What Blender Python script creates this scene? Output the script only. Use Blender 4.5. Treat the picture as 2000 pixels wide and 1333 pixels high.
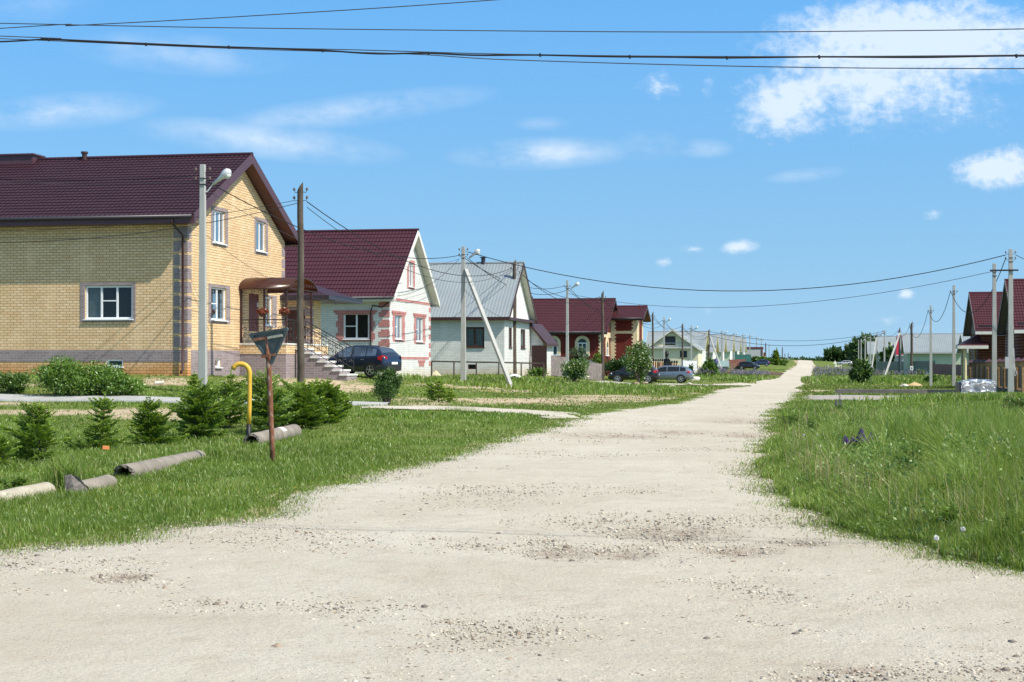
import bpy, math, random
import numpy as np
from mathutils import Vector, Matrix
random.seed(7); RNG = np.random.default_rng(11)
R = math.radians
for o in list(bpy.data.objects): bpy.data.objects.remove(o)
SC = bpy.context.scene
COL = SC.collection
# ------------------------------------------------------------------ camera
F, HX, HY, EYE = 3150.0, 1000.0, 706.0, 1.65      # focal length in photo pixels, horizon row, eye height
cam = bpy.data.cameras.new('camera'); co = bpy.data.objects.new('camera', cam); COL.objects.link(co)
co.location = (0, 0, EYE); co.rotation_euler = (R(90), 0, 0)
cam.sensor_width = 36; cam.lens = 36*F/2000; cam.shift_y = (HY-666.5)/2000
cam.clip_start = .1; cam.clip_end = 20000
SC.camera = co
# ------------------------------------------------------------------ world, sun, exposure
SUN = Vector((.563, -.36, .744)).normalized()
EL = math.asin(SUN.z); AZ = math.atan2(SUN.x, SUN.y)
w = bpy.data.worlds.new("World"); SC.world = w; w.use_nodes = True
NT = w.node_tree; NT.nodes.clear(); N = NT.nodes; LK = NT.links
def nd(t, **kw):
    n = N.new(t)
    for k, v in kw.items(): setattr(n, k, v)
    return n
def mth(op, a, b=None, c=None, clamp=False):
    n = nd('ShaderNodeMath', operation=op, use_clamp=clamp)
    for i, x in enumerate((a, b, c)):
        if x is None: continue
        if isinstance(x, (int, float)): n.inputs[i].default_value = x
        else: LK.new(x, n.inputs[i])
    return n.outputs[0]
tc = nd('ShaderNodeTexCoord'); sep = nd('ShaderNodeSeparateXYZ'); LK.new(tc.outputs['Generated'], sep.inputs[0])
# the sky is looked up a little higher than it stands, for the deep clear blue down to the horizon
vm = nd('ShaderNodeVectorMath', operation='ADD'); LK.new(tc.outputs['Generated'], vm.inputs[0]); vm.inputs[1].default_value = (0, 0, .26)
vn = nd('ShaderNodeVectorMath', operation='NORMALIZE'); LK.new(vm.outputs[0], vn.inputs[0])
sky = nd('ShaderNodeTexSky', sky_type='NISHITA'); sky.sun_disc = False
sky.sun_elevation = EL; sky.sun_rotation = AZ; sky.air_density = 1.0; sky.dust_density = .35; sky.ozone_density = 2.2; sky.altitude = 100
LK.new(vn.outputs[0], sky.inputs[0])
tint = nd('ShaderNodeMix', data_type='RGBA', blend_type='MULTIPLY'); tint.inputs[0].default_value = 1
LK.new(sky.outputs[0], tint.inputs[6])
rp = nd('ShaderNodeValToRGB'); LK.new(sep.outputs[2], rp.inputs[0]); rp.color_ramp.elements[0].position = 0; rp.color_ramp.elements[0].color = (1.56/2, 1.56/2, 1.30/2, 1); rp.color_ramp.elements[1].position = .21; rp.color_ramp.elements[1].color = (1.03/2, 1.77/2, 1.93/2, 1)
for ps_, c_ in ((.07, (1.36, 1.64, 1.47)), (.32, (1.15, 1.45, 1.42)), (.55, (1.95, 1.78, 1.42))): e_ = rp.color_ramp.elements.new(ps_); e_.color = tuple(v/2 for v in c_)+(1,)  # top stop brightens the unseen dome above the frame, added as fill light
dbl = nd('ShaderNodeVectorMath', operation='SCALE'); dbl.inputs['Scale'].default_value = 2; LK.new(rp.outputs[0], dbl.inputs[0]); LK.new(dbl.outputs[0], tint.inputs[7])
ysafe = mth('MAXIMUM', sep.outputs[1], .05)
gx = mth('DIVIDE', sep.outputs[0], ysafe); gz = mth('DIVIDE', sep.outputs[2], ysafe)
cmb = nd('ShaderNodeCombineXYZ'); LK.new(gx, cmb.inputs[0]); LK.new(gz, cmb.inputs[1])
def noise(scale, detail, sx=1, sy=1, rough=.6):
    m = nd('ShaderNodeMapping'); m.inputs['Scale'].default_value = (sx, sy, 1); LK.new(cmb.outputs[0], m.inputs[0])
    t = nd('ShaderNodeTexNoise'); t.inputs['Scale'].default_value = scale; t.inputs['Detail'].default_value = detail
    t.inputs['Roughness'].default_value = rough; LK.new(m.outputs[0], t.inputs[0]); return t.outputs[0]
nA = noise(9, 8, 1, 2.4, .62); nB = noise(34, 6, 1, 1.3, .6)
CL = [  # clouds: photo px, py, radius x, y, tilt, strength, fluffiness
 (120,218,170,30,-4,.55,0),(350,105,190,34,4,.36,0),(690,215,240,26,-7,.5,0),(520,275,230,30,6,.55,0),
 (1060,300,160,26,-2,.62,0),(1270,285,60,26,0,.3,0),(1375,290,50,16,0,.4,0),(1285,165,60,36,15,.62,1),(1385,170,34,40,0,.35,1),
 (1790,90,330,100,0,1.15,1),(1560,190,150,80,-14,.85,1),(1740,175,270,90,8,.9,1),(1840,225,120,40,8,.6,1),(1945,333,95,42,-4,1.15,1),(1990,312,60,34,0,.9,1),
 (1445,482,52,18,-5,1.0,1),(1355,487,36,11,0,.65,1),(1296,513,22,13,-10,.8,1),(1575,342,70,12,-6,.32,0),(1825,418,30,12,0,.5,1),
 (1772,575,24,14,0,.75,1),(1725,625,60,16,0,.5,1),(1380,608,40,16,0,.34,1),(1490,612,26,12,0,.28,1),(1060,242,50,12,0,.25,0),(1810,640,90,14,0,.4,1),(60,8,120,30,0,.22,0)]
acc = None; accf = None
for (px, py, rx, ry, rot, st, fl) in CL:
    m = nd('ShaderNodeMapping', vector_type='TEXTURE'); m.inputs['Location'].default_value = ((px-HX)/F, (HY-py)/F, 0)
    m.inputs['Rotation'].default_value = (0, 0, R(-rot)); m.inputs['Scale'].default_value = (rx*1.25/F, ry*1.35/F, 1)
    LK.new(cmb.outputs[0], m.inputs[0])
    l = nd('ShaderNodeVectorMath', operation='LENGTH'); LK.new(m.outputs[0], l.inputs[0])
    v = mth('MULTIPLY', mth('SUBTRACT', 1.0, l.outputs['Value'], clamp=True), st)
    if fl: accf = v if accf is None else mth('MAXIMUM', accf, v)
    else: acc = v if acc is None else mth('MAXIMUM', acc, v)
wisp = mth('MULTIPLY', mth('MULTIPLY', acc, 2.2), mth('MULTIPLY', mth('ADD', mth('SUBTRACT', nA, .36), mth('MULTIPLY', mth('SUBTRACT', nB, .5), .5), clamp=True), 2.6), clamp=True)
wisp = mth('MULTIPLY', wisp, .80)
nC = noise(130, 5, 1, 1.25, .62); nS = mth('MULTIPLY', .82, mth('ADD', mth('ADD', mth('MULTIPLY', mth('SUBTRACT', nA, .5), 2.0), mth('MULTIPLY', mth('SUBTRACT', nB, .5), 1.9)), mth('MULTIPLY', mth('SUBTRACT', nC, .5), 1.7)))
lump = mth('MULTIPLY', mth('ADD', mth('SUBTRACT', mth('MULTIPLY', accf, 1.5), .50), mth('MULTIPLY', nS, 1.05), clamp=True), 1.7, clamp=True)
veil = mth('ADD', mth('SUBTRACT', mth('MULTIPLY', accf, 1.9), .42), mth('MULTIPLY', nS, .75), clamp=True)
fluff = mth('ADD', mth('MULTIPLY', lump, mth('MULTIPLY', mth('MULTIPLY', accf, 2.2, clamp=True), .48)), mth('MULTIPLY', veil, .30))
dens = mth('MULTIPLY', mth('MAXIMUM', wisp, fluff, clamp=True), mth('GREATER_THAN', sep.outputs[1], .1))
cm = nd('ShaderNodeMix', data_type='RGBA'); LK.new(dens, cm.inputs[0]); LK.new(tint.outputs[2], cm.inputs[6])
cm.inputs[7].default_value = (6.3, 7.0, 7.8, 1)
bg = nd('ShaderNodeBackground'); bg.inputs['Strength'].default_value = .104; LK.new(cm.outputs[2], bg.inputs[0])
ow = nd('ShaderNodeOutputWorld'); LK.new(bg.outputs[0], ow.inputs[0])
sl = bpy.data.lights.new('sun', 'SUN'); sl.energy = 4.3; sl.angle = R(.53); sl.color = (1, .93, .82)
so = bpy.data.objects.new('sun', sl); COL.objects.link(so); so.rotation_euler = (-SUN).to_track_quat('-Z', 'Y').to_euler(); so.location = (20, -20, 60)
SC.view_settings.view_transform = 'Standard'; SC.view_settings.look = 'None'; SC.view_settings.gamma = 1; SC.view_settings.exposure = 0.45
SC.cycles.max_bounces = 6; SC.cycles.transparent_max_bounces = 8; SC.cycles.diffuse_bounces = 3; SC.cycles.glossy_bounces = 3

# ------------------------------------------------------------------ ground shape
def pw(px, py, Y): return ((px-HX)/F*Y, Y, EYE+(HY-py)/F*Y)       # a photo point at a known distance -> world
CTRL = [(0,0,0),(-20,-15,0),(20,-15,0),(-12,5,0),(12,5,0),(-5,15,0.02),(3.5,15,0),(7,14,.05),(0,25,0),(4,27,0),(10,25,.05),(-9,25,.03),(-16,35,.15),(-7,34,.08),(-2,34,0),
 (2,42,0),(7,48,0),(13,45,.02),(17,55,.15),(14,60,.02),(-26,60,1.15),(-45,60,1.2),(-25,75,1.1),(-40,100,1.1),(12,80,-.03),(10,95,-.05),(15,100,-.08),(24,70,0),(29,100,-.1),(45,90,0),(50,140,-.4),
 (25,152,-.6),(46,262,-1.15),(70,380,-.5),(82,455,.8),(86,475,.8),(111,600,-1.5),(-100,600,1),(-60,300,1.2),(-100,200,1.2),(-30,200,.8),(250,600,0),(150,300,-.8),(120,200,-.8),(0,300,.9),
 (-500,1200,-3),(200,1200,-4),(900,1200,-3),(0,900,-2.5),(150,900,-3),(0,3000,-6),(1500,3000,-6),(-1500,3000,-6),(0,8000,-8),(60,6,0),(-60,6,0),(100,50,0),(-100,50,1)]
for a in [(1238,765,90),(1238,757,110),(1246,752,127),(1303,760,100),(1303,753,122),(1123,762,90),(1123,752,110),(1177,757,108),(905,775,62),(905,765,75),(840,760,72),(980,765,80),(843,743,90),(843,738,98),(1350,755,130),(1345,751,142),(708,737,76),(620,742,68),(1060,747,105),(0,780,51),(400,770,52.7),(700,793,46),(950,800,46),(1150,814,46),(366,735,58),(585,755,60),(690,737,66),(765,735,82),(905,752,92),(1006,754,105),(1001,757,90),
 (985,728,101),(1037,727,110),(1177,750,138),(1108,742,132),(1176,735,148),(1230,747,138),(1320,749,140),(1221,735,181),(1297,721,234),(1340,722,235),(1383,718,328),(1433,711,387),(1451,710,414),(1480,716,385),(1461,722,362),
 (1477,700,525),(1520,704,560),(1500,712,430),(1450,737,230),(1500,738,235),(1974,770,83.5),(1863,756,119),(1818,755,149),(1780,745,205),(1760,739,241),(1727,727,288),(1650,712,520),(1700,710,560),(1620,722,440),(1620,728,360),(1590,712,460),(1850,735,200),(1800,728,225)]:
    CTRL.append(pw(*a))
CT = np.array(CTRL, float)
def warp(X, Y):
    Yc = np.maximum(Y, -25)+40
    return np.stack([X/Yc, np.log(Yc)], -1)
def tps(d): return np.where(d > 1e-9, d*d*np.log(np.maximum(d, 1e-9)), 0)
_P = warp(CT[:,0], CT[:,1]); _n = len(_P)
_K = tps(np.linalg.norm(_P[:,None]-_P[None], axis=-1))+np.eye(_n)*2e-4
_A = np.zeros((_n+3, _n+3)); _A[:_n,:_n] = _K; _A[:_n,_n] = 1; _A[:_n,_n+1:] = _P; _A[_n,:_n] = 1; _A[_n+1:,:_n] = _P.T
_W = np.linalg.solve(_A, np.concatenate([CT[:,2], np.zeros(3)]))
def H(X, Y):
    X = np.asarray(X, float); Y = np.asarray(Y, float); sh = np.broadcast(X, Y).shape
    Q = warp(np.broadcast_to(X, sh).ravel(), np.broadcast_to(Y, sh).ravel()); out = np.empty(len(Q))
    for i in range(0, len(Q), 20000):
        q = Q[i:i+20000]; out[i:i+20000] = tps(np.linalg.norm(q[:,None]-_P[None], axis=-1))@_W[:_n]+_W[_n]+q@_W[_n+1:]
    return out.reshape(sh)
def Hf(x, y): return float(H(np.array([x]), np.array([y]))[0])
_YS = np.exp(np.linspace(math.log(6), math.log(900), 1500))
def G(px, py, ymin=0):                                            # where the ray through a photo point meets the ground
    X = (px-HX)/F*_YS; z = EYE+(HY-py)/F*_YS; h = H(X, _YS); s = (z <= h) & (_YS >= ymin)
    i = int(np.argmax(s)) if s.any() else len(_YS)-1
    return Vector((X[i], _YS[i], h[i]))
def GY(px, Y): x = (px-HX)/F*Y; return Vector((x, Y, Hf(x, Y)))

# ------------------------------------------------------------------ mesh collector
def uvs(me):
    n = len(me.loops)
    if not n: return
    co_ = np.empty(len(me.vertices)*3); me.vertices.foreach_get('co', co_); co_ = co_.reshape(-1, 3)
    vi = np.empty(n, np.int32); me.loops.foreach_get('vertex_index', vi)
    nm = np.empty(len(me.polygons)*3); me.polygons.foreach_get('normal', nm); nm = nm.reshape(-1, 3)
    lt = np.empty(len(me.polygons), np.int32); me.polygons.foreach_get('loop_total', lt)
    nn = np.repeat(nm, lt, 0); t = np.stack([-nn[:,1], nn[:,0], np.zeros(n)], 1); ln = np.linalg.norm(t, axis=1)
    t[ln < 1e-3] = (1, 0, 0); t /= np.maximum(np.linalg.norm(t, axis=1), 1e-9)[:,None]
    b = np.cross(nn, t); p = co_[vi]
    uv = np.stack([(p*t).sum(1), (p*b).sum(1)], 1)
    lay = me.uv_layers.new(name='UVMap'); lay.data.foreach_set('uv', uv.ravel())
class MB:
    def __init__(s): s.v = []; s.f = []; s.m = []
    def add(s, vs, fs, mi=0):
        k = len(s.v); s.v += [tuple(p) for p in vs]; s.f += [tuple(i+k for i in f) for f in fs]; s.m += [mi]*len(fs); return s
    def poly(s, pts, mi=0): return s.add(pts, [tuple(range(len(pts)))], mi)
    def box(s, x0, x1, y0, y1, z0, z1, mi=0):
        return s.add([(x0,y0,z0),(x1,y0,z0),(x1,y1,z0),(x0,y1,z0),(x0,y0,z1),(x1,y0,z1),(x1,y1,z1),(x0,y1,z1)],
                     [(0,3,2,1),(4,5,6,7),(0,1,5,4),(1,2,6,5),(2,3,7,6),(3,0,4,7)], mi)
    def prism(s, pts, d, mi=0):                                   # polygon swept by vector d
        d = Vector(d); n = len(pts); a = [Vector(p) for p in pts]; b = [p+d for p in a]
        return s.add(a+b, [tuple(range(n))[::-1], tuple(range(n, 2*n))]+[(i, (i+1) % n, n+(i+1) % n, n+i) for i in range(n)], mi)
    def tube(s, pts, r, n=8, mi=0, cap=True):
        pts = [Vector(p) for p in pts]; k = len(pts); rr = r if isinstance(r, (list, tuple)) else [r]*k
        vs = []; up = None
        for i, p in enumerate(pts):
            t = (pts[min(i+1, k-1)]-pts[max(i-1, 0)]).normalized()
            if up is None: up = Vector((0,0,1)) if abs(t.z) < .9 else Vector((1,0,0))
            a = t.cross(up).normalized(); up = a.cross(t).normalized()
            for j in range(n):
                q = 2*math.pi*j/n; vs.append(p+(a*math.cos(q)+up*math.sin(q))*rr[i])
        fs = [(i*n+j, i*n+(j+1) % n, (i+1)*n+(j+1) % n, (i+1)*n+j) for i in range(k-1) for j in range(n)]
        if cap: fs += [tuple(range(n))[::-1], tuple(range((k-1)*n, k*n))]
        return s.add(vs, fs, mi)
    def bar(s, a, b, w, h, mi=0):                                 # rectangular bar from a to b
        a = Vector(a); b = Vector(b); t = (b-a).normalized(); u = Vector((0,0,1)) if abs(t.z) < .95 else Vector((0,1,0))
        x = t.cross(u).normalized()*w/2; y = x.cross(t).normalized()*h/2
        vs = [a-x-y, a+x-y, a+x+y, a-x+y, b-x-y, b+x-y, b+x+y, b-x+y]
        return s.add(vs, [(0,3,2,1),(4,5,6,7),(0,1,5,4),(1,2,6,5),(2,3,7,6),(3,0,4,7)], mi)
    def build(s, name, mats, parent=None, smooth=False, bevel=0):
        me = bpy.data.meshes.new(name); me.from_pydata(s.v, [], s.f)
        mats = mats if isinstance(mats, (list, tuple)) else [mats]
        for m in mats: me.materials.append(m)
        if len(mats) > 1: me.polygons.foreach_set('material_index', s.m)
        me.update(); uvs(me)
        if smooth: me.polygons.foreach_set('use_smooth', [True]*len(me.polygons))
        o = bpy.data.objects.new(name, me); COL.objects.link(o)
        if parent: o.parent = parent
        if bevel:
            md = o.modifiers.new('bevel', 'BEVEL'); md.width = bevel; md.segments = 2; md.limit_method = 'ANGLE'
        return o
def fast(name, V, Fc, mat, parent=None, smooth=False):            # V (n,3), Fc (m,k)
    me = bpy.data.meshes.new(name); V = np.asarray(V, np.float32); Fc = np.asarray(Fc, np.int32); m, k = Fc.shape
    me.vertices.add(len(V)); me.vertices.foreach_set('co', V.ravel())
    me.loops.add(m*k); me.loops.foreach_set('vertex_index', Fc.ravel())
    me.polygons.add(m); me.polygons.foreach_set('loop_start', np.arange(0, m*k, k, dtype=np.int32))
    me.polygons.foreach_set('loop_total', np.full(m, k, np.int32))
    me.update(calc_edges=True)
    if smooth: me.polygons.foreach_set('use_smooth', [True]*m)
    for x in (mat if isinstance(mat, (list, tuple)) else [mat]): me.materials.append(x)
    o = bpy.data.objects.new(name, me); COL.objects.link(o)
    if parent: o.parent = parent
    return o
def tag(o, label=None, cat=None, group=None, kind=None):
    if label: o['label'] = label
    if cat: o['category'] = cat
    if group: o['group'] = group
    if kind: o['kind'] = kind
    return o
def thing(name, label, cat, loc=(0,0,0), rz=0, group=None):
    o = bpy.data.objects.new(name, None); COL.objects.link(o); o.location = loc; o.rotation_euler = (0, 0, rz); o.empty_display_size = .2
    return tag(o, label, cat, group)
def copy_tree(o, parent=None):
    c = o.copy(); COL.objects.link(c); c.parent = parent
    for ch in list(o.children): copy_tree(ch, c)
    return c

# ------------------------------------------------------------------ materials
class SM:
    def __init__(s, name):
        s.m = bpy.data.materials.new(name); s.m.use_nodes = True; s.t = s.m.node_tree; s.t.nodes.clear()
        s.out = s.n('ShaderNodeOutputMaterial'); s.tc = s.n('ShaderNodeTexCoord')
    def n(s, t, **kw):
        x = s.t.nodes.new(t)
        for k, v in kw.items(): setattr(x, k, v)
        return x
    def l(s, a, b): s.t.links.new(a, b)
    def put(s, sock, v):
        if hasattr(v, 'is_output') or isinstance(v, bpy.types.NodeSocket): s.l(v, sock)
        else:
            if isinstance(v, tuple) and len(v) == 3: v = (*v, 1)
            sock.default_value = v
    def noise(s, scale, detail=4, co='Object', rough=.55, sc=(1,1,1), fac=True):
        m = s.n('ShaderNodeMapping'); m.inputs['Scale'].default_value = sc; s.l(s.tc.outputs[co], m.inputs[0])
        t = s.n('ShaderNodeTexNoise'); t.inputs['Scale'].default_value = scale; t.inputs['Detail'].default_value = detail; t.inputs['Roughness'].default_value = rough
        s.l(m.outputs[0], t.inputs[0]); return t.outputs[0 if fac else 1]
    def math(s, op, a, b=None, clamp=False):
        x = s.n('ShaderNodeMath', operation=op, use_clamp=clamp)
        for i, v in enumerate((a, b)):
            if v is not None: s.put(x.inputs[i], v)
        return x.outputs[0]
    def rng(s, v, a, b, c=0.0, d=1.0):
        x = s.n('ShaderNodeMapRange'); s.put(x.inputs[0], v)
        for i, q in enumerate((a, b, c, d)): x.inputs[i+1].default_value = q
        return x.outputs[0]
    def mix(s, f, a, b, bt='MIX'):
        x = s.n('ShaderNodeMix', data_type='RGBA', blend_type=bt); s.put(x.inputs[0], f); s.put(x.inputs[6], a); s.put(x.inputs[7], b); return x.outputs[2]
    def bump(s, h, strength=.5, dist=.01):
        b = s.n('ShaderNodeBump'); b.inputs['Strength'].default_value = strength; b.inputs['Distance'].default_value = dist; s.l(h, b.inputs['Height']); return b.outputs[0]
    def bsdf(s, col, rough=.8, metal=0, spec=.4, nrm=None, coat=0):
        p = s.n('ShaderNodeBsdfPrincipled'); s.put(p.inputs['Base Color'], col); s.put(p.inputs['Roughness'], rough); p.inputs['Metallic'].default_value = metal
        p.inputs['Specular IOR Level'].default_value = spec
        if coat: p.inputs['Coat Weight'].default_value = coat; p.inputs['Coat Roughness'].default_value = .04
        if nrm is not None: s.l(nrm, p.inputs['Normal'])
        s.l(p.outputs[0], s.out.inputs[0]); return s.m
def plain(name, c, rough=.7, var=.12, scale=3, metal=0, spec=.4, bs=0, dirt=None, coat=0):
    s = SM(name); n1 = s.noise(scale, 5)
    lo = tuple(x*(1-var) for x in c); hi = tuple(min(1, x*(1+var)) for x in c)
    col = s.mix(s.rng(n1, .3, .7), lo, hi)
    if dirt: col = s.mix(s.rng(s.noise(scale*2.7, 6, sc=(1,1,.35)), .52, .72, 0, .75), col, dirt)
    nr = s.bump(s.noise(scale*12, 4), .35, bs) if bs else None
    return s.bsdf(col, rough, metal, spec, nr, coat)
def brick(name, c1, c2, mortar, bw=.26, rh=.098, ms=.008, pale=None, soft=.0, low=None):
    s = SM(name); b = s.n('ShaderNodeTexBrick'); b.offset = .5; b.inputs['Scale'].default_value = 1; b.inputs['Brick Width'].default_value = bw; b.inputs['Row Height'].default_value = rh
    b.inputs['Mortar Size'].default_value = ms; b.inputs['Mortar Smooth'].default_value = .15; b.inputs['Bias'].default_value = 0
    s.l(s.tc.outputs['UV'], b.inputs[0]); s.put(b.inputs['Color1'], c1); s.put(b.inputs['Color2'], c2); s.put(b.inputs['Mortar'], mortar)
    col = s.mix(s.rng(s.noise(.9, 6), .35, .7, 0, .32), b.outputs[0], tuple(x*.70 for x in c1), 'MIX'); col = s.mix(s.rng(s.noise(1.4, 6, sc=(1,1,.3)), .52, .72, 0, .28), col, tuple(min(1, x*1.12+.03) for x in c2))
    if pale:                                                       # single bricks bleached by lime
        w_ = s.n('ShaderNodeTexBrick'); w_.offset = .5
        for k_, v_ in (('Scale', 1), ('Brick Width', bw), ('Row Height', rh), ('Mortar Size', 0.0), ('Bias', -.9)): w_.inputs[k_].default_value = v_
        s.l(s.tc.outputs['UV'], w_.inputs[0]); s.put(w_.inputs['Color1'], (0,0,0)); s.put(w_.inputs['Color2'], (1,1,1))
        f = s.math('MULTIPLY', s.rng(w_.outputs[0], .25, .8), s.rng(s.noise(.8, 3), .48, .62), True)
        col = s.mix(s.math('MULTIPLY', f, .55), col, pale)
    if low:
        g = s.n('ShaderNodeSeparateXYZ'); s.l(s.tc.outputs['Object'], g.inputs[0])
        f = s.rng(s.math('ADD', g.outputs[2], s.math('MULTIPLY', s.noise(1.2, 4), .5)), low[1], low[2], .85, 0)
        col = s.mix(f, col, low[0], 'MULTIPLY')
    return s.bsdf(col, .88, 0, .2, s.bump(s.math('SUBTRACT', 1.0, b.outputs['Fac']), .6, .008))
def leafm(name, c1, c2, trans=.35, gloss=.06, dry=None):
    s = SM(name); g = s.n('ShaderNodeNewGeometry'); r = g.outputs['Random Per Island']
    col = s.mix(r, c1, c2)
    if dry: col = s.mix(s.math('GREATER_THAN', s.math('FRACT', s.math('MULTIPLY', r, 37.7)), 1-dry[1]), col, dry[0])
    col = s.mix(s.rng(s.noise(.35, 3), .35, .65, 0, .45), col, tuple(x*.62 for x in c1))
    d = s.n('ShaderNodeBsdfDiffuse'); s.l(col, d.inputs[0]); t = s.n('ShaderNodeBsdfTranslucent')
    s.l(s.mix(1.0, col, (1.15, 1.1, .55), 'MULTIPLY'), t.inputs[0])
    a = s.n('ShaderNodeMixShader'); a.inputs[0].default_value = trans; s.l(d.outputs[0], a.inputs[1]); s.l(t.outputs[0], a.inputs[2])
    gl = s.n('ShaderNodeBsdfGlossy'); gl.inputs['Roughness'].default_value = .45; gl.inputs[0].default_value = (.8, .85, .8, 1)
    b = s.n('ShaderNodeMixShader'); b.inputs[0].default_value = gloss; s.l(a.outputs[0], b.inputs[1]); s.l(gl.outputs[0], b.inputs[2]); s.l(b.outputs[0], s.out.inputs[0]); return s.m
def glassm(name, see=.55, c=(.02,.025,.03)):
    s = SM(name); f = s.n('ShaderNodeFresnel'); f.inputs['IOR'].default_value = 1.5
    tr = s.n('ShaderNodeBsdfTransparent'); tr.inputs[0].default_value = (.8,.86,.88,1); df = s.n('ShaderNodeBsdfDiffuse'); df.inputs[0].default_value = (*c, 1)
    a = s.n('ShaderNodeMixShader'); a.inputs[0].default_value = see; s.l(df.outputs[0], a.inputs[1]); s.l(tr.outputs[0], a.inputs[2])
    g = s.n('ShaderNodeBsdfGlossy'); g.inputs['Roughness'].default_value = .03; b = s.n('ShaderNodeMixShader'); s.l(s.rng(f.outputs[0], 0, 1, .01, .62), b.inputs[0])
    s.l(a.outputs[0], b.inputs[1]); s.l(g.outputs[0], b.inputs[2]); s.l(b.outputs[0], s.out.inputs[0]); return s.m
# ------------------------------------------------------------------ road outline and ground sheet
ROWS = [((-60,-12),(60,-24)),((-60,19),(60,-5.5)),((-25,13.4),(25,5.0)),((-7,11.3),(9,9.9)),((-4.47,14.08),(4.6,11.6)),((-3.62,15.2),(3.8,13.2)),((-2.8,17.7),(3.5,15)),((-2.16,22.7),(3.32,17.6)),((-1.25,28.2),(3.52,22.3)),
 ((0,36.1),(4.7,29.5)),((1.2,42.6),(6.4,39)),((1.95,46.6),(7.3,44.5)),((2.86,50.5),(8.3,50)),((5.3,61),(10.7,61.9)),((8.3,76),(13.4,75)),((12.1,95.6),(16.7,92)),((16.5,120),(20.6,116)),((22.3,150),(27.6,154)),((43,258),(47.6,257)),((69.5,400),(72,383)),((80.2,455),(85.2,455)),((107,600),(112,600)),((150,820),(155,820))]
def cr(P, n):                                                     # Catmull-Rom through the points
    P = np.array(P, float); P = np.vstack([2*P[0]-P[1], P, 2*P[-1]-P[-2]]); out = []
    for i in range(1, len(P)-2):
        t = np.linspace(0, 1, n, endpoint=False)[:,None]; a, b, c, d = P[i-1:i+3]
        out.append(.5*((2*b)+(c-a)*t+(2*a-5*b+4*c-d)*t*t+(3*b-a-3*c+d)*t**3))
    return np.vstack(out+[P[-2][None]])
_LAT = np.random.default_rng(5).random((256, 256))
def vnoise(X, Y, s=1.0):
    x = np.asarray(X)*s+91.3; y = np.asarray(Y)*s+37.7; xi = np.floor(x).astype(int); yi = np.floor(y).astype(int); fx = x-xi; fy = y-yi
    fx = fx*fx*(3-2*fx); fy = fy*fy*(3-2*fy); L = lambda a, b: _LAT[a & 255, b & 255]
    return (L(xi, yi)*(1-fx)+L(xi+1, yi)*fx)*(1-fy)+(L(xi, yi+1)*(1-fx)+L(xi+1, yi+1)*fx)*fy
def fbm(X, Y, s=1.0): return (vnoise(X, Y, s)+.5*vnoise(X, Y, 2.1*s)+.25*vnoise(X, Y, 4.3*s)+.13*vnoise(X, Y, 9*s))/1.88
Lc = cr(ROWS[1:] and [r[0] for r in ROWS], 26); Rc = cr([r[1] for r in ROWS], 26)
def ragged(C, sgn):
    t = np.gradient(C, axis=0); t /= np.maximum(np.linalg.norm(t, axis=1), 1e-6)[:,None]; nrm = np.stack([-t[:,1], t[:,0]], 1)
    a = np.interp(C[:,1], [0, 12, 40, 150, 500], [.25, .4, .6, .8, .9])*((fbm(C[:,0], C[:,1], .9)-.5)*1.6+(vnoise(C[:,0]+7, C[:,1], 3.1)-.5)*.5)
    a[:26*3+4] = 0; a[26*3+4:26*4] *= np.linspace(0, 1, 22)
    return C+nrm*(a*sgn)[:,None]
for C_, s_i in ((Lc, 0), (Rc, 1)):                                # the crossing itself runs straight
    for k_ in range(3):
        t_ = np.linspace(0, 1, 26, endpoint=False)[:,None]; C_[26*k_:26*k_+26] = np.array(ROWS[k_][s_i])*(1-t_)+np.array(ROWS[k_+1][s_i])*t_
Lc = ragged(Lc, 1); Rc = ragged(Rc, 1)
ROADPOLY = np.vstack([Lc, Rc[::-1]])
def inpoly(P, poly):
    x, y = P[:,0], P[:,1]; r = np.zeros(len(P), bool); x0, y0 = poly[-1]
    for x1, y1 in poly:
        if y0 != y1:
            c = ((y1 > y) != (y0 > y)) & (x < (x0-x1)*(y-y1)/(y0-y1)+x1); r ^= c
        x0, y0 = x1, y1
    return r
def edist(P, C):
    C = C[(C[:,1] > 5) & (C[:,1] < 160)]; out = np.empty(len(P))
    for i in range(0, len(P), 20000): out[i:i+20000] = np.sqrt(((P[i:i+20000,None]-C[None])**2).sum(-1)).min(1)
    return out
def potholes(X, Y):                                               # worn hollows: 0..1
    o = np.zeros_like(np.asarray(X, float))
    for (px, py, rx, ry) in HOLES:
        g = G(px, py); a = rx/F*g.y; b = ry*g.y*g.y/(F*EYE); o = np.maximum(o, np.clip(1.25-np.sqrt(((X-g.x)/a)**2+((Y-g.y)/b)**2), 0, 1))
    return o
HOLES = [(1310,1043,135,17),(1090,1082,75,15),(1215,1083,70,13),(1440,1080,80,14),(1200,852,120,6),(1320,846,80,5),(1440,824,90,5),(1450,852,60,7),(1560,1062,60,10),(1640,1320,110,25),(240,1130,60,12)]
ty = np.concatenate([np.linspace(-60, 6, 14), np.exp(np.linspace(math.log(6.6), math.log(9000), 520))]); tx = np.linspace(-1, 1, 420)
TX = np.sign(tx)*np.abs(tx)**1.25
YY, TT = np.meshgrid(ty, TX, indexing='ij'); XX = TT*(np.maximum(YY, 0)*1.0+70)
ZZ = H(XX, YY)+(fbm(XX, YY, .35)-.5)*.10*np.clip((YY-8)/30, 0, 1)
_pt = np.stack([XX.ravel(), YY.ravel()], 1); inr = inpoly(_pt, ROADPOLY).reshape(XX.shape)
ZZ = np.where(inr, ZZ-.09, ZZ)                                     # the road is its own sheet in a slight cut
n1, n2 = XX.shape; idx = np.arange(n1*n2).reshape(n1, n2)
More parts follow.
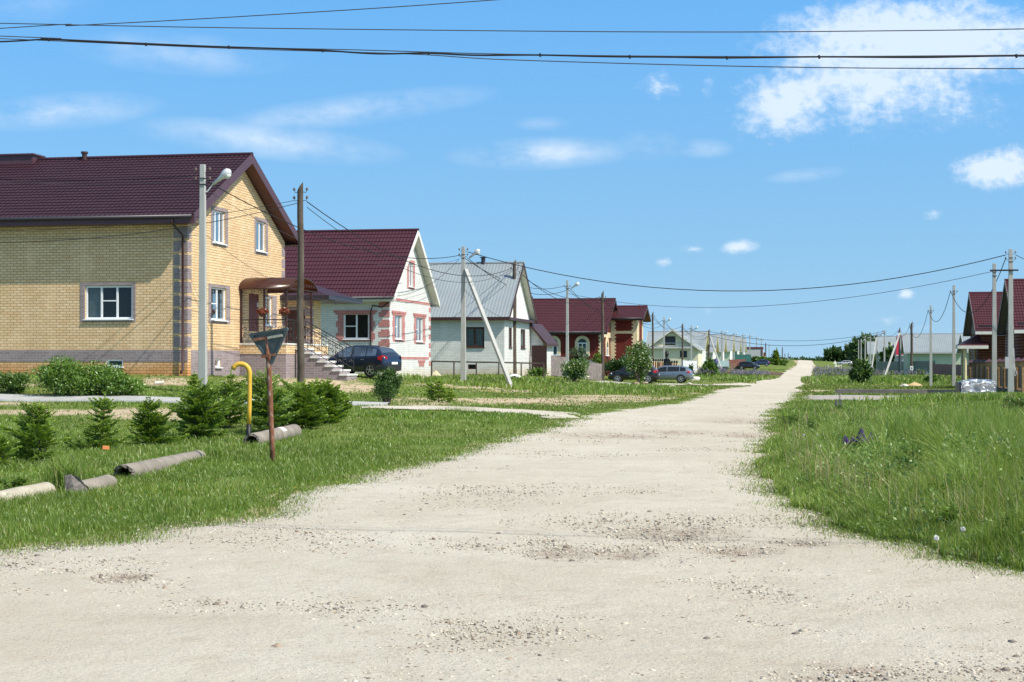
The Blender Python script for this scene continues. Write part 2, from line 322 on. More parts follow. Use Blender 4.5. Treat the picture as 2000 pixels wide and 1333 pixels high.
q = np.stack([idx[:-1,:-1], idx[:-1,1:], idx[1:,1:], idx[1:,:-1]], -1).reshape(-1, 4)
BARE = [(90,806,120,6,1),(330,808,170,11,1),(45,750,60,10,.5),(330,745,60,10,.7),(520,745,80,9,.8),(640,745,60,10,.7),(690,758,60,9,.8),(980,783,150,5,1),(1150,781,140,5,.9),(1010,757,150,3,.9),(900,790,140,4,.8),
 (1010,764,120,3,.6),(1180,774,90,2,.9),(1270,778,60,2,.8),(560,775,60,6,.4),(850,752,60,4,.6),(30,790,80,4,.7),(1650,758,80,3,.4),(1900,822,90,8,.8),(1740,800,120,3,.4),(1380,768,60,2,.6),(1600,764,25,3,.8),(1100,790,60,3,.6),(800,782,60,7,.5)]
bare = np.zeros_like(XX); s_ = YY > 9
PX = HX+F*XX/np.where(s_, YY, 1e9); PY = HY-F*(ZZ-EYE)/np.where(s_, YY, 1e9)
for (px, py, rx, ry, a) in BARE: bare = np.maximum(bare, np.where(s_, a*np.clip(1.5-np.sqrt(((PX-px)/rx)**2+((PY-py)/ry)**2), 0, 1), 0))
de = np.minimum(np.abs(edist(_pt, Lc)), np.abs(edist(_pt, Rc))).reshape(XX.shape)
bare = np.maximum(bare, np.where(YY < 170, np.clip(1.0-de/.45, 0, 1)*.8, 0)); bare = np.where(inr, 1, bare)
s = SM('ground_soil_and_turf'); at = s.n('ShaderNodeAttribute', attribute_name='bare')
g1 = s.mix(s.rng(s.noise(.55, 6), .3, .7), (.095,.150,.026), (.165,.225,.048)); g1 = s.mix(s.rng(s.noise(.13, 5), .42, .62, 0, .6), g1, (.20,.20,.07))
g1 = s.mix(s.rng(s.noise(7, 6), .45, .7, 0, .65), g1, (.065,.11,.022)); g1 = s.mix(s.rng(s.noise(2.3, 6), .60, .72, 0, .6), g1, (.20,.17,.09))
so_ = s.mix(s.rng(s.noise(3, 6), .3, .7), (.36,.27,.17), (.58,.49,.35)); so_ = s.mix(s.rng(s.noise(14, 6), .5, .75, 0, .7), so_, (.22,.16,.10))
fb = s.math('MULTIPLY', at.outputs['Fac'], s.rng(s.noise(1.6, 7, rough=.7), .34, .56, .25, 1.35), True); fb = s.rng(fb, .28, .62)
s.bsdf(s.mix(fb, g1, so_), .95, 0, .1, s.bump(s.noise(9, 6), .8, .06)); GROUND = s.m
gr = fast('ground', np.stack([XX, YY, ZZ], -1).reshape(-1, 3), q, GROUND, smooth=True)
a_ = gr.data.attributes.new('bare', 'FLOAT', 'POINT'); a_.data.foreach_set('value', bare.ravel().astype(np.float32)); tag(gr, kind='structure')
# road sheet: crushed limestone
nr, nc = len(Lc), 150
t = np.linspace(0, 1, nc)[None,:,None]; RP = Lc[:,None]*(1-t)+Rc[:,None]*t
RPf = [RP[i]*(1-k/6)+RP[i+1]*k/6 for i in range(nr-1) for k in range(6)]+[RP[-1]]; RP = np.array(RPf); nr = len(RP)
RX, RY = RP[...,0], RP[...,1]; edge = np.clip(np.minimum(t[...,0], 1-t[...,0])*12, 0, 1)
RZ = H(RX, RY)+(fbm(RX, RY, .5)-.5)*.05+(fbm(RX, RY, 3)-.5)*.012-.02*potholes(RX, RY)-.008+edge*.02
idx = np.arange(nr*nc).reshape(nr, nc); q = np.stack([idx[:-1,:-1], idx[:-1,1:], idx[1:,1:], idx[1:,:-1]], -1).reshape(-1, 4)
s = SM('crushed_limestone_road'); at = s.n('ShaderNodeAttribute', attribute_name='worn')
c = s.mix(s.rng(s.noise(.45, 6), .3, .7), (.50,.458,.372), (.60,.568,.482)); c = s.mix(s.rng(s.noise(2.2, 7, rough=.65), .50, .72, 0, .55), c, (.42,.345,.26))
c = s.mix(s.rng(s.noise(.16, 6, sc=(1.6,.5,1)), .38, .62, 0, .42), c, (.47,.40,.31)); c = s.mix(s.rng(s.noise(38, 5, rough=.7), .52, .70, 0, .55), c, (.27,.235,.185)); c = s.mix(s.rng(s.noise(150, 3, rough=.8), .58, .70, 0, .6), c, (.30,.265,.21)); c = s.mix(s.rng(s.noise(95, 3), .60, .68, 0, .6), c, (.66,.61,.52)); c = s.mix(s.rng(s.noise(1.1, 7, rough=.7, sc=(.35,1,1)), .55, .7, 0, .35), c, (.57,.52,.42))
vo = s.n('ShaderNodeTexVoronoi'); vo.inputs['Scale'].default_value = 26; s.l(s.tc.outputs['Object'], vo.inputs[0])
st = s.math('MULTIPLY', s.rng(vo.outputs['Distance'], .08, .20, 1, 0), s.rng(vo.outputs['Color'], .55, .75), True)
c = s.mix(s.math('MULTIPLY', st, .5), c, s.mix(s.noise(17, 2), (.30,.27,.24), (.78,.74,.66)))
wf = s.math('MULTIPLY', at.outputs['Fac'], s.rng(s.noise(5, 6, rough=.7), .36, .58), True)
c = s.mix(s.math('MULTIPLY', wf, .95), c, s.mix(s.noise(22, 4), (.25,.19,.145), (.42,.34,.27)))
hh = s.math('ADD', s.math('MULTIPLY', s.noise(30, 6, rough=.7), 1.0), s.math('ADD', s.math('MULTIPLY', s.noise(4, 4), 1.4), s.math('MULTIPLY', st, .8)))
s.bsdf(c, .96, 0, .1, s.bump(hh, .8, .026)); ROADM = s.m
rd = fast('road', np.stack([RX, RY, RZ], -1).reshape(-1, 3), q, ROADM, smooth=True); tag(rd, kind='structure')
a_ = rd.data.attributes.new('worn', 'FLOAT', 'POINT'); a_.data.foreach_set('value', potholes(RX, RY).ravel().astype(np.float32))
def strip(name, pts, wid, mat, lift, thick=0, n=20, rag=.15):
    C = cr([p[:2] for p in pts], n); tt = np.gradient(C, axis=0); tt /= np.linalg.norm(tt, axis=1)[:,None]; nn_ = np.stack([-tt[:,1], tt[:,0]], 1)
    ww = wid if isinstance(wid, (int, float)) else np.interp(np.linspace(0, 1, len(C)), np.linspace(0, 1, len(wid)), wid)
    e1 = C+nn_*(ww/2+rag*(fbm(C[:,0], C[:,1], 1.1)-.5)*2)[:,None] if rag else C+nn_*(np.ones(len(C))*ww/2)[:,None]; e2 = C-nn_*(ww/2+rag*(fbm(C[:,0]+9, C[:,1], 1.3)-.5)*2)[:,None] if rag else C-nn_*(np.ones(len(C))*ww/2)[:,None]
    k = 12; tt2 = np.linspace(0, 1, k)[None,:,None]; P = e1[:,None]*(1-tt2)+e2[:,None]*tt2
    Z = H(P[...,0], P[...,1])+(fbm(P[...,0], P[...,1], .35)-.5)*.10*np.clip((P[...,1]-8)/30, 0, 1)+lift
    ir = inpoly(P.reshape(-1, 2), ROADPOLY).reshape(Z.shape); Z = np.where(ir, H(P[...,0], P[...,1])-.035, Z)
    if thick: Z[:,0] -= thick; Z[:,-1] -= thick; P[:,0] = P[:,1]+(P[:,0]-P[:,1])*.02; P[:,-1] = P[:,-2]+(P[:,-1]-P[:,-2])*.02
    i_ = np.arange(len(C)*k).reshape(len(C), k); q_ = np.stack([i_[:-1,:-1], i_[:-1,1:], i_[1:,1:], i_[1:,:-1]], -1).reshape(-1, 4)
    o = fast(name, np.dstack([P, Z[...,None]]).reshape(-1, 3), q_, mat, smooth=False); tag(o, kind='structure'); return np.vstack([e1, e2[::-1]])
CONC = plain('weathered_concrete', (.42,.42,.40), .85, .12, 1.2, bs=.01, dirt=(.27,.26,.23))
s = SM('grey_gravel'); c = s.mix(s.noise(40, 5, rough=.7), (.22,.20,.18), (.50,.47,.43)); c = s.mix(s.rng(s.noise(1.2, 5), .45, .65, 0, .5), c, (.42,.36,.27)); s.bsdf(c, .95, 0, .1, s.bump(s.noise(45, 4), .8, .02)); GRAVEL = s.m
s = SM('brown_soil'); c = s.mix(s.noise(6, 6, rough=.7), (.075,.045,.032), (.19,.125,.095)); s.bsdf(c, .97, 0, .1, s.bump(s.noise(12, 5), .8, .05)); SOIL = s.m
paths = []
paths.append(strip('concrete_path', [(-32,55.5)]+[tuple(G(x, y))[:2] for x, y in ((0,779),(200,782),(400,786),(560,789),(690,791),(760,792))], 1.75, CONC, .075, .09, rag=0))
paths.append(strip('gravel_path', [tuple(G(x, y))[:2] for x, y in ((705,798),(820,799),(940,802),(1050,808),(1120,813),(1175,818))], [1.0,1.3,1.7,2.2,3.2,4.6], ROADM, .03, rag=.35))
_dr = [(13.2,74.5),(17,73.5),(21.5,72.5),(27,71.5),(34,70)]
paths.append(strip('gravel_driveway', _dr, [9,9.5,10,10,10], GRAVEL, .02, rag=.6))
paths.append(strip('soil_track', [tuple(G(x, y))[:2] for x, y in ((1400,727),(1440,727.5),(1480,729),(1515,731),(1540,732))], [16,14,12,9,7], SOIL, .04, rag=1.5))
paths.append(strip('parking_track', [tuple(G(x, y))[:2] for x, y in ((1180,750),(1290,752),(1380,752.5),(1450,752),(1490,752))], [2.2,2.2,2,3,5], ROADM, .03, rag=.5))
def free(P):
    k = ~inpoly(P, ROADPOLY)
    for p in paths: k &= ~inpoly(P, p)
    return k
# ------------------------------------------------------------------ pebbles on the road
def rocks(n, cen, size, sq=.6):
    ico = np.array([[0,0,1],[.89,0,.45],[.28,.85,.45],[-.72,.53,.45],[-.72,-.53,.45],[.28,-.85,.45],[.72,.53,-.45],[-.28,.85,-.45],[-.89,0,-.45],[-.28,-.85,-.45],[.72,-.53,-.45],[0,0,-1]])
    fc = np.array([[0,1,2],[0,2,3],[0,3,4],[0,4,5],[0,5,1],[1,6,2],[2,7,3],[3,8,4],[4,9,5],[5,10,1],[2,6,7],[3,7,8],[4,8,9],[5,9,10],[1,10,6],[6,11,7],[7,11,8],[8,11,9],[9,11,10],[10,11,6]])
    V = ico[None]*(1+RNG.uniform(-.42, .34, (n, 12, 1))); a = RNG.uniform(0, 6.28, n); ca, sa = np.cos(a)[:,None], np.sin(a)[:,None]
    V = V*np.stack([RNG.uniform(.7, 1.3, n), RNG.uniform(.6, 1.1, n), RNG.uniform(.3, .7, n)*sq/.6], -1)[:,None]
    x = V[...,0]*ca-V[...,1]*sa; y = V[...,0]*sa+V[...,1]*ca; V = np.stack([x, y, V[...,2]], -1)*size[:,None,None]+cen[:,None]
    return V.reshape(-1, 3), (fc[None]+12*np.arange(n)[:,None,None]).reshape(-1, 3)
s = SM('pebble_stone'); g = s.n('ShaderNodeNewGeometry'); rr_ = g.outputs['Random Per Island']
c = s.mix(rr_, (.42,.37,.29), (.60,.55,.455)); c = s.mix(s.math('GREATER_THAN', s.math('FRACT', s.math('MULTIPLY', rr_, 17.3)), .72), c, (.19,.165,.14)); c = s.mix(s.math('GREATER_THAN', s.math('FRACT', s.math('MULTIPLY', rr_, 29.1)), .90), c, (.30,.22,.16))
s.bsdf(c, .9, 0, .25); PEB = s.m
def peb(n, y0, y1, lo, hi, pw_=2.2, filt=None):
    Y = np.exp(RNG.uniform(math.log(y0), math.log(y1), n)); X = RNG.uniform(-.36, .36, n)*Y; P = np.stack([X, Y], 1)
    k = inpoly(P, ROADPOLY)
    if filt is not None: k &= filt(X, Y)
    P = P[k]; sz = lo+(hi-lo)*RNG.random(len(P))**pw_
    return np.column_stack([P, H(P[:,0], P[:,1])+.008-0*P[:,0]]), sz
cl = lambda X, Y: RNG.random(len(X)) < np.clip((fbm(X, Y, .8)-.42)*5, .12, 1)
A = [peb(34000, 7, 26, .0035, .017, 2.6, cl), peb(26000, 14, 60, .006, .022, 2.4, cl), peb(1800, 7.6, 40, .010, .030, 2.6), peb(42000, 7.5, 32, .004, .0125, 1.6), peb(16000, 20, 80, .008, .02, 2), peb(60000, 9, 50, .006, .020, 2.2, lambda X, Y: RNG.random(len(X)) < np.clip(potholes(X, Y)*.7-.12, 0, .45))]
V, Fc = rocks(sum(len(a[1]) for a in A), np.vstack([a[0] for a in A]), np.concatenate([a[1] for a in A]))
tag(fast('gravel', V, Fc, PEB), kind='stuff')
# ------------------------------------------------------------------ shared surface materials
YBR = brick('yellow_brick', (.71,.475,.255), (.82,.60,.37), (.27,.20,.12), ms=.011, pale=(.74,.64,.46), low=((.80,.52,.30), 0.35, 1.05))
PBR = brick('purple_brick', (.235,.185,.195), (.31,.255,.26), (.40,.36,.34), pale=(.42,.36,.36))
WBR = brick('white_brick', (.66,.66,.63), (.76,.76,.73), (.40,.40,.39), ms=.009, low=((.85,.74,.6), .2, .75))
PKB = brick('pink_brick', (.42,.15,.14), (.50,.21,.195), (.62,.42,.40))
RDB = brick('red_brick', (.115,.018,.014), (.15,.025,.020), (.13,.04,.03), ms=.005)
CRB = brick('cream_brick', (.66,.54,.33), (.74,.63,.42), (.52,.43,.3))
BRB = brick('fence_brick', (.34,.20,.09), (.44,.29,.14), (.22,.16,.10))
GYB = brick('grey_brick', (.26,.27,.28), (.36,.37,.38), (.20,.20,.2))
def tilem(name, c, rough=.42): return plain(name, c, .5, .10, 1.1, spec=.28)
TPL = tilem('plum_metal_tile', (.041,.016,.025)); TBD = tilem('burgundy_metal_tile', (.062,.019,.028)); TRD = tilem('maroon_metal_tile', (.070,.019,.024)); TCR = tilem('crimson_metal_sheet', (.30,.012,.04), .5)
TBRIM = plain('plum_trim', (.085,.038,.05), .45, .08); DKB = plain('dark_brown_trim', (.055,.022,.02), .5, .15); DGR = plain('dark_gutter_metal', (.035,.03,.04), .4, .1)
GRS = plain('grey_roof_sheet', (.25,.285,.30), .5, .10, .5, spec=.5, dirt=(.27,.29,.29))
SOF = plain('brown_soffit', (.13,.055,.045), .7, .1); WSO = plain('white_soffit', (.66,.65,.60), .7, .05)
WPV = plain('white_frame', (.80,.81,.82), .35, .02); BRF = plain('brown_frame', (.075,.028,.022), .45, .1)
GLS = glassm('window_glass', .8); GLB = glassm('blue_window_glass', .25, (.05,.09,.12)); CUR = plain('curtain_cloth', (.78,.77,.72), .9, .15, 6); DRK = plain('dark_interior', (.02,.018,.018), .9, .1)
DOOR = plain('maroon_door', (.13,.03,.028), .45, .1); IRON = plain('wrought_iron', (.022,.02,.022), .5, .1); STEP = plain('white_stone_step', (.66,.65,.61), .8, .1, 4)
CREAM = plain('cream_siding', (.66,.62,.45), .75, .06, 2); PGREEN = plain('pale_green_siding', (.50,.57,.42), .8, .06, 1); WSID = plain('white_siding', (.78,.77,.72), .7, .05, 2); YSOF = plain('cream_gable_soffit', (.58,.53,.33), .75, .08)
GSID = plain('pale_grey_wall', (.47,.47,.48), .8, .08, 1); LOGW = plain('brown_log', (.13,.042,.026), .55, .2, 2); GGB = plain('grey_gable_board', (.17,.155,.15), .7, .1); FGR = plain('dark_green_sheet', (.018,.085,.07), .5, .15, .6); FRD = plain('dark_red_sheet', (.12,.03,.035), .5, .15, .6); FTL = plain('teal_sheet', (.26,.36,.37), .5, .1, .6); FBR = plain('brown_sheet', (.15,.055,.04), .6, .15, .6)
GWD = plain('grey_weathered_wood', (.20,.17,.16), .9, .3, 3, bs=.01); DWD = plain('dark_weathered_wood', (.085,.065,.05), .9, .35, 2, bs=.01, dirt=(.16,.14,.11)); BRZ = None
s = SM('bronze_polycarbonate'); p_ = s.n('ShaderNodeBsdfPrincipled'); p_.inputs['Base Color'].default_value = (.10,.042,.026,1); p_.inputs['Roughness'].default_value = .25
tr_ = s.n('ShaderNodeBsdfTranslucent'); tr_.inputs[0].default_value = (.30,.11,.045,1); mx_ = s.n('ShaderNodeMixShader'); mx_.inputs[0].default_value = .45; s.l(p_.outputs[0], mx_.inputs[1]); s.l(tr_.outputs[0], mx_.inputs[2]); s.l(mx_.outputs[0], s.out.inputs[0]); BRZ = s.m
TH = R(10.8); U = Vector((math.sin(TH), math.cos(TH), 0)); Vv = Vector((math.cos(TH), -math.sin(TH), 0))
# ------------------------------------------------------------------ house kit: local x = towards the road (left houses), y = away, z = up
class House:
    def __init__(s, name, label, cat, px, py, Y, sink=.25, rz=-TH, group=None):
        p = pw(px, py, Y); s.o = Vector(p); s.t = thing(name, label, cat, p, rz, group); s.rz = rz; s.sink = sink
        s.ux = Vector((math.cos(rz), math.sin(rz), 0)); s.uy = Vector((-math.sin(rz), math.cos(rz), 0))
    def fr(s, k, off=0):                                           # wall frame: origin, tangent, outward normal (local)
        return {'F': (Vector((0, off, 0)), Vector((1,0,0)), Vector((0,-1,0))), 'G': (Vector((off, 0, 0)), Vector((0,1,0)), Vector((1,0,0))), 'L': (Vector((off, 0, 0)), Vector((0,1,0)), Vector((-1,0,0)))}[k]
    def un(s, k, px, py, off=0):                                   # photo point on a wall -> (along, height)
        o, t, n = s.fr(k, off); O = s.o+s.ux*o.x+s.uy*o.y; T = s.ux*t.x+s.uy*t.y; k_ = (px-HX)/F
        a = (k_*O.y-O.x)/(T.x-k_*T.y); Y = O.y+a*T.y; return a, EYE+(HY-py)/F*Y-s.o.z
    def rect(s, k, x0, y0, x1, y1, off=0):
        a0, _ = s.un(k, x0, y0, off); a1, _ = s.un(k, x1, y1, off); am = (x0+x1)/2
        _, z1 = s.un(k, am, y0, off); _, z0 = s.un(k, am, y1, off); return min(a0,a1), max(a0,a1), z0, z1
def W3(fr, a, z, d): o, t, n = fr; return o+t*a+n*d+Vector((0,0,z))
def wbox(mb, fr, a0, a1, z0, z1, d0, d1, mi=0):
    P = [W3(fr, a, z, d) for z in (z0, z1) for a, d in ((a0,d0),(a1,d0),(a1,d1),(a0,d1))]
    return mb.add(P, [(0,3,2,1),(4,5,6,7),(0,1,5,4),(1,2,6,5),(2,3,7,6),(3,0,4,7)], mi)
def clip(poly, f):
    out = []; n = len(poly)
    for i in range(n):
        a, b = poly[i], poly[(i+1) % n]; fa, fb = f(a), f(b)
        if fa >= 0: out.append(a)
        if (fa >= 0) != (fb >= 0): t_ = fa/(fa-fb); out.append((a[0]+(b[0]-a[0])*t_, a[1]+(b[1]-a[1])*t_))
    return out
def wall(mb, fr, a0, a1, z0, z1, holes=(), gable=None, depth=.14, mi=0):
    """gable = (z_eave, z_apex, a_apex): cells above the eave are cut to the roof slopes"""
    ztop = gable[1] if gable else z1
    A = sorted({a0, a1, *[h[0] for h in holes], *[h[1] for h in holes]}); Z = sorted({z0, ztop, *[h[2] for h in holes], *[h[3] for h in holes]})
    for i in range(len(A)-1):
        for j in range(len(Z)-1):
            ca, cz = (A[i]+A[i+1])/2, (Z[j]+Z[j+1])/2
            if any(h[0] < ca < h[1] and h[2] < cz < h[3] for h in holes): continue
            p = [(A[i],Z[j]),(A[i+1],Z[j]),(A[i+1],Z[j+1]),(A[i],Z[j+1])]
            if gable:
                ze, za, am = gable
                p = clip(p, lambda q: za-(za-ze)*(am-q[0])/(am-a0)-q[1]); p = clip(p, lambda q: za-(za-ze)*(q[0]-am)/(a1-am)-q[1]) if len(p) > 2 else p
            if len(p) > 2: mb.poly([W3(fr, a, z, 0) for a, z in p], mi)
    for h in holes:
        c = [(h[0],h[2]),(h[1],h[2]),(h[1],h[3]),(h[0],h[3])]
        for i in range(4): a, b = c[i], c[(i+1) % 4]; mb.poly([W3(fr,*a,0), W3(fr,*b,0), W3(fr,*b,-depth), W3(fr,*a,-depth)], mi)
def window(parent, fr, h, cols=2, fm=None, tr=(), gl=None, curtain=0, trim=None, tmat=None, sill=True, depth=.13, bar=.055, ears=0):
    """one window: trim round the opening, then frame, pane, sill (and curtain) as its pieces"""
    a0, a1, z0, z1 = h; fm = fm or WPV; gl = gl or GLS; mb = MB()
    if trim:
        A0, A1, Z0, Z1 = trim
        for b in ((A0,A1,z1,Z1),(A0,a0,Z0,z1),(a1,A1,Z0,z1),(a0,a1,Z0,z0)):
            if b[1]-b[0] > .01 and b[3]-b[2] > .01: wbox(mb, fr, *b, 0, .014)
        if ears:
            for zc in np.arange(Z0+.15, z1-.2, .6): wbox(mb, fr, A0-.10, A0, zc, zc+.3, 0, .012); wbox(mb, fr, A1, A1+.10, zc, zc+.3, 0, .012)
            wbox(mb, fr, A0-.22, A1+.22, Z1-.12, Z1, .014, .05); wbox(mb, fr, A0-.12, A1+.12, Z1-.22, Z1-.12, .014, .03)
    else:
        for b in ((a0,a1,z1-.012,z1),(a0,a1,z0,z0+.012),(a0,a0+.012,z0+.012,z1-.012),(a1-.012,a1,z0+.012,z1-.012)): wbox(mb, fr, *b, -depth, -.03)
    wd = mb.build('window', tmat or fm, parent)
    f = MB(); e = .013
    b0, b1, y0, y1 = a0+e, a1-e, z0+e, z1-e
    for b in ((b0,b1,y0,y0+bar),(b0,b1,y1-bar,y1),(b0,b0+bar,y0+bar,y1-bar),(b1-bar,b1,y0+bar,y1-bar)): wbox(f, fr, *b, -depth+.01, -depth+.07)
    for i in range(1, cols): c = b0+(b1-b0)*i/cols; wbox(f, fr, c-bar*.6, c+bar*.6, y0+bar, y1-bar, -depth+.012, -depth+.065)
    for (ci, hz) in tr: c0 = b0+(b1-b0)*ci/cols+bar*.6; c1 = b0+(b1-b0)*(ci+1)/cols-bar*.6; zc = y0+(y1-y0)*hz; wbox(f, fr, c0, c1, zc-bar*.35, zc+bar*.35, -depth+.014, -depth+.06)
    f.build('frame', fm, wd)
    g = MB(); wbox(g, fr, b0+bar*.5, b1-bar*.5, y0+bar*.5, y1-bar*.5, -depth+.028, -depth+.04); g.build('pane', gl, wd)
    if sill: m = MB(); wbox(m, fr, a0-.04, a1+.04, z0-.035, z0-.001, -.0, .09); wbox(m, fr, a0+.002, a1-.002, z0+.0005, z0+.012, -depth+.01, .0); m.build('sill', WPV if fm is WPV else fm, wd)
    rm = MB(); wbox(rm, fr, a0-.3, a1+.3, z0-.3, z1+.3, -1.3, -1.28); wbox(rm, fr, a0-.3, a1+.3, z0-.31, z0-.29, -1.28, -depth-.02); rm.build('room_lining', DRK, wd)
    if curtain:
        c = MB(); n = 40; side = [(b0+.02, b0+(b1-b0)*.36), (b1-(b1-b0)*.22, b1-.02)] if curtain == 2 else [(b0+.02, b0+(b1-b0)*.30)] if curtain == 1 else [(b0+.02, b1-.02)]
        for (c0, c1) in side:
            P = [(c0+(c1-c0)*i/n, -.18+.02*math.sin(i*1.3)) for i in range(n+1)]
            for i in range(n): c.poly([W3(fr,P[i][0],z0,P[i][1]), W3(fr,P[i+1][0],z0,P[i+1][1]), W3(fr,P[i+1][0],z1,P[i+1][1]), W3(fr,P[i][0],z1,P[i][1])])
        c.build('curtain', CUR, wd)
    return wd
def slope(mb, A, B, C, wave=.185, row=.34, amp=.022, step=.028, mi=0, dens=4):
    """metal tile surface: A ridge start, B ridge end, C eave point under A"""
    A, B, C = Vector(A), Vector(B), Vector(C); r = (B-A); L = r.length; r = r/L; d = C-A; S = d.length; d = d/S
    n = r.cross(d)
    if n.z < 0: n = -n
    nx = max(2, int(L/wave*dens)); rows = []
    if row:
        k = max(1, round(S/row)); rr = S/k
        for i in range(k): rows += [(i*rr, .0), (i*rr+rr*.93, step*.9), ((i+1)*rr-.004, step)]
    else: rows = [(0, 0), (S, 0)]
    vs = []
    for (sv, h) in rows:
        for i in range(nx+1):
            u = L*i/nx; vs.append(A+r*u+d*sv+n*(h+amp*.5*math.cos(2*math.pi*u/wave)+.01))
    k = nx+1; mb.add(vs, [(j*k+i, j*k+i+1, (j+1)*k+i+1, (j+1)*k+i) for j in range(len(rows)-1) for i in range(nx)], mi)
def gable_roof(parent, x0, x1, y0, y1, ze, zr, tm, trim, soff, th=.22, wave=.185, row=.34, dens=4, fascia=.2, gut=True, amp=.022, barge=None, boxed=None, cap=True):
    ym = (y0+y1)/2; r = MB()
    slope(r, (x0,ym,zr), (x1,ym,zr), (x0,y0,ze), wave, row, amp, dens=dens); slope(r, (x0,ym,zr), (x1,ym,zr), (x0,y1,ze), wave, row, amp, dens=dens)
    ro = r.build('roof', tm, parent)
    if cap: c = MB(); c.tube([(x0-.02,ym,zr+.02),(x1+.02,ym,zr+.02)], .085, 8); c.build('ridge_cap', tm, ro)
    s_ = MB(); e = .02
    for ya, yb, za, zb in ((y0,ym,ze,zr),(y1,ym,ze,zr)):
        s_.prism([(x0+e,ya,za-.015),(x0+e,yb,zb-.015),(x0+e,yb,zb-th),(x0+e,ya,za-th)], (x1-x0-2*e,0,0))
    s_.build('soffit', soff, ro)
    bm = barge or trim
    for xx in (x0-.012, x1-.018):
        b = MB()
        for ya, yb, za, zb in ((y0,ym,ze,zr),(y1,ym,ze,zr)):
            b.prism([(xx,ya,za+.045),(xx,yb,zb+.055),(xx,yb,zb-th-.07),(xx,ya,za-th-.05)], (.03,0,0))
        b.build('barge_board', bm, ro)
    for sd in (0, 1):
        f = MB()
        if sd: f.box(x0+.02, x1-.02, y1, y1+.02, ze-th-.03, ze-.01)
        else: f.box(x0+.02, x1-.02, y0-.02, y0, ze-th-.03, ze-.01)
        if boxed is not None: f.box(x0+.03, x1-.03, *((boxed[1], y1) if sd else (y0, boxed[0])), ze-th-.03, ze-th-.005)
        f.build('fascia', trim, ro)
    if gut: g = MB(); g.tube([(x0+.05,y0-.09,ze-.05),(x1-.05,y0-.09,ze-.05)], .07, 8); g.build('gutter', DGR, ro, smooth=True)
    return ro
# ================================================================== 1. two-storey yellow brick house
h = House('brick_house', 'large yellow brick two-storey house with plum metal-tile roof and arched porch, nearest on the left', 'house', 366, 735, 58)
T = h.t; W_, D_, ZE, ZA = 17.0, 10.75, 5.6, 8.30
f, g = h.fr('F'), h.fr('G')
fw = h.rect('F', 166, 558, 259, 624); ft = h.rect('F', 157, 552.5, 265, 629); fb_ = h.rect('F', 208, 702, 240, 717)
gw = {'a': ((412,562,442,626),(407,557,449,632)), 'b': ((415,412,440,476),(412,406,445,481)), 'c': ((500,433,519,492),(497,427,523,498)), 'd': ((516,580,532,636),(514,577,540,640))}
GH = {k: (h.rect('G', *v[0]), h.rect('G', *v[1])) for k, v in gw.items()}
gb = h.rect('G', 420, 701, 431, 718); dr = h.rect('G', 486, 574, 506, 648)
m = MB(); wall(m, f, -W_, 0, -.3, ZE, [fw, fb_]); wall(m, g, 0, D_, -.3, ZE, [GH[k][0] for k in GH]+[gb, dr], (ZE, ZA+.02, D_/2))
m.box(-W_, -W_+.02, .02, D_, -.3, ZE); m.box(-W_, -.02, D_-.02, D_, -.3, ZE); m.prism([(-W_,0,ZE),(-W_,D_,ZE),(-W_,D_/2,ZA)], (.02,0,0)); m.build('wall', YBR, T)
m = MB(); _, p1 = h.un('F', 200, 684); _, p0 = h.un('F', 200, 707)
wbox(m, f, -W_, fb_[0]-.001, p0, p1, 0, .012); wbox(m, f, fb_[1]+.001, -.53, p0, p1, 0, .012)
if fb_[3] < p1: wbox(m, f, fb_[0], fb_[1], fb_[3]+.001, p1, 0, .012)
wbox(m, g, .34, gb[0]-.001, -.3, p1, 0, .012); wbox(m, g, gb[1]+.001, D_, -.3, p1, 0, .012); wbox(m, g, gb[0], gb[1], gb[3]+.001, p1, 0, .012); wbox(m, g, gb[0], gb[1], -.3, gb[2]-.001, 0, .012)
m.build('plinth', PBR, T)
m = MB(); z = p1+.10
while z < ZE-.2:                                                   # dark brick blocks up each corner
    t_ = min(z+.39, ZE-.02); wbox(m, f, -.53, .014, z, t_, 0, .012); wbox(m, g, -.0, .36, z, t_, 0, .014); wbox(m, g, D_-.40, D_, z, t_, 0, .012); z += .49
wbox(m, f, -.53, .014, p0, p1, 0, .012); m.build('corner_quoin', PBR, T)
window(T, f, fw, 3, tr=((1,.55),), curtain=1, trim=ft, tmat=PBR, bar=.06)
window(T, f, fb_, 1, sill=True, bar=.05)
window(T, g, GH['a'][0], 2, tr=((0,.5),), curtain=3, trim=GH['a'][1], tmat=PBR); window(T, g, GH['b'][0], 3, gl=GLB, trim=GH['b'][1], tmat=PBR); window(T, g, GH['c'][0], 2, gl=GLB, trim=GH['c'][1], tmat=PBR); window(T, g, GH['d'][0], 2, curtain=3, trim=GH['d'][1], tmat=PBR)
window(T, g, gb, 1, bar=.05)
m = MB(); wbox(m, g, dr[0]+.002, dr[1]-.002, dr[2], dr[3]-.002, -.09, -.04); do = m.build('door', DOOR, T); m = MB(); wbox(m, g, dr[1]-.16, dr[1]-.10, dr[2]+1.0, dr[2]+1.18, -.04, .01); m.build('handle', WPV, do)
gable_roof(T, -W_-.5, .5, -.62, D_+.62, 5.74, 8.62, TPL, TBRIM, SOF, th=.26, row=.30, boxed=(0, D_))
m = MB(); m.tube([(-.30,-.70,5.62),(-.30,-.68,5.45),(-.12,-.13,5.05),(-.12,-.13,.25),(-.12,-.30,.12)], .048, 10); m.build('downpipe', DKB, T, smooth=True)
m = MB(); xr = -8.6; m.box(xr-2.2, xr+.05, D_/2-.45, D_/2+.45, 8.35, 8.78); m.box(xr-2.3, xr+.12, D_/2-.52, D_/2+.52, 8.78, 8.84); m.build('chimney', TBRIM, T)
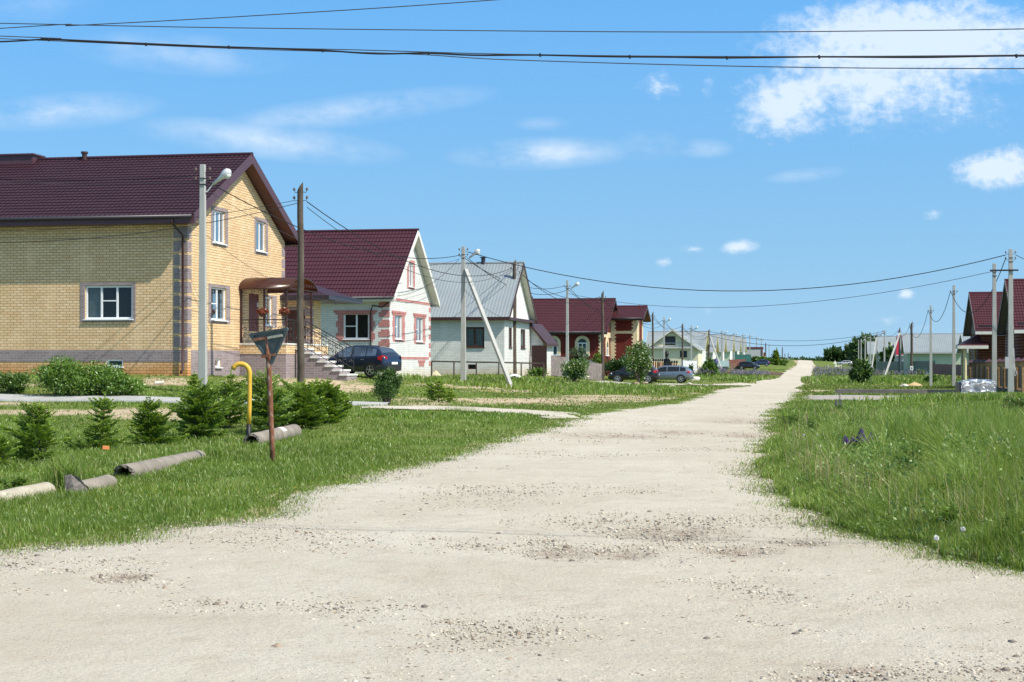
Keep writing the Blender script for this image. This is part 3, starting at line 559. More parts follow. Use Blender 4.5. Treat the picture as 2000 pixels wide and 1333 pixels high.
m = MB(); m.tube([(-6.5,D_/2-.1,8.55),(-6.5,D_/2-.1,8.82)], .1, 12); m.tube([(-6.5,D_/2-.1,8.82),(-6.5,D_/2-.1,8.9)], .14, 12); m.build('vent_pipe', DKB, T)
# porch: platform, steps, rails, posts, canopy
d0 = h.un('G', 468, 690)[0]; PT = 1.24; PW = 1.9
m = MB(); m.box(.0, PW, d0, D_, -.3, PT*.66, 1); m.box(.0, PW+.02, d0-.02, D_, PT*.66, PT-.06, 0); m.box(0, PW+.05, d0-.05, D_, PT-.06, PT, 2); m.build('porch_platform', [YBR, PBR, STEP], T)
m = MB(); ns = 7; sw = .30; s0 = d0+1.0; s1 = s0+1.5
for i in range(ns):
    zt = PT-(i+1)*PT/(ns+.2); x = PW+.05+i*sw; m.box(x, x+sw+.03, s0, s1, zt-.07, zt, 0); m.box(x-.0, x+sw+.001, s0+.05, s1-.05, -.3, zt-.07, 1)
m.build('steps', [STEP, PBR], T)
def scroll(mb, c, ax, r, fl=1, k=14, w=.012):
    ax = Vector(ax); pts = [Vector(c)+ax*math.cos(a)*q*fl+Vector((0,0,1))*math.sin(a)*q for a, q in ((i/k*5.4, r*(1-.75*i/k)) for i in range(k+1))]; mb.tube(pts, w, 4)
def rail(pts, posts=True, h_=.92, low=.08, sc=True):
    m = MB()
    for a, b in zip(pts[:-1], pts[1:]):
        a, b = Vector(a), Vector(b); m.tube([a+Vector((0,0,h_)), b+Vector((0,0,h_))], .022, 6); m.tube([a+Vector((0,0,low)), b+Vector((0,0,low))], .014, 5); m.tube([a+Vector((0,0,h_-.13)), b+Vector((0,0,h_-.13))], .012, 5)
        n = max(2, int((b-a).length/.30)); dv = (b-a); ax = dv.normalized()
        for i in range(n+1):
            p = a+dv*i/n; m.tube([p+Vector((0,0,-.02 if i % n == 0 else low)), p+Vector((0,0,h_))], .018 if i % n == 0 else .010, 5)
            if sc and i < n:
                c = a+dv*(i+.5)/n; scroll(m, c+Vector((0,0,.30)), ax, .10); scroll(m, c+Vector((0,0,.56)), ax, .10, -1)
    return m
xe = PW+.05+(ns-.5)*sw; zb_ = .16
rail([(.05,d0+.04,PT),(1.0,d0+.04,PT),(PW-.02,d0+.04,PT),(PW-.02,s0-.1,PT)]).build('porch_railing', IRON, T)
rail([(PW-.02,s0,PT),(xe,s0,zb_)]).build('stair_railing', IRON, T); rail([(PW-.02,s1,PT),(xe,s1,zb_)]).build('stair_railing', IRON, T)
cy0, cy1, cz0, cz1 = d0-.12, d0+3.3, 3.36, 3.86; nC = 16
arc = [(cy0+(cy1-cy0)*(1-math.cos(math.pi*i/nC))/2, cz0+(cz1-cz0)*math.sin(math.pi*i/nC)) for i in range(nC+1)]
for (px_, py_) in ((.06,d0+.04),(1.0,d0+.04),(PW,d0+.04),(PW,cy1-.12)):
    m = MB(); m.bar((px_,py_,PT),(px_,py_,cz0+.03), .07, .07)
    for k in range(9): scroll(m, (px_+.10 if px_ < 1.5 else px_-.10, py_, PT+1.0+k*.14), (1,0,0), .05, 1 if px_ < 1.5 else -1, 8, .008)
    m.build('porch_post', DKB, T)
m = MB(); x1_ = PW+.22
P0 = [(0,a,b) for a, b in arc]; P1 = [(x1_,a,b) for a, b in arc]; P2 = [(0,a,b+.02) for a, b in arc]; P3 = [(x1_,a,b+.02) for a, b in arc]; k = nC+1
m.add(P0+P1+P2+P3, [(i,i+1,k+i+1,k+i) for i in range(nC)]+[(2*k+i,3*k+i,3*k+i+1,2*k+i+1) for i in range(nC)]+[(k+i,k+i+1,3*k+i+1,3*k+i) for i in range(nC)]); ca = m.build('porch_canopy', BRZ, T, smooth=True)
m = MB()
for x in (.03, 1.05, x1_): m.tube([(x,a,b-.02) for a, b in arc], .022, 5)
m.tube([(0,cy0+.03,cz0),(x1_,cy0+.03,cz0)], .03, 6); m.tube([(0,cy1-.03,cz0),(x1_,cy1-.03,cz0)], .03, 6); m.tube([(x1_,cy0,cz0),(x1_,cy1,cz0)], .025, 6)
for i in range(9): scroll(m, (x1_, cy0+.4+i*.33, cz0+.16), (0,1,0), .10, 1 if i % 2 else -1, 10, .012)
for i in range(6): scroll(m, (.25+i*.32, cy0+.04, cz0-.14), (1,0,0), .10, 1 if i % 2 else -1, 10, .012)
m.build('canopy_frame', DKB, ca)
# annex behind the porch
ax1 = h.un('F', 607, 650, D_)[0]; af = h.fr('F', D_); ad = h.rect('F', 561, 606, 596, 676, D_)
m = MB(); wall(m, af, .02, ax1, -.3, 3.25, [ad]); m.box(ax1-.02, ax1, D_+.02, D_+1.4, -.3, 3.25); m.box(.02, ax1-.02, D_+1.3, D_+1.4, -.3, 3.25); m.build('annex_wall', YBR, T)
m = MB()
for i in range(6): wbox(m, af, ax1-.28, ax1+.012, 1.2+i*.42, 1.5+i*.42, 0, .012); m.box(ax1, ax1+.012, D_, D_+.35, 1.2+i*.42, 1.5+i*.42)
wbox(m, af, ad[0]-.12, ad[1]+.12, ad[3], ad[3]+.12, 0, .014); wbox(m, af, .03, ax1+.01, -.3, .9, 0, .01); m.build('annex_quoin', PBR, T)
m = MB(); wbox(m, af, ad[0], ad[1], ad[2], ad[3], -.12, -.06); do = m.build('annex_door', DKB, T)
m = MB(); e0, e1_, f0, f1 = -.3, ax1+.95, D_-.6, D_+4.4; zt = 3.95; ze = 3.28
m.add([(e0,f0,ze),(e1_,f0,ze),(e1_,f1,ze),(e0,f1,ze),(e0,f0+2,zt),(.4,f0+2,zt),(.4,f1-2,zt),(e0,f1-2,zt)], [(0,1,5,4),(1,2,6,5),(2,3,7,6),(4,5,6,7),(0,3,2,1)]); rf = m.build('annex_roof', TPL, T)
m = MB(); m.box(e0, e1_+.05, f0-.05, f0, ze-.17, ze+.03); m.box(e1_, e1_+.05, f0, f1, ze-.17, ze+.03); m.box(e0, e1_, f0, f1, ze-.17, ze-.13); m.tube([(e1_,f0,ze-.17),(e1_+.35,f0-.1,ze-.22),(e1_+.38,f0-.1,ze-.38)], .035, 6); m.build('gutter', DGR, rf)
for i, (bx, by) in enumerate(((1.0,d0-.02),(PW,d0-.02))):                    # hanging flower baskets
    b = House.__dict__ and thing('flower_basket', ['red flower basket hanging on the middle porch post', 'red flower basket hanging on the outer porch corner post'][i], 'flower basket', h.o+h.ux*bx+h.uy*(by-.13)+Vector((0,0,PT+1.15)), h.rz, 'flower baskets hanging on the porch posts')
    m = MB(); m.tube([(0,0,-.12),(0,0,-.08),(0,0,.02)], [.05,.13,.17], 12); m.build('basket', DKB, b)
    n = 260; c = RNG.normal(0, 1, (n, 3)); c /= np.linalg.norm(c, axis=1)[:,None]; c = c*np.array([.24,.24,.16])*RNG.uniform(.5, 1, (n,1))+np.array([0,0,.08])
    BASKET = (b, c) if i == 0 else BASKET; b['_'] = 0; del b['_']
    rd_ = RNG.normal(0, 1, (n, 3)); rd_ /= np.linalg.norm(rd_, axis=1)[:,None]; s2 = np.cross(rd_, RNG.normal(0, 1, (n, 3))); s2 /= np.linalg.norm(s2, axis=1)[:,None]
    Vt = np.stack([c-s2*.04, c+rd_*.04, c+s2*.04, c-rd_*.04], 1).reshape(-1, 3); fast('flowers', Vt, np.arange(4*n).reshape(n, 4), leafm('red_flower_%d' % i, (.35,.02,.03), (.10,.12,.03), .2), b)
# ================================================================== 2. white brick house
h = House('white_brick_house', 'white brick house with pink brick corners and burgundy metal-tile roof behind the dark blue car', 'house', 760, 735, 82)
T = h.t; H2 = h; W_, D_, ZE, ZA = 12.0, 8.9, 4.15, 7.45; f, g = h.fr('F'), h.fr('G')
fw = h.rect('F', 671, 612, 721, 663); ft = h.rect('F', 660, 606, 729, 668)
A_ = [((771,615,785,663),(767,608,790,668)),((812.7,620,826,668),(809,613,830,672)),((798,514,807,561),(795,509,810,565))]; AH = [(h.rect('G', *a), h.rect('G', *b)) for a, b in A_]
m = MB(); wall(m, f, -W_, 0, -.3, ZE, [fw]); wall(m, g, 0, D_, -.3, ZE, [a[0] for a in AH], (ZE, ZA+.02, D_/2)); m.box(-W_, -W_+.02, .02, D_, -.3, ZE); m.box(-W_, -.02, D_-.02, D_, -.3, ZE); m.prism([(-W_,0,ZE),(-W_,D_,ZE),(-W_,D_/2,ZA)], (.02,0,0)); m.build('wall', WBR, T)
m = MB(); z = .5
while z < ZE-.3: wbox(m, f, -.55, .014, z, z+.26, 0, .012); wbox(m, f, -.42, .012, z+.26, z+.38, 0, .010); wbox(m, g, 0, .10, z, z+.30, 0, .014); wbox(m, g, D_-.45, D_, z, z+.26, 0, .012); z += .5
_, zb1 = h.un('G', 800, 588); _, zb0 = h.un('G', 800, 700); wbox(m, g, .12, D_-.1, zb1-.1, zb1+.04, 0, .012); wbox(m, g, .12, D_-.46, zb0-.07, zb0+.07, 0, .012)
m.build('corner_quoin', PKB, T)
window(T, f, fw, 2, tr=((0,.5),), trim=ft, tmat=PKB, ears=1, bar=.065)
for i, (a, b) in enumerate(AH): window(T, g, a, 2, tr=((0,.5),), trim=b, tmat=PKB, ears=i < 2, curtain=3)
for x in (774, 823):
    r = h.rect('G', x-5, 708, x+5, 716); m = MB(); wbox(m, g, r[0], r[1], r[2], r[3], 0, .02); wbox(m, g, r[0]-.2, r[1]+.2, r[3], r[3]+.12, 0, .03); m.build('vent', PKB, T)
gable_roof(T, -W_-.4, .42, -.5, D_+.5, 4.02, 7.76, TBD, WSO, WSO, th=.2, row=.36, boxed=(0, D_), barge=WSO)
m = MB(); m.tube([(.04,-.45,4.0),(-.02,-.06,3.75),(-.35,-.06,3.5),(-.85,-.06,3.6),(-.95,-.05,3.3),(-.95,-.05,1.2),(-1.1,-.1,.9)], .03, 6); m.build('cable_conduit', IRON, T, smooth=True)
# ================================================================== 3. grey-roofed white brick house
h = House('grey_roof_house', 'white brick house with steep grey sheet roof and brown windows behind the braced concrete pole', 'house', 985, 728, 101)
T = h.t; H3 = h; W_, D_, ZE, ZA = 11.0, 9.1, 3.45, 6.9; f, g = h.fr('F'), h.fr('G')
fw = h.rect('F', 908, 639, 946, 679); fb_ = h.rect('F', 914, 712, 929, 721.5); A_ = [h.rect('G', 993.5, 640, 1000, 679), h.rect('G', 1017, 643.5, 1026, 680.5)]
m = MB(); wall(m, f, -W_, 0, -.4, ZE, [fw, fb_]); wall(m, g, 0, D_, -.4, ZE, A_); m.box(-W_, -W_+.02, .02, D_, -.3, ZE); m.box(-W_, -.02, D_-.02, D_, -.3, ZE); m.build('wall', WBR, T)
m = MB(); m.prism([(.0,-.02,ZE+.02),(.0,D_+.02,ZE+.02),(.0,D_/2,ZA)], (-.05,0,0)); m.build('gable_board', WSID, T); m = MB(); m.prism([(-W_,0,ZE),(-W_,D_,ZE),(-W_,D_/2,ZA)], (.02,0,0)); m.build('gable_board', WSID, T)
m = MB(); m.box(-.01, .35, -.4, D_+.4, ZE-.16, ZE+.02); m.build('gable_ledge', DKB, T)
window(T, f, fw, 2, BRF, curtain=3, bar=.09); window(T, f, fb_, 1, BRF, sill=False); [window(T, g, a, 1, BRF, bar=.09, curtain=3) for a in A_]
gable_roof(T, -W_-.4, .42, -.42, D_+.42, ZE+.02, 7.13, GRS, DKB, WSO, th=.16, wave=.21, row=None, amp=.016, dens=4, barge=DKB, gut=False, boxed=(0, D_))
m = MB(); m.tube([(-2.3,D_/2,7.0),(-2.3,D_/2,7.5)], .14, 10); m.tube([(-2.3,D_/2,7.5),(-2.3,D_/2,7.55)], .24, 10); m.build('chimney', DGR, T)
zt = h.un('F', 1037, 634, D_)[1]; xl, zl = h.un('F', 1068, 674, D_)
m = MB(); m.prism([(.02,D_+.05,-.4),(xl-.25,D_+.05,-.4),(xl-.25,D_+.05,zl+.15),(.02,D_+.05,zt-.1)], (0,4,0)); m.build('lean_to_wall', WBR, T)
m = MB(); m.prism([(.03,D_-.3,zt+.1),(xl+.05,D_-.3,zl+.1),(xl+.05,D_-.3,zl-.08),(.03,D_-.3,zt-.08)], (0,5,0)); m.build('lean_to_roof', DKB, T)
g0 = h.rect('F', 1038.5, 675, 1068, 711, D_-.45); m = MB(); m.box(g0[0], g0[1], D_-.47, D_-.43, -.2, g0[3])
for i in range(12): x = g0[0]+(g0[1]-g0[0])*(i+.5)/12; m.box(x-.02, x+.02, D_-.49, D_-.47, -.2, g0[3])
m.build('gate_panel', DKB, T)
# ================================================================== 4. red brick house with cream corners
h = House('red_brick_house', 'dark red brick house with cream corners, arched windows and maroon tile roof', 'house', 1176, 744, 148)
T = h.t; H4 = h; W_, D_, ZE, ZA = 13.0, 11.8, 4.55, 7.35; f, g = h.fr('F'), h.fr('G')
m = MB(); wall(m, f, -W_, 0, -.5, ZE); wall(m, g, 0, D_, -.5, ZE, (), (ZE, ZA, D_/2)); m.box(-W_, -W_+.02, .02, D_, -.3, ZE); m.box(-W_, -.02, D_-.02, D_, -.3, ZE)
wd0 = h.un('G', 1192, 690)[0]; wx = h.un('F', 1243, 680, wd0)[0]; wz = 5.9; we = wd0+5.6
ww_ = h.fr('F', wd0); m.box(.02, wx, wd0, we, -.5, wz); m.prism([(wx,wd0,wz),(wx,we,wz),(wx,(wd0+we)/2,wz+1.4)], (-.02,0,0)); m.build('wall', RDB, T)
m = MB(); z = .6
while z < ZE: wbox(m, f, -.34, .02, z, z+.17, 0, .03); wbox(m, f, -.22, .02, z+.17, z+.34, 0, .03); wbox(m, g, 0, .7, z, z+.34, 0, .03); z += .34
wbox(m, g, 0, wd0, 4.0, 4.5, .03, .05); z = .6
while z < wz-.1: wbox(m, ww_, .02, .55, z, z+.17, 0, .03); wbox(m, ww_, .02, .42, z+.17, z+.34, 0, .03); wbox(m, ww_, wx-.45, wx+.03, z, z+.17, 0, .03); wbox(m, ww_, wx-.32, wx+.03, z+.17, z+.34, 0, .03); z += .34
m.box(wx, wx+.04, wd0-.03, wd0+2.0, .5, wz); m.box(wx, wx+.04, we-.9, we, .5, wz); wbox(m, ww_, .42, wx-.3, h.un('F', 1200, 652, wd0)[1], h.un('F', 1200, 647, wd0)[1], 0, .035); m.build('corner_quoin', CRB, T)
m = MB(); wbox(m, f, -W_, .04, -.5, h.un('F', 1120, 704)[1], 0, .06); wbox(m, ww_, 0, wx+.03, -.5, .55, .03, .08); m.build('plinth', GYB, T)
def arched(fr, r, rim, mat_):
    a0, a1, z0, z1 = r; c = (a0+a1)/2; R_ = (a1-a0)/2; zs = z1-R_; n = 16
    def outl(q, zb): return [(c-q, zb), (c+q, zb)]+[(c+q*math.cos(math.pi*i/n), zs+q*math.sin(math.pi*i/n)) for i in range(n+1)]
    m = MB(); o1 = outl(R_, z0); o2 = outl(R_-rim, z0+.02)
    for i in range(len(o1)):
        j = (i+1) % len(o1)
        if i == 0: continue
        m.poly([W3(fr,*o1[i],.07), W3(fr,*o1[j],.07), W3(fr,*o2[j],.07), W3(fr,*o2[i],.07)]); m.poly([W3(fr,*o1[i],0), W3(fr,*o1[j],0), W3(fr,*o1[j],.07), W3(fr,*o1[i],.07)]); m.poly([W3(fr,*o2[i],0.02), W3(fr,*o2[j],0.02), W3(fr,*o2[j],.07), W3(fr,*o2[i],.07)])
    wd = m.build('arched_window', mat_, T); m = MB(); m.poly([W3(fr,*p,.03) for p in o2]); m.build('pane', GLB, wd)
    m = MB(); wbox(m, fr, c-.04, c+.04, z0, zs, .03, .06); wbox(m, fr, c-R_+rim, c+R_-rim, zs-.04, zs+.04, .03, .062); wbox(m, fr, c-R_+rim, c-R_+rim+.07, z0, zs-.04, .03, .061); wbox(m, fr, c+R_-rim-.07, c+R_-rim, z0, zs-.04, .03, .061); m.build('frame', WPV, wd)
    m = MB(); wbox(m, fr, c-R_, c+R_, z0-.1, z0, 0, .12); m.build('sill', WPV, wd)
for r in ((1066,656,1095,693),(1123,656,1152,693)): arched(f, h.rect('F', *r), .28, CRB)
arched(g, h.rect('G', 1182.3, 657, 1188.3, 694), .5, CRB)
gable_roof(T, -W_-.4, .5, -.5, D_+.5, 4.5, 7.72, TRD, DKB, SOF, th=.22, row=.36, dens=3, barge=DKB, boxed=(0, D_))
gable_roof(T, -1.5, wx+.75, wd0-.6, we+.5, wz+.0, 7.1, TRD, DKB, SOF, th=.22, row=.36, dens=3, barge=DKB)
m = MB(); m.tube([(-7.6,D_/2,7.6),(-7.6,D_/2,8.0)], .12, 8); m.build('vent_pipe', DGR, T)
# ================================================================== 5. cream gable-fronted house and the row of like houses behind
h = House('cream_house', 'cream sided house with white-edged gable facing the viewer behind the red picket fence', 'house', 1363.5, 722, 238)
T = h.t; H5 = h; D_ = 9; W_ = 7.6; f = h.fr('F'); ZE = h.un('F', 1363, 683)[1]; ZA = h.un('F', 1307, 647)[1]; xa = h.un('F', 1312, 650)[0]
wa = h.rect('F', 1298.5, 658.5, 1318, 673); wb = h.rect('F', 1328, 685.5, 1342, 698); wc = h.rect('F', 1297.5, 687, 1304, 698)
m = MB(); wall(m, f, -W_, 0, -.5, ZE, [wa, wb, wc], (ZE, ZA, -W_/2)); m.box(-.02, 0, .02, D_, -.5, ZE); m.box(-W_, -W_+.02, .02, D_, -.5, ZE); m.box(-W_, 0, D_, D_+.02, -.5, ZE); m.build('wall', CREAM, T)
window(T, f, wa, 3, BRF, gl=GLB, trim=(wa[0]-.1,wa[1]+.1,wa[2]-.1,wa[3]+.1), tmat=DGR, bar=.08); window(T, f, wb, 2, BRF, gl=GLB, bar=.08); window(T, f, wc, 1, BRF, bar=.08)
m = MB(); wbox(m, f, -W_-.2, .2, ZE+.15, ZE+.42, 0, .5); wbox(m, f, -W_, 0, ZE+.9, ZE+1.0, 0, .06); m.build('eave_ledge', GSID, T)
rt = thing('_tmp', None, None); bpy.data.objects.remove(rt)
def gable_roof_y(parent, x0, x1, y0, y1, ze, zr, tm, trim, soff, th=.18):
    xm = (x0+x1)/2; r = MB(); slope(r, (xm,y0,zr), (xm,y1,zr), (x0,y0,ze), .19, None, .035, dens=3); slope(r, (xm,y0,zr), (xm,y1,zr), (x1,y0,ze), .19, None, .035, dens=3); ro = r.build('roof', tm, parent)
    b = MB()
    for xa_, xb_ in ((x0,xm),(x1,xm)): b.prism([(xa_,y0-.02,ze+.04),(xb_,y0-.02,zr+.05),(xb_,y0-.02,zr-th-.1),(xa_,y0-.02,ze-th-.1)], (0,.05,0)); b.prism([(xa_,y0+.04,ze-.02),(xb_,y0+.04,zr-.02),(xb_,y0+.04,zr-.1),(xa_,y0+.04,ze-.1)], (0,y1-y0-.06,0))
    b.build('barge_board', trim, ro); return ro
gable_roof_y(T, -W_-.45, .45, -.6, D_, ZE+.02, ZA+.3, GRS, WSO, WSO)
def row_house(px, Y, pyb, ridge_py, W_=8.5, D_=9.5, label='', name='row_house', wallm=None, gabm=None):
    h = House(name, label, 'house', px, pyb, Y, group='grey-roofed houses in a row up the street'); T = h.t; f, g = h.fr('F'), h.fr('G'); zr = EYE+(HY-ridge_py)/F*(Y+D_/2)-h.o.z; ze = zr*.47
    m = MB(); wf = (-3.4, -2.0, 1.1, ze-.4); wg = (D_*.38, D_*.62, 1.0, ze-.3); wall(m, f, -W_, 0, -1.5, ze, [wf]); m.box(-W_, -W_+.02, .02, D_, -1.5, ze); m.box(-W_, 0, D_, D_+.02, -1.5, ze); m.build('wall', wallm or PGREEN, T)
    m = MB(); wall(m, g, 0, D_, -1.5, ze, [wg], (ze, zr-.25, D_/2)); m.build('gable_wall', gabm or WSID, T)
    window(T, f, wf, 2, bar=.08); window(T, g, wg, 2, bar=.08); gable_roof(T, -W_-.3, .6, -.5, D_+.5, ze, zr, GRS, WSO, YSOF, th=.18, row=None, wave=.25, amp=.018, dens=3, gut=False, barge=YSOF); return h
lab = ['grey-roofed cream house right behind the white-edged gable house', 'grey-roofed pale house behind the dark braced wooden pole', 'grey-roofed pale house third beyond the cream gable house', 'grey-roofed pale house above the brown sheet fence', 'last grey-roofed pale house before the flat grey building']
for i, (px, Y, pb, rp) in enumerate(((1371,262,717,648),(1392,292,716,654.5),(1409,322,714,655),(1426,354,712,655.5),(1440,388,710,657.5))): row_house(px, Y, pb, rp, W_=7.5 if i else 9, label=lab[i], wallm=CREAM if i == 0 else PGREEN)
row_house(1451, 420, 709, 661.5, 5, label='small grey-roofed house with white gable touching the flat grey building')
h = House('flat_roofed_building', 'grey flat-roofed building with a red-brown top band, right end of the far houses', 'building', 1489, 708, 452)
m = MB(); m.box(-5.7, 0, 0, 8, -2, h.un('F', 1470, 682)[1]); m.build('wall', GSID, h.t)
m = MB(); zz = h.un('F', 1470, 682)[1]; m.box(-5.8, .1, -.1, 8.1, zz, zz+.55); m.box(-.28, .12, -.12, .2, -2, zz); m.build('top_band', FRD, h.t); m = MB(); m.box(-4.6,-3.2,-.04,0,.0,2.2); m.build('door', DGR, h.t)
h = House('small_shed', 'small brown flat shed just right of the flat grey building', 'shed', 1495.5, 707, 470); m = MB(); m.box(-.95, 0, 0, 3, -2, 2.6); m.build('wall', FBR, h.t); m = MB(); m.box(-1.05, .1, -.1, 3.1, 2.6, 2.72); m.build('roof', GRS, h.t)
# ================================================================== right side of the street
RZ2 = -TH
def log_house(px, Y, pyb, er, rr, label, W_=11, D_=9.0):
    h = House('log_house', label, 'house', px, pyb, Y, rz=RZ2, group='brown log-sided houses behind the brick fence'); T = h.t; ze = EYE+(HY-er)/F*Y-h.o.z; zr = EYE+(HY-rr)/F*(Y+D_/2)-h.o.z; f, l = h.fr('F'), h.fr('L')
    m = MB(); wall(m, f, 0, W_, -.5, .25); z = .25
    while z < ze-.02: m.tube([(0,.05,z+.1),(W_,.05,z+.1)], .105, 8); m.tube([(.05,.05,z+.1),(.05,D_,z+.1)], .105, 8); z += .2
    m.box(.03, W_, .04, D_, -.5, ze); m.build('wall', LOGW, T, smooth=True)
    m = MB(); m.prism([(-.02,0,ze),(-.02,D_,ze),(-.02,D_/2,zr-.2)], (.04,0,0)); m.build('gable_board', GGB, T)
    m = MB(); wbox(m, f, 4.2, 5.4, 1.0, 2.5, .06, .16); wd = m.build('window', WPV, T); m = MB(); wbox(m, f, 4.3, 5.3, 1.1, 2.4, .16, .165); m.build('pane', GLB, wd)
    gable_roof(T, -.55, W_+.5, -.55, D_+.55, ze+.05, zr, TRD, WSO, GGB, th=.2, row=.36, dens=3, barge=GGB, gut=False, boxed=(0, D_)); m = MB(); m.box(-.3, W_, -.4, -.36, ze+.35, ze+.5); m.build('snow_guard', IRON, T); return h, ze
hA, zeA = log_house(1918, 120, 738, 649, 573, 'brown log-sided house with steep maroon tile roof and open hipped porch, farther of the two')
hB, zeB = log_house(1996, 101, 742, 646, 548, 'brown log-sided house cut off by the right edge, nearer of the two', W_=12)
T = hA.t; x0 = hA.un('F', 1869, 680, .6)[0]; zp = hA.un('F', 1900, 676, .3)[1]; zq = hA.un('F', 1900, 655, 2)[1]
m = MB(); m.add([(x0,-.6,zp),(.4,-.6,zp),(.4,3.6,zp),(x0,3.6,zp),(x0+1.5,1.2,zq),(.4,1.2,zq),(.4,2.2,zq),(x0+1.5,2.2,zq)], [(0,1,5,4),(2,3,7,6),(3,0,4,7),(4,5,6,7),(0,3,2,1)]); pr = m.build('porch_roof', TRD, T)
m = MB(); m.box(x0-.02, .4, -.65, -.6, zp-.22, zp+.02); m.box(x0-.05, x0, -.65, 3.6, zp-.22, zp+.02); m.build('fascia', WSO, pr)
for xx, yy in ((x0+.5,-.3),(x0+1.15,3.2),(x0+1.55,3.2),(x0+.6,3.2)):
    m = MB(); m.tube([(xx,yy,-.3),(xx,yy,zp)], .14 if yy < 0 else .08, 8); m.build('porch_post', YSOF, T)
# long grey-roofed house, and others beyond
def long_house(pl, pr_, Y, pyb, er, rr, label, wm=PGREEN, rm=GRS, D_=9, wn=True):
    h = House('long_house', label, 'house', pl, pyb, Y, rz=RZ2, group='grey-roofed houses beyond the green fence'); T = h.t; W_ = h.un('F', pr_, 690)[0]; ze = EYE+(HY-er)/F*Y-h.o.z; zr = EYE+(HY-rr)/F*(Y+D_/2)-h.o.z
    m = MB(); m.box(0, W_, 0, D_, -1.2, ze); m.prism([(0,0,ze),(0,D_,ze),(0,D_/2,zr-.15)], (.03,0,0)); m.prism([(W_,0,ze),(W_,D_,ze),(W_,D_/2,zr-.15)], (-.03,0,0)); m.build('wall', wm, T); gable_roof(T, -.4, W_+.4, -.9, D_+.5, ze-.15, zr, rm, GSID, GSID, th=.16, row=None, wave=.25, amp=.018, dens=3, gut=False)
    return h
long_house(1771, 1879, 215, 722, 686, 653, 'long pale green house with grey sheet roof left of the porch', D_=9)
long_house(1889, 1960, 190, 724, 684, 652, 'pale green house with grey sheet roof seen through the open porch')
long_house(1719, 1748, 300, 719, 688, 658, 'pale house with grey sheet roof left of the crimson gambrel roof'); long_house(1698, 1716, 360, 716, 690, 668, 'smallest grey-roofed house among the trees at the street end')
h = House('crimson_roof_house', 'narrow house with steep crimson roof behind the leaning concrete brace', 'house', 1751, 720, 232, rz=RZ2); T = h.t; W_ = h.un('F', 1770, 700)[0]; ze = h.un('F', 1760, 694)[1]; zr = h.un('F', 1760, 655)[1]
m = MB(); m.box(0, W_, 0, 5, -1, ze); m.build('wall', GSID, T); m = MB(); m.add([(-.1,-.3,ze),(W_+.1,-.3,ze),(W_+.1,5.3,ze),(-.1,5.3,ze),(.15,1.6,zr),(W_-.25,1.6,zr),(W_-.25,3.4,zr),(.15,3.4,zr)], [(0,1,5,4),(1,2,6,5),(2,3,7,6),(3,0,4,7),(4,5,6,7),(0,3,2,1)]); m.build('roof', TCR, T); m = MB(); m.box(-.12, W_+.12, -.33, -.3, ze-.12, ze+.02); m.build('fascia', WSO, T)
# ================================================================== poles
PCON = plain('pole_concrete', (.40,.40,.375), .85, .10, .8, bs=.01, dirt=(.33,.33,.31)); LAMPM = plain('lamp_housing', (.60,.62,.63), .35, .05, metal=.2); PORC = plain('porcelain', (.12,.09,.08), .3, .1)
CAB = plain('black_cable', (.008,.008,.009), .7, .1); CABG = plain('grey_aluminium_wire', (.045,.045,.05), .6, .1); RUST = plain('rusty_steel', (.19,.075,.04), .85, .3, 9, dirt=(.42,.36,.30), bs=.004)
def concrete_pole(mb, H_, b=.26, t=.17):
    p = [Vector((x, y, z)) for z, r in ((-.4, b/2), (H_, t/2)) for x, y in ((-r,-r*.75),(r,-r*.75),(r,r*.75),(-r,r*.75))]
    mb.add(p, [(0,3,2,1),(4,5,6,7),(0,1,5,4),(1,2,6,5),(2,3,7,6),(3,0,4,7)])
def insul(parent, x, y, z, side):
    m = MB(); m.tube([(x,y,z),(x+side*.12,y,z-.02),(x+side*.15,y,z+.08)], .012, 5); i = m.build('hook', IRON, parent)
    m = MB(); m.tube([(x+side*.15,y,z+.06),(x+side*.15,y,z+.10),(x+side*.15,y,z+.16)], [.045,.05,.025], 8); m.build('insulator', PORC, i)
POLES = {}
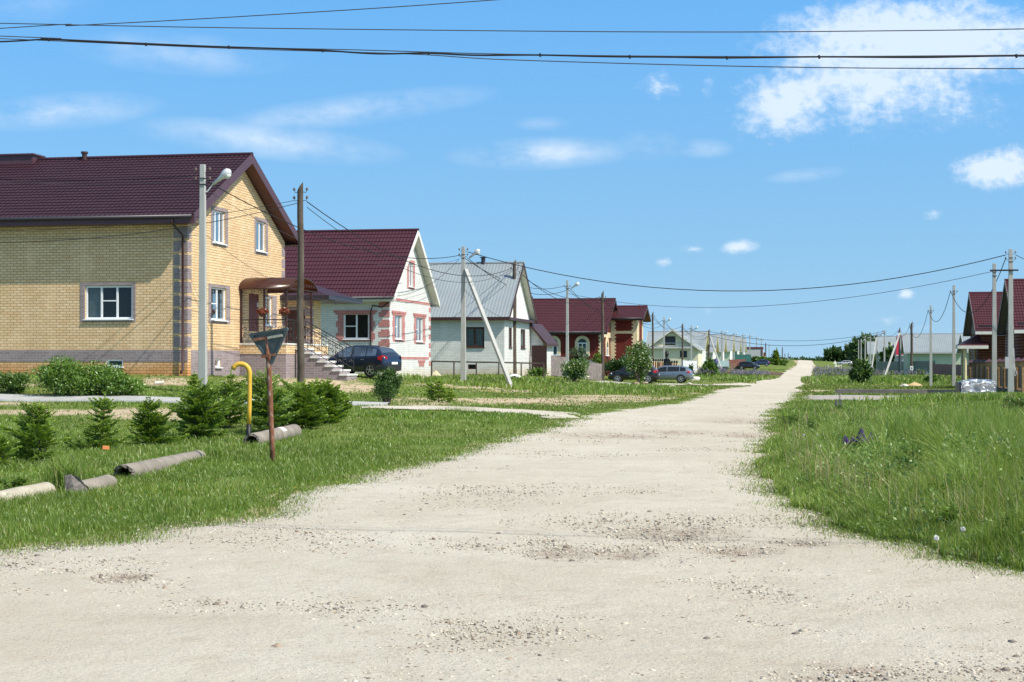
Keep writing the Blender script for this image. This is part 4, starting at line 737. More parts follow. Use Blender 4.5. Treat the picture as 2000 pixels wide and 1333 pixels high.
def pole(key, label, px, Y, top, kind='concrete', base=None, lamp=0, tilt=0, group=None, brace=None, cross=0, box=0, hooks=1, thick=1.0):
    p = GY(px, Y) if base is None else Vector(pw(px, base, Y)); H_ = EYE+(HY-top)/F*Y-p.z
    t = thing('concrete_pole' if kind == 'concrete' else 'wooden_pole', label, 'pole', p, -TH, group); POLES[key] = (p, H_)
    m = MB()
    if kind == 'concrete':
        concrete_pole(m, H_, .27*thick, .17*thick); m.build('pole_shaft', PCON, t, bevel=.012)
        m = MB(); m.bar((0,-.10,H_-.65),(0,.10,H_-.65), .23, .03); m.bar((0,-.10,H_-.45),(0,.10,H_-.45), .22, .02); m.build('clamp_band', IRON, t)
    else:
        k = 7; r0 = .125*thick; pts = [(.02*math.sin(i*1.7), 0, -.4+(H_-.0+.4)*i/k) for i in range(k+1)]; m.tube(pts, [r0*(1-.22*i/k) for i in range(k+1)], 12)
        n0 = len(m.v)-12
        for i in range(12): v = m.v[n0+i]; m.v[n0+i] = (v[0], v[1], v[2]+(v[0])*1.6-.05)
        m.build('pole_shaft', DWD, t, smooth=False)
    if hooks:
        for s_ in (-1, 1): insul(t, s_*.09, 0, H_-.55, s_)
    if hooks > 1:
        for s_ in (-1, 1): insul(t, s_*.09, 0, H_-.25, s_)
    if lamp:
        m = MB(); m.tube([(.05,0,H_-.9),(.16,0,H_-.88),(.42,0,H_-.56)], .022, 6); m.build('lamp_arm', LAMPM, t)
        m = MB(); a = Vector((.36,0,H_-.64)); d = Vector((.80,0,.60)).normalized(); m.tube([a, a+d*.30, a+d*.42, a+d*.55, a+d*.68, a+d*.74], [.05,.065,.11,.145,.125,.04], 14); lm = m.build('street_lamp_head', LAMPM, t, smooth=True)
        m = MB(); nn_ = Vector((.6,0,-.8)); c = a+d*.56+nn_*.045; m.tube([c, c+nn_*.10, c+nn_*.13], [.12,.10,.03], 14); m.build('lamp_glass', plain('lamp_glass_%s' % key, (.62,.64,.62), .15, .02), lm, smooth=True)
    if brace:                                                      # leaning strut: photo foot point and its distance, height of the joint
        bx, by, bY, hz = brace; q = Vector(pw(bx, by, bY))-p; q = Matrix.Rotation(TH, 3, 'Z')@q; m = MB(); a = Vector((q.x, q.y, q.z-.15)); b = Vector((.0+(.12 if q.x > 0 else -.12), 0, hz))
        m.bar(a, b, .20 if kind == 'concrete' else .14, .17 if kind == 'concrete' else .14); m.build('brace', PCON if kind == 'concrete' else DWD, t)
    if cross: m = MB(); m.bar((-cross,-.12,H_-1.1),(cross*.35,-.12,H_-1.1), .06, .08); m.build('crossbar', IRON, t)
    if box: m = MB(); m.box(-.30,-.12,-.22,-.12,1.35,1.95); m.build('meter_box', GSID, t); m = MB(); m.tube([(.14,-.05,2.4),(.20,-.05,1.4),(.30,-.1,1.05),(.2,-.1,.95),(.15,-.05,1.6)], .02, 6); m.build('loose_cable', GSID, t)
    return t
GL = 'concrete street-lamp poles along the left side'; GW = 'bare wooden poles along the left side'; GR = 'concrete poles along the right side'
pole('P1', 'tallest concrete lamp pole, in front of the yellow brick house', 396, 52.7, 322, base=770, lamp=1, group=GL, hooks=2)
pole('P2', 'braced concrete lamp pole in front of the grey-roofed brick house', 905, 92, 482, base=753, lamp=1, group=GL, hooks=2, brace=(1001,757,88,6.6), thick=1.15)
pole('P3', 'concrete lamp pole in front of the red brick house arched windows', 1108, 131, 548, lamp=1, group=GL); pole('P4', 'concrete lamp pole in front of the tall wing of the red brick house', 1221, 172, 598, lamp=1, group=GL)
pole('P5', 'concrete lamp pole in front of the cream gable house', 1297, 228, 620, lamp=1, group=GL); pole('P6', 'concrete lamp pole at the right corner of the cream gable house', 1350, 231, 636, base=719, lamp=1, group=GL)
pole('W1', 'thickest wooden pole, beside the porch steps of the yellow brick house', 587, 58, 362, 'wood', base=756, group=GW, hooks=2, thick=1.1)
pole('W2', 'wooden pole by the foot of the concrete brace', 1005, 104, 510, 'wood', base=755, group=GW, hooks=2, thick=1.1); pole('W3', 'wooden pole between the white-flowering bush and the black car', 1177, 136, 570, 'wood', base=751, group=GW, thick=1.1)
pole('W4', 'wooden pole just left of the cream gable house', 1275, 200, 610, 'wood', group=GW, thick=1.1); pole('W5', 'wooden pole beside the white picket gate', 1333, 222, 632, 'wood', base=722, group=GW, thick=1.1)
pole('W6', 'dark double wooden pole with a dark and a pale strut near the teal fence', 1384, 270, 645, 'wood', base=719, group=GW, brace=(1360,719,262,5.8), thick=1.7, hooks=2)
w6 = [o for o in bpy.data.objects if o.get('label', '').startswith('dark double')][0]; q6 = Matrix.Rotation(TH, 3, 'Z')@(Vector(pw(1409,721,268))-POLES['W6'][0]); m = MB(); m.bar(tuple(q6), (.15,0,5.4), .2, .17); m.build('brace', PCON, w6)
for k, (px, Y, tp, lb, br) in enumerate(((1410,292,646,'concrete pole left of the brown soil heap, by the foot of the pale strut',None),(1433.5,376,650,'concrete pole rising behind the brown soil heap',None),(1451,412,652,'concrete pole behind the black parked car',None),(1464.5,444,654,'concrete pole between the black car and the blue car',None),
    (1477.5,490,658,'concrete pole before the flat grey building',None),(1487,530,661,'concrete pole at the right corner of the flat grey building',None),(1502,640,673,'concrete lamp pole just left of the roadside spruce',None))):
    pole('F%d' % k, lb, px, Y, tp, lamp=1, group='distant concrete poles up the street', brace=br, thick=1.35, base={1410:718,1433.5:711,1451:708,1464.5:707,1477.5:706,1487:705,1502:704}[px])
for px, Y, tp, bp, lb in ((1495.5,560,670,704,'thin dark distant pole right of the flat grey building'),(1528,620,678,706,'dark distant pole right of the roadside spruce'),(1533,760,691,706,'small dark distant pole, second right of the spruce'),(1539.5,800,690,706,'small dark distant pole near the left edge of the far road'),(1574,950,702,712,'tiny pole beyond the crest of the road'),(1598,950,701,713,'tiny pole beyond the crest right of the road')):
    pole('D%d' % int(px), lb, px, Y, tp, 'wood', base=bp, group='tiny poles by the far crest', thick=1.7, hooks=0)
pole('R1', 'tall near concrete pole with meter box by the brick fence', 1974, 83.5, 487, base=771, group=GR, box=1, cross=1.05, hooks=2, thick=1.15); pole('R2', 'shorter near concrete pole left of the one with the meter box', 1942, 84.5, 515, base=769, group=GR, hooks=0)
pole('R3', 'concrete pole left of the open porch', 1863, 119, 557, base=757, group=GR); pole('R4', 'concrete pole in front of the long pale green house', 1818, 149, 597, base=756, group=GR)
pole('R5', 'dark pole carrying a small white sign above the lupins', 1780.5, 190, 630, 'wood', base=746, group=GR, thick=1.35, hooks=2)
t = pole('R6', 'pale concrete pole with a long leaning brace before the crimson roof', 1759, 216, 650, base=739, group=GR, brace=(1727,737,205,6.0), thick=.95)
pole('R6b', 'dark pole standing right behind the braced pale pole', 1757, 222, 641, 'wood', group=GR, thick=1.2)
pole('R7', 'concrete pole left of the long leaning brace', 1727.5, 262, 645, base=727, group=GR, hooks=2, thick=1.1); pole('R8', 'concrete pole with a strut beside the small grey roofs', 1713, 300, 651, base=721, group=GR, lamp=1, brace=(1702,723,292,5.8), thick=1.2)
for px, Y, tp, bp, lb in ((1700,350,657,717,'far right-hand concrete lamp pole in front of the bright green bush'),(1690,390,657,712,'far right-hand concrete lamp pole before the dark trees'),(1682,430,662,708,'second farthest right-hand concrete lamp pole'),(1677,470,664,706,'farthest right-hand concrete lamp pole, at the edge of the dark trees')):
    pole('S%d' % px, lb, px, Y, tp, base=bp, lamp=1, group='far right-hand concrete lamp poles', thick=1.3)
m = MB(); m.box(-.19, .19, -.20, -.16, 1.35, 1.85); sg = thing('notice_sign', 'small white notice on the dark pole above the lupins', 'sign', POLES['R5'][0], -TH); m.build('board', plain('white_enamel', (.72,.72,.70), .5), sg); m = MB(); m.tube([(0,-.21,1.6),(0,-.2,1.6)], .08, 12); m.build('symbol', DGR, sg); sg.scale = (1, 1, 1)
# ================================================================== wires
def wire(label, pts, r, mat_=CAB, name='overhead_wire', group=None):
    m = MB(); m.tube(pts, r, 5, cap=False); o = m.build(name, mat_, None, smooth=True); tag(o, label, 'wire', group); return o
def cat(a, b, sag, n=22): a = Vector(a); b = Vector(b); return [a+(b-a)*(i/n)-Vector((0,0,4*sag*(i/n)*(1-i/n))) for i in range(n+1)]
def top(k, side=0, dz=.4): p, h_ = POLES[k]; return p+Vv*(.24*side)+Vector((0,0,h_-dz))
def pxl(P, Yf, ext=None): return [Vector(pw(x, y, Yf(x) if callable(Yf) else Yf)) for x, y in P]
yn = lambda x: 14.0-(x-1000)*.0009
def sm(P, k=8):
    P = np.array(P, float); return [tuple(q) for q in cr(P, k)]
GN = 'wires crossing overhead close to the viewer'
wire('straight thin wire, uppermost of those spanning the whole width', pxl(sm([(-1400,28),(-300,41),(0,46),(400,54),(1000,61),(1400,63),(1700,61),(2000,57),(2600,44),(3400,18)]), yn), .0045, CABG, group=GN)
wire('thin wire climbing out of the top edge at upper left', pxl(sm([(-1400,152),(0,56),(150,50),(500,31),(970,0),(1700,-60),(2600,-140)]), yn), .0045, CABG, group=GN)
wire('thin wire carrying the twisted black cable', pxl(sm([(-1400,20),(0,71),(95,76),(450,92),(700,98),(1000,106.5),(1450,111),(2000,108),(2700,98),(3400,80)]), yn), .0045, CABG, group=GN)
wire('thick wavy black cable spanning the whole width', pxl(sm([(-1400,130),(-300,92),(0,82),(90,77.5),(160,80.5),(225,84),(285,87),(450,92.5),(560,96),(640,99.5),(735,105.5),(835,104.5),(930,108.5),(1050,108),(1180,111),(1310,112),(1420,113.5),(1600,111.5),(1800,112.5),(1985,109.5),(2200,112),(3400,84)]), lambda x: yn(x)-.03), .0078, CAB, group=GN)
wire('lowest thin wire of those spanning the sky', pxl(sm([(-1400,10),(-300,68),(0,76),(450,95),(800,106),(1000,117.5),(1500,131),(2000,134.5),(2700,132),(3400,122)]), lambda x: yn(x)+.25), .0045, CABG, group=GN)
for i, (x, y) in enumerate(((95,77.5),(285,87),(447,92.5),(630,99),(837,104.8),(1055,108),(1230,111.2),(1420,113.2),(1600,111.5),(1985,109.6))):
    m = MB(); p = Vector(pw(x, y, yn(x)-.03)); m.tube([p+Vector((-.002,0,.014)), p+Vector((.002,0,-.016))], .009, 6); tag(m.build('cable_tie', CAB), 'black tie on the wavy black cable, ' + ['at the left edge','above the yellow house roof','above the tallest lamp pole','above the white brick house','above the grey-roofed house','above the red brick house','above the cream gable house','above the far left poles','above the far road','at the right edge'][i], 'cable tie', 'ties on the wavy black cable')
off = lambda x, y, Y: Vector(pw(x, y, Y))
lft = [('black cable rising to the top of the tallest concrete lamp pole from the left edge', off(-900,190,56), top('P1',0,.35), 1.1, .013), ('grey wire under the black cable reaching the tallest concrete lamp pole', off(-900,215,56), top('P1',-1,.55), .9, .010),
 ('upper black cable reaching the thickest wooden pole from the left edge', off(-700,380,50), top('W1',-1,.55), 1.1, .010), ('lower black cable reaching the thickest wooden pole from the left edge', off(-700,395,50), top('W1',0,.62), 1.35, .012),
 ('thin drop wire running left from halfway up the tallest concrete lamp pole', off(-700,400,55), POLES['P1'][0]+Vector((0,0,5.2)), .5, .007),
 ('thin drop wire from the tallest concrete lamp pole to the yellow brick gable', POLES['P1'][0]+Vector((.1,0,5.2)), H2.o+H2.ux*-.0+Vector((0,0,4.0)), 1.1, .007),
 ('black cable between the tallest and the braced concrete lamp poles', top('P1',1,.6), top('P2',-1,.5), 1.0, .018), ('thin wire between the tallest and the braced concrete lamp poles', top('P1',1,.9), top('P2',-1,.7), 1.25, .008),
 ('upper sagging black cable between the thickest wooden pole and the wooden pole by the brace', top('W1',1,.6), top('W2',-1,.5), 1.35, .018), ('lower sagging black cable between the thickest wooden pole and the wooden pole by the brace', top('W1',1,.8), top('W2',-1,.6), 1.6, .012),
 ('drop wire from the braced concrete pole to the corner of the white brick house', top('P2',-1,.7), H2.o+Vector((0,0,4.05))+H2.ux*.1, .5, .012), ('drop wire from the braced concrete pole to the grey-roofed brick house', POLES['P2'][0]+Vector((.1,0,5.4)), H3.o+Vector((0,0,3.4)), .2, .010),
 ('long thick cable sagging across the street to the tall right-hand pole', top('P2',1,.3), top('R1',-1,.3), 2.05, .022), ('thinner cable sagging across the street below the thick one', POLES['P3'][0]+Vector((0,0,7.0)), top('R2',0,.4), 1.5, .014)]
for lb, a, b, sg_, r in lft: wire(lb, cat(a, b, sg_), r, CABG if 'grey' in lb or 'thin' in lb else CAB, group='cables of the left pole line and the street crossing')
def name_of(k): return {'P2':'the braced pole','P3':'the arched-window pole','P4':'the brick-wing pole','P5':'the cream-gable pole','P6':'the picket-gate pole','W2':'the wooden brace-side pole','W3':'the black-car wooden pole','W4':'the wooden pole left of cream gable','W5':'the wooden picket-gate pole','W6':'the double pole',
 'F0':'the pale-strut pole','F1':'the soil-heap pole','F2':'the far-black-car pole','F3':'the between-cars pole','F4':'the flat-building pole','F5':'the flat-building corner pole','R1':'the meter-box pole','R3':'the porch-side pole','R4':'the long-house pole','R5':'the dark sign pole','R6b':'the pole behind the pale brace','R7':'the pole left of the long brace','R8':'the strutted pole','S1700':'the bright-bush pole','S1690':'the dark-tree pole'}[k]
def span(a, b, sag, r=.02, n=2):
    for i in range(n): wire(('%s cable from %s to %s' % (('upper','lower')[i], name_of(a), name_of(b))) if n > 1 else 'cable from %s to %s' % (name_of(a), name_of(b)), cat(top(a, (-1,1)[i], .45+.2*i), top(b, (-1,1)[i], .45+.2*i), sag*(1+.3*i), 14), r, CAB, group='cables strung from pole to pole')
for a, b, sg_ in (('P2','P3',.9),('P3','P4',.9),('P4','P5',1.0),('P5','P6',1.0),('W2','W3',.9),('W3','W4',1.1),('W4','W5',.9),('W5','W6',1.0)): span(a, b, sg_)
for a, b in (('P6','F0'),('F0','F1'),('F1','F2'),('F2','F3'),('F3','F4'),('F4','F5')): span(a, b, .5, .03, 1)
for a, b, sg_ in (('R1','R3',2.2),('R3','R4',1.6),('R4','R5',1.9),('R5','R6b',.9),('R6b','R7',.6),('R7','R8',.4),('R8','S1700',.4),('S1700','S1690',.4)): span(a, b, sg_, .022, 1)
wire('long distant cable crossing the far road above the crest', cat(top('W6',0,.2), top('R7',0,.2), 1.6, 24), .03, group='far cables crossing the road'); wire('second distant cable crossing the far road, below the first', cat(top('W6',0,.9), top('R7',0,.5), 1.9, 24), .035, group='far cables crossing the road')
m = MB(); a = top('R1',1,.3); wire('loop of cable leaving the tall right-hand pole towards the right edge', cat(a, a+Vector((6,-2,-2.3)), .3), .016)
# ================================================================== near objects: sign, gas pipe, concrete pipes
p = G(533, 903); s_t = thing('road_sign', 'rusty leaning post with a triangular metal sign seen from the back', 'road sign', p, R(-8)); Ys = p.y
k_ = Ys/F
m = MB(); TPX = lambda x, y, d=0: (Vector(pw(x, y, Ys+d))-p)
RZm = Matrix.Rotation(-R(-8), 3, 'Z'); L_ = lambda x, y, d=0: tuple(RZm@TPX(x, y, d))
m.tube([L_(533,912),L_(531,860),L_(528,780),L_(524.5,700),L_(522,656)], .042, 14); m.build('post', RUST, s_t, smooth=True)
def signpt(u, v, d): return Vector((u, d, v))
sb = MB(); A_, B_, C_ = L_(485,652,.07), L_(566,639,-.18), L_(531,716,.0)
A_, B_, C_ = Vector(A_), Vector(B_), Vector(C_); cc = (A_+B_+C_)/3; nrm = (B_-A_).cross(C_-A_).normalized()
if nrm.y > 0: nrm = -nrm                                           # towards the viewer: the back of the sign
def rounded(q, t_=.10):
    V_ = [A_, B_, C_]; out = []
    for i in range(3):
        a, b, c = V_[i-1], V_[i], V_[(i+1) % 3]
        for s2 in np.linspace(0, 1, 5): w1 = (1-s2)**2; w3 = s2*s2; w2 = 1-w1-w3; out.append((b+(a-b)*t_)*w1+b*w2+(b+(c-b)*t_)*w3)
    return [cc+(o-cc)*q for o in out]
o1, o2 = rounded(1.0), rounded(.80); n = len(o1); sb.add([x-nrm*.004 for x in o1]+[x+nrm*.028 for x in o1], [(i,(i+1)%n,n+(i+1)%n,n+i) for i in range(n)]+[tuple(range(n))])
sb.add([x+nrm*.028 for x in o1]+[x+nrm*.026 for x in o2], [(i,(i+1)%n,n+(i+1)%n,n+i) for i in range(n)]); sb.add([x+nrm*.026 for x in o2]+[x+nrm*.004 for x in o2], [(i,(i+1)%n,n+(i+1)%n,n+i) for i in range(n)]); sb.add([x+nrm*.004 for x in o2], [tuple(range(n))])
STL = plain('weathered_blue_grey_steel', (.105,.125,.135), .65, .3, 5, metal=.2, dirt=(.21,.22,.21)); sb.build('sign_plate', STL, s_t)
m = MB(); m.bar(Vector(L_(497,664,.03))+nrm*.035, Vector(L_(521,660,.0))+nrm*.035, .012, .045); m.build('bracket', RUST, s_t)
m = MB(); m.bar(Vector(L_(524,660,-.02))+nrm*.035, Vector(L_(553,655,-.13))+nrm*.035, .012, .04); m.build('bracket', plain('bare_steel', (.5,.45,.38), .6, .2, 20), s_t)
m = MB(); m.bar(Vector(L_(512,697,.0))+nrm*.03, Vector(L_(540,692,-.07))+nrm*.03, .012, .045); m.build('bracket', RUST, s_t)
p = G(485, 871); t = thing('gas_pipe', 'bent yellow vent pipe with a black lower end standing in the grass', 'pipe', p); YP = plain('yellow_pipe_paint', (.66,.40,.045), .5, .06, 8)
k_ = p.y/F; L2 = lambda x, y: (Vector(pw(x, y, p.y))-p); cv = [L2(486,829),L2(487,800),L2(487.5,765),L2(487.5,735)]
ar = [(487.5-17.5+17.5*math.cos(a), 729-18*math.sin(a)) for a in np.linspace(0.1, 2.35, 11)]
pts = cv+[L2(x, y) for x, y in ar]+[L2(454.5,722)]
m = MB(); m.tube(pts, [.043]*4+[.045 if i % 2 else .049 for i in range(11)]+[.046], 14); m.build('yellow_tube', YP, t, smooth=True); m = MB(); m.tube([L2(485,874)-Vector((0,0,.1)), L2(485,860), L2(486,829)], .046, 14); m.build('black_tube', plain('black_bitumen', (.012,.012,.013), .5), t, smooth=True)
m = MB(); m.tube([L2(487.6,746),L2(487.6,744.5)], .047, 14); m.build('weld_seam', YP, t)
APC = plain('old_pipe_cement', (.23,.20,.165), .92, .28, 2.5, bs=.01, dirt=(.34,.31,.26)); APL = plain('pale_pipe_cement', (.40,.36,.28), .92, .15, 3, bs=.01, dirt=(.52,.50,.44))
def cpipe(label, a, b, r, mat_, jag=0, sink=.3, group='old cement pipes lying in the grass'):
    a = Vector(a); b = Vector(b); c = a.copy(); t = thing('cement_pipe', label, 'pipe', c, 0, group); d = (b-a); L = d.length; d.normalize(); x = d.cross(Vector((0,0,1))).normalized(); y = x.cross(d); n, k = 28, 12; rg = random.Random(int(a.x*100)); V_ = []; Fc_ = []
    for ri, rr in enumerate((r, r*.72)):
        for i in range(k+1):
            for j in range(n):
                q = 2*math.pi*j/n; s2 = L*i/k
                if i == 0: s2 += jag*(.5+.5*math.sin(q*2+1)+rg.uniform(-.5,.5))*(1 if ri == 0 else .9)
                if i == k: s2 -= jag*.4*rg.random()
                w_ = rr*(1+.012*rg.uniform(-1,1)); V_.append(d*s2+x*math.cos(q)*w_+y*math.sin(q)*w_)
    K = (k+1)*n; Fc_ += [(i*n+j,(i+1)*n+j,(i+1)*n+(j+1)%n,i*n+(j+1)%n) for i in range(k) for j in range(n)]+[(K+i*n+j,K+i*n+(j+1)%n,K+(i+1)*n+(j+1)%n,K+(i+1)*n+j) for i in range(k) for j in range(n)]
    V_ = [Vector((v.x, v.y, v.z))*1.0+Vector((0,0,.003*math.sin(v.x*9+v.y*5))) for v in V_]; m = MB(); m.add(V_, Fc_); m.build('pipe_wall', mat_, t, smooth=True)
    m = MB(); m.add(V_, [(j,(j+1)%n,K+(j+1)%n,K+j) for j in range(n)]+[(k*n+j,K+k*n+j,K+k*n+(j+1)%n,k*n+(j+1)%n) for j in range(n)]); m.build('broken_edge', plain('broken_aggregate_%d' % int(abs(a.x*10)), (.17,.15,.13), .95, .7, 26, bs=.03), t)
    return t
def onp(px, py, r, y=None): g_ = G(px, py); return g_+Vector((0,0,r))
a = onp(238,938,.06); b = onp(388,893,-.03); cpipe('long grey cement pipe with a broken open end facing the viewer', a, b, .145, APC, .12)
a = onp(490,872,.08); b = onp(575,852,.09); cpipe('short cement pipe with a white patch behind the black base of the yellow pipe', a, b, .16, APC, .04)
m = MB(); pm = a+(b-a)*.62; dd = (b-a).normalized(); xx = dd.cross(Vector((0,0,1))).normalized(); 
P_ = [pm+dd*(s2)+(-xx*0+Vector((0,0,1))*math.sin(q)+xx*math.cos(q))*.163 for s2 in (-.17,.17) for q in np.linspace(.55, 1.6, 6)]; o_ = [x for x in bpy.data.objects if x.name.startswith('cement_pipe')][-1]; m.add([x-o_.location for x in P_], [(i,i+1,7+i,6+i) for i in range(5)]); m.build('white_patch', plain('white_patch', (.60,.60,.55), .8, .1, 12), o_)
a = onp(-150,1010,-.03); b = onp(90,962,-.01); cpipe('pale cement pipe cut off by the left edge', a, b, .14, APL, .05)
a = onp(148,964,.0); b = onp(212,950,.02); cpipe('short jagged cement pipe fragment beside the tall grass clump', a, b, .135, APC, .14)
m = MB(); p = G(150, 966); rg = random.Random(4)
for i in range(1): m.add([(-.13,-.02,-.1),(.02,-.06,-.1),(.22,-.03,-.1),(.13,.0,.12),(.04,-.03,.26),(-.07,-.02,.30),(-.15,0,.28),(-.12,.1,-.1),(.2,.08,-.1),(.10,.09,.10),(-.02,.07,.24),(-.12,.09,.27)], [(0,1,2,3,4,5,6),(7,11,10,9,8),(6,5,11),(5,4,10,11),(4,3,9,10),(3,2,8,9),(0,6,11,7)])
o = m.build('pipe_shard', plain('shard_aggregate', (.22,.19,.17), .95, .6, 30, bs=.03)); o.location = p-Vector((0,0,.05)); tag(o, 'upright broken shard of cement pipe with rough grey face', 'rubble')
m = MB(); m.box(-.06,.06,-.03,.03,0,.065); o = m.build('brick_piece', plain('orange_brick_piece', (.62,.22,.08), .8), bevel=.006); o.location = G(206, 887)+Vector((0,0,.07)); o.rotation_euler = (0,.1,.4); tag(o, 'small orange brick piece in the grass', 'brick')
m = MB(); m.tube([(0,0,.05),(.28,.05,.07)], .05, 10); o = m.build('pipe_offcut', plain('white_offcut', (.7,.68,.62), .6)); o.location = G(303, 752); tag(o, 'short white pipe offcut on bare ground before the yellow house', 'pipe')
# ================================================================== cars
TYRE = plain('tyre_rubber', (.018,.018,.02), .8, .1); RIM = plain('alloy_rim', (.55,.56,.58), .3, .05, metal=.7); CGL = glassm('car_glass', .25, (.015,.018,.022)); REDL = plain('tail_light_red', (.50,.02,.03), .15, .05); HEADL = plain('headlight_clear', (.75,.78,.8), .1, .02); BLKP = plain('black_plastic', (.02,.02,.022), .55, .1)
PROF = {'hatch': dict(L=4.1, W=1.76, wb=(-1.22,1.28), st=[(-2.05,.55,.80,.80,.62),(-1.98,.36,.98,1.0,.78),(-1.85,.28,1.02,1.12,.84),(-1.55,.26,1.02,1.40,.87),(-1.15,.25,1.0,1.52,.88),(-.5,.25,.97,1.56,.88),(.1,.25,.95,1.55,.88),(.45,.25,.94,1.48,.88),(.85,.25,.95,1.24,.88),(1.15,.25,.97,1.02,.87),(1.55,.26,.93,.94,.84),(1.85,.28,.84,.85,.76),(2.0,.33,.70,.71,.62),(2.05,.42,.55,.56,.5)]),
 'wagon': dict(L=4.5, W=1.76, wb=(-1.3,1.35), st=[(-2.25,.5,.78,.79,.66),(-2.2,.36,.98,1.0,.78),(-2.05,.28,1.02,1.14,.84),(-1.75,.26,1.0,1.38,.86),(-1.2,.25,.97,1.47,.88),(-.4,.25,.95,1.49,.88),(.2,.25,.93,1.48,.88),(.55,.25,.92,1.40,.88),(.95,.25,.93,1.17,.88),(1.25,.25,.94,.97,.87),(1.7,.26,.88,.90,.84),(2.05,.28,.78,.79,.75),(2.2,.33,.66,.67,.62),(2.25,.42,.55,.56,.5)])}
def car(label, kind, col, p, yaw, sc=1.0, metal=.35):
    D = PROF[kind]; st = D['st']; paint = plain('car_paint_'+label.split()[0]+'_'+str(int(p[1])), col, .28, .04, .6, metal=metal, coat=.8, spec=.5); t = thing('parked_car', label, 'car', p, yaw, 'parked cars'); t.scale = (sc, sc, sc)
    def ring(s_):
        x, zs, zb, zr, w = s_; wr = w*(1-.30*min(1, (zr-zb)/.5)) if zr > zb+.03 else w*.9
        h_ = [(w*.90, zs), (w*.985, zs+.12), (w, zs+(zb-zs)*.5), (w*.985, zb-.06), (w*.955, zb), (wr*1.0, zr-.05), (wr*.86, zr-.008), (wr*.45, zr+.015), (0, zr+.02)]
        return [(x, y, z) for y, z in h_]+[(x, -y, z) for y, z in h_[::-1][1:]]
    rings = [ring(s_) for s_ in st]; n = len(rings[0]); b = MB(); b.add([v for r in rings for v in r], [(i*n+j, (i+1)*n+j, (i+1)*n+j+1, i*n+j+1) for i in range(len(rings)-1) for j in range(n-1)]+[(i*n+n-1, (i+1)*n+n-1, (i+1)*n, i*n) for i in range(len(rings)-1)]+[tuple(range(n)), tuple(range((len(rings)-1)*n, len(rings)*n))[::-1]])
    body = b.build('body', paint, t, smooth=True)
    xs = [s_[0] for s_ in st]; it = lambda x, c: float(np.interp(x, xs, [s_[c] for s_ in st]))
    def side(x, tt, sg_, o_=.012):                                 # point on the glasshouse side: tt 0 belt .. 1 roof edge
        zb, zr, w = it(x,2), it(x,3), it(x,4); wr = w*(1-.30*min(1, (zr-zb)/.5)); return (x, sg_*((w*.955)*(1-tt)+wr*tt+o_), (zb)*(1-tt)+(zr-.05)*tt)
    c0 = st[2][0]+.12; c1 = st[8][0]+.05
    for sg_ in (-1, 1):
        cuts = [(c0+.22, -.95 if kind == 'hatch' else -1.22), (-.90 if kind == 'hatch' else -1.15, -.12), (-.05, c1-.12)]
        for (xa, xb) in cuts:
            g_ = MB(); k = 8; top_ = []; bot = []
            for i in range(k+1): x = xa+(xb-xa)*i/k; zz = it(x,3)-it(x,2); top_.append(side(x, max(.12, .93 if zz > .3 else .8), sg_)); bot.append(side(x, .08, sg_))
            g_.add(bot+top_, [(i,i+1,k+1+i+1,k+1+i) for i in range(k)]); g_.build('side_window', CGL, t)
    def across(xa, xb, fa, name, mat_, k=4, zoff=.014, f0=.86):
        g_ = MB(); V_ = []
        for i in range(k+1):
            x = xa+(xb-xa)*i/k; zb, zr, w = it(x,2), it(x,3), it(x,4); wr = w*(1-.30*min(1, (zr-zb)/.5)) if zr > zb+.03 else w*.9
            for j in range(7): y = -1+2*j/6; V_.append((x+(zoff if xa > 0 else -zoff), y*wr*f0, zr+.02*(1-y*y)-.02*abs(y)**3+zoff))
        g_.add(V_, [(i*7+j,i*7+j+1,(i+1)*7+j+1,(i+1)*7+j) for i in range(k) for j in range(6)]); g_.build(name, mat_, t, smooth=True)
    across(st[7][0]+.02, st[9][0]-.06, 0, 'windscreen', CGL); across(st[2][0]+.05, st[3][0]+.05 if kind == 'hatch' else st[3][0]-.02, 0, 'rear_window', CGL)
    for wxp in D['wb']:
        for sg_ in (-1, 1):
            w_ = it(wxp, 4); a = MB(); a.tube([(wxp, sg_*(w_-.10), .36), (wxp, sg_*(w_+.006), .36)], .385, 24); a.build('wheel_arch', BLKP, t)
            a = MB(); a.tube([(wxp, sg_*(w_-.20), .33), (wxp, sg_*(w_+.0), .33), (wxp, sg_*(w_+.022), .33)], [.33,.33,.31], 28); wh = a.build('wheel', TYRE, t)
            a = MB(); yo = sg_*(w_+.024)
            ring_ = [(wxp+r*math.cos(q), yo, .33+r*math.sin(q)) for r in (.235,.205) for q in np.linspace(0, 2*math.pi, 24, endpoint=False)]; a.add(ring_, [(i,(i+1)%24,24+(i+1)%24,24+i) for i in range(24)])
            for q in range(5):
                an = q*2*math.pi/5+.3; ca_, sa_ = math.cos(an), math.sin(an); a.poly([(wxp+ca_*.05-sa_*.03, yo+sg_*.002, .33+sa_*.05+ca_*.03), (wxp+ca_*.05+sa_*.03, yo+sg_*.002, .33+sa_*.05-ca_*.03), (wxp+ca_*.21+sa_*.022, yo+sg_*.002, .33+sa_*.21-ca_*.022), (wxp+ca_*.21-sa_*.022, yo+sg_*.002, .33+sa_*.21+ca_*.022)])
            a.tube([(wxp, yo, .33), (wxp, yo+sg_*.01, .33)], .055, 10); a.build('rim', RIM, wh)
    xr, xf = st[0][0], st[-1][0]
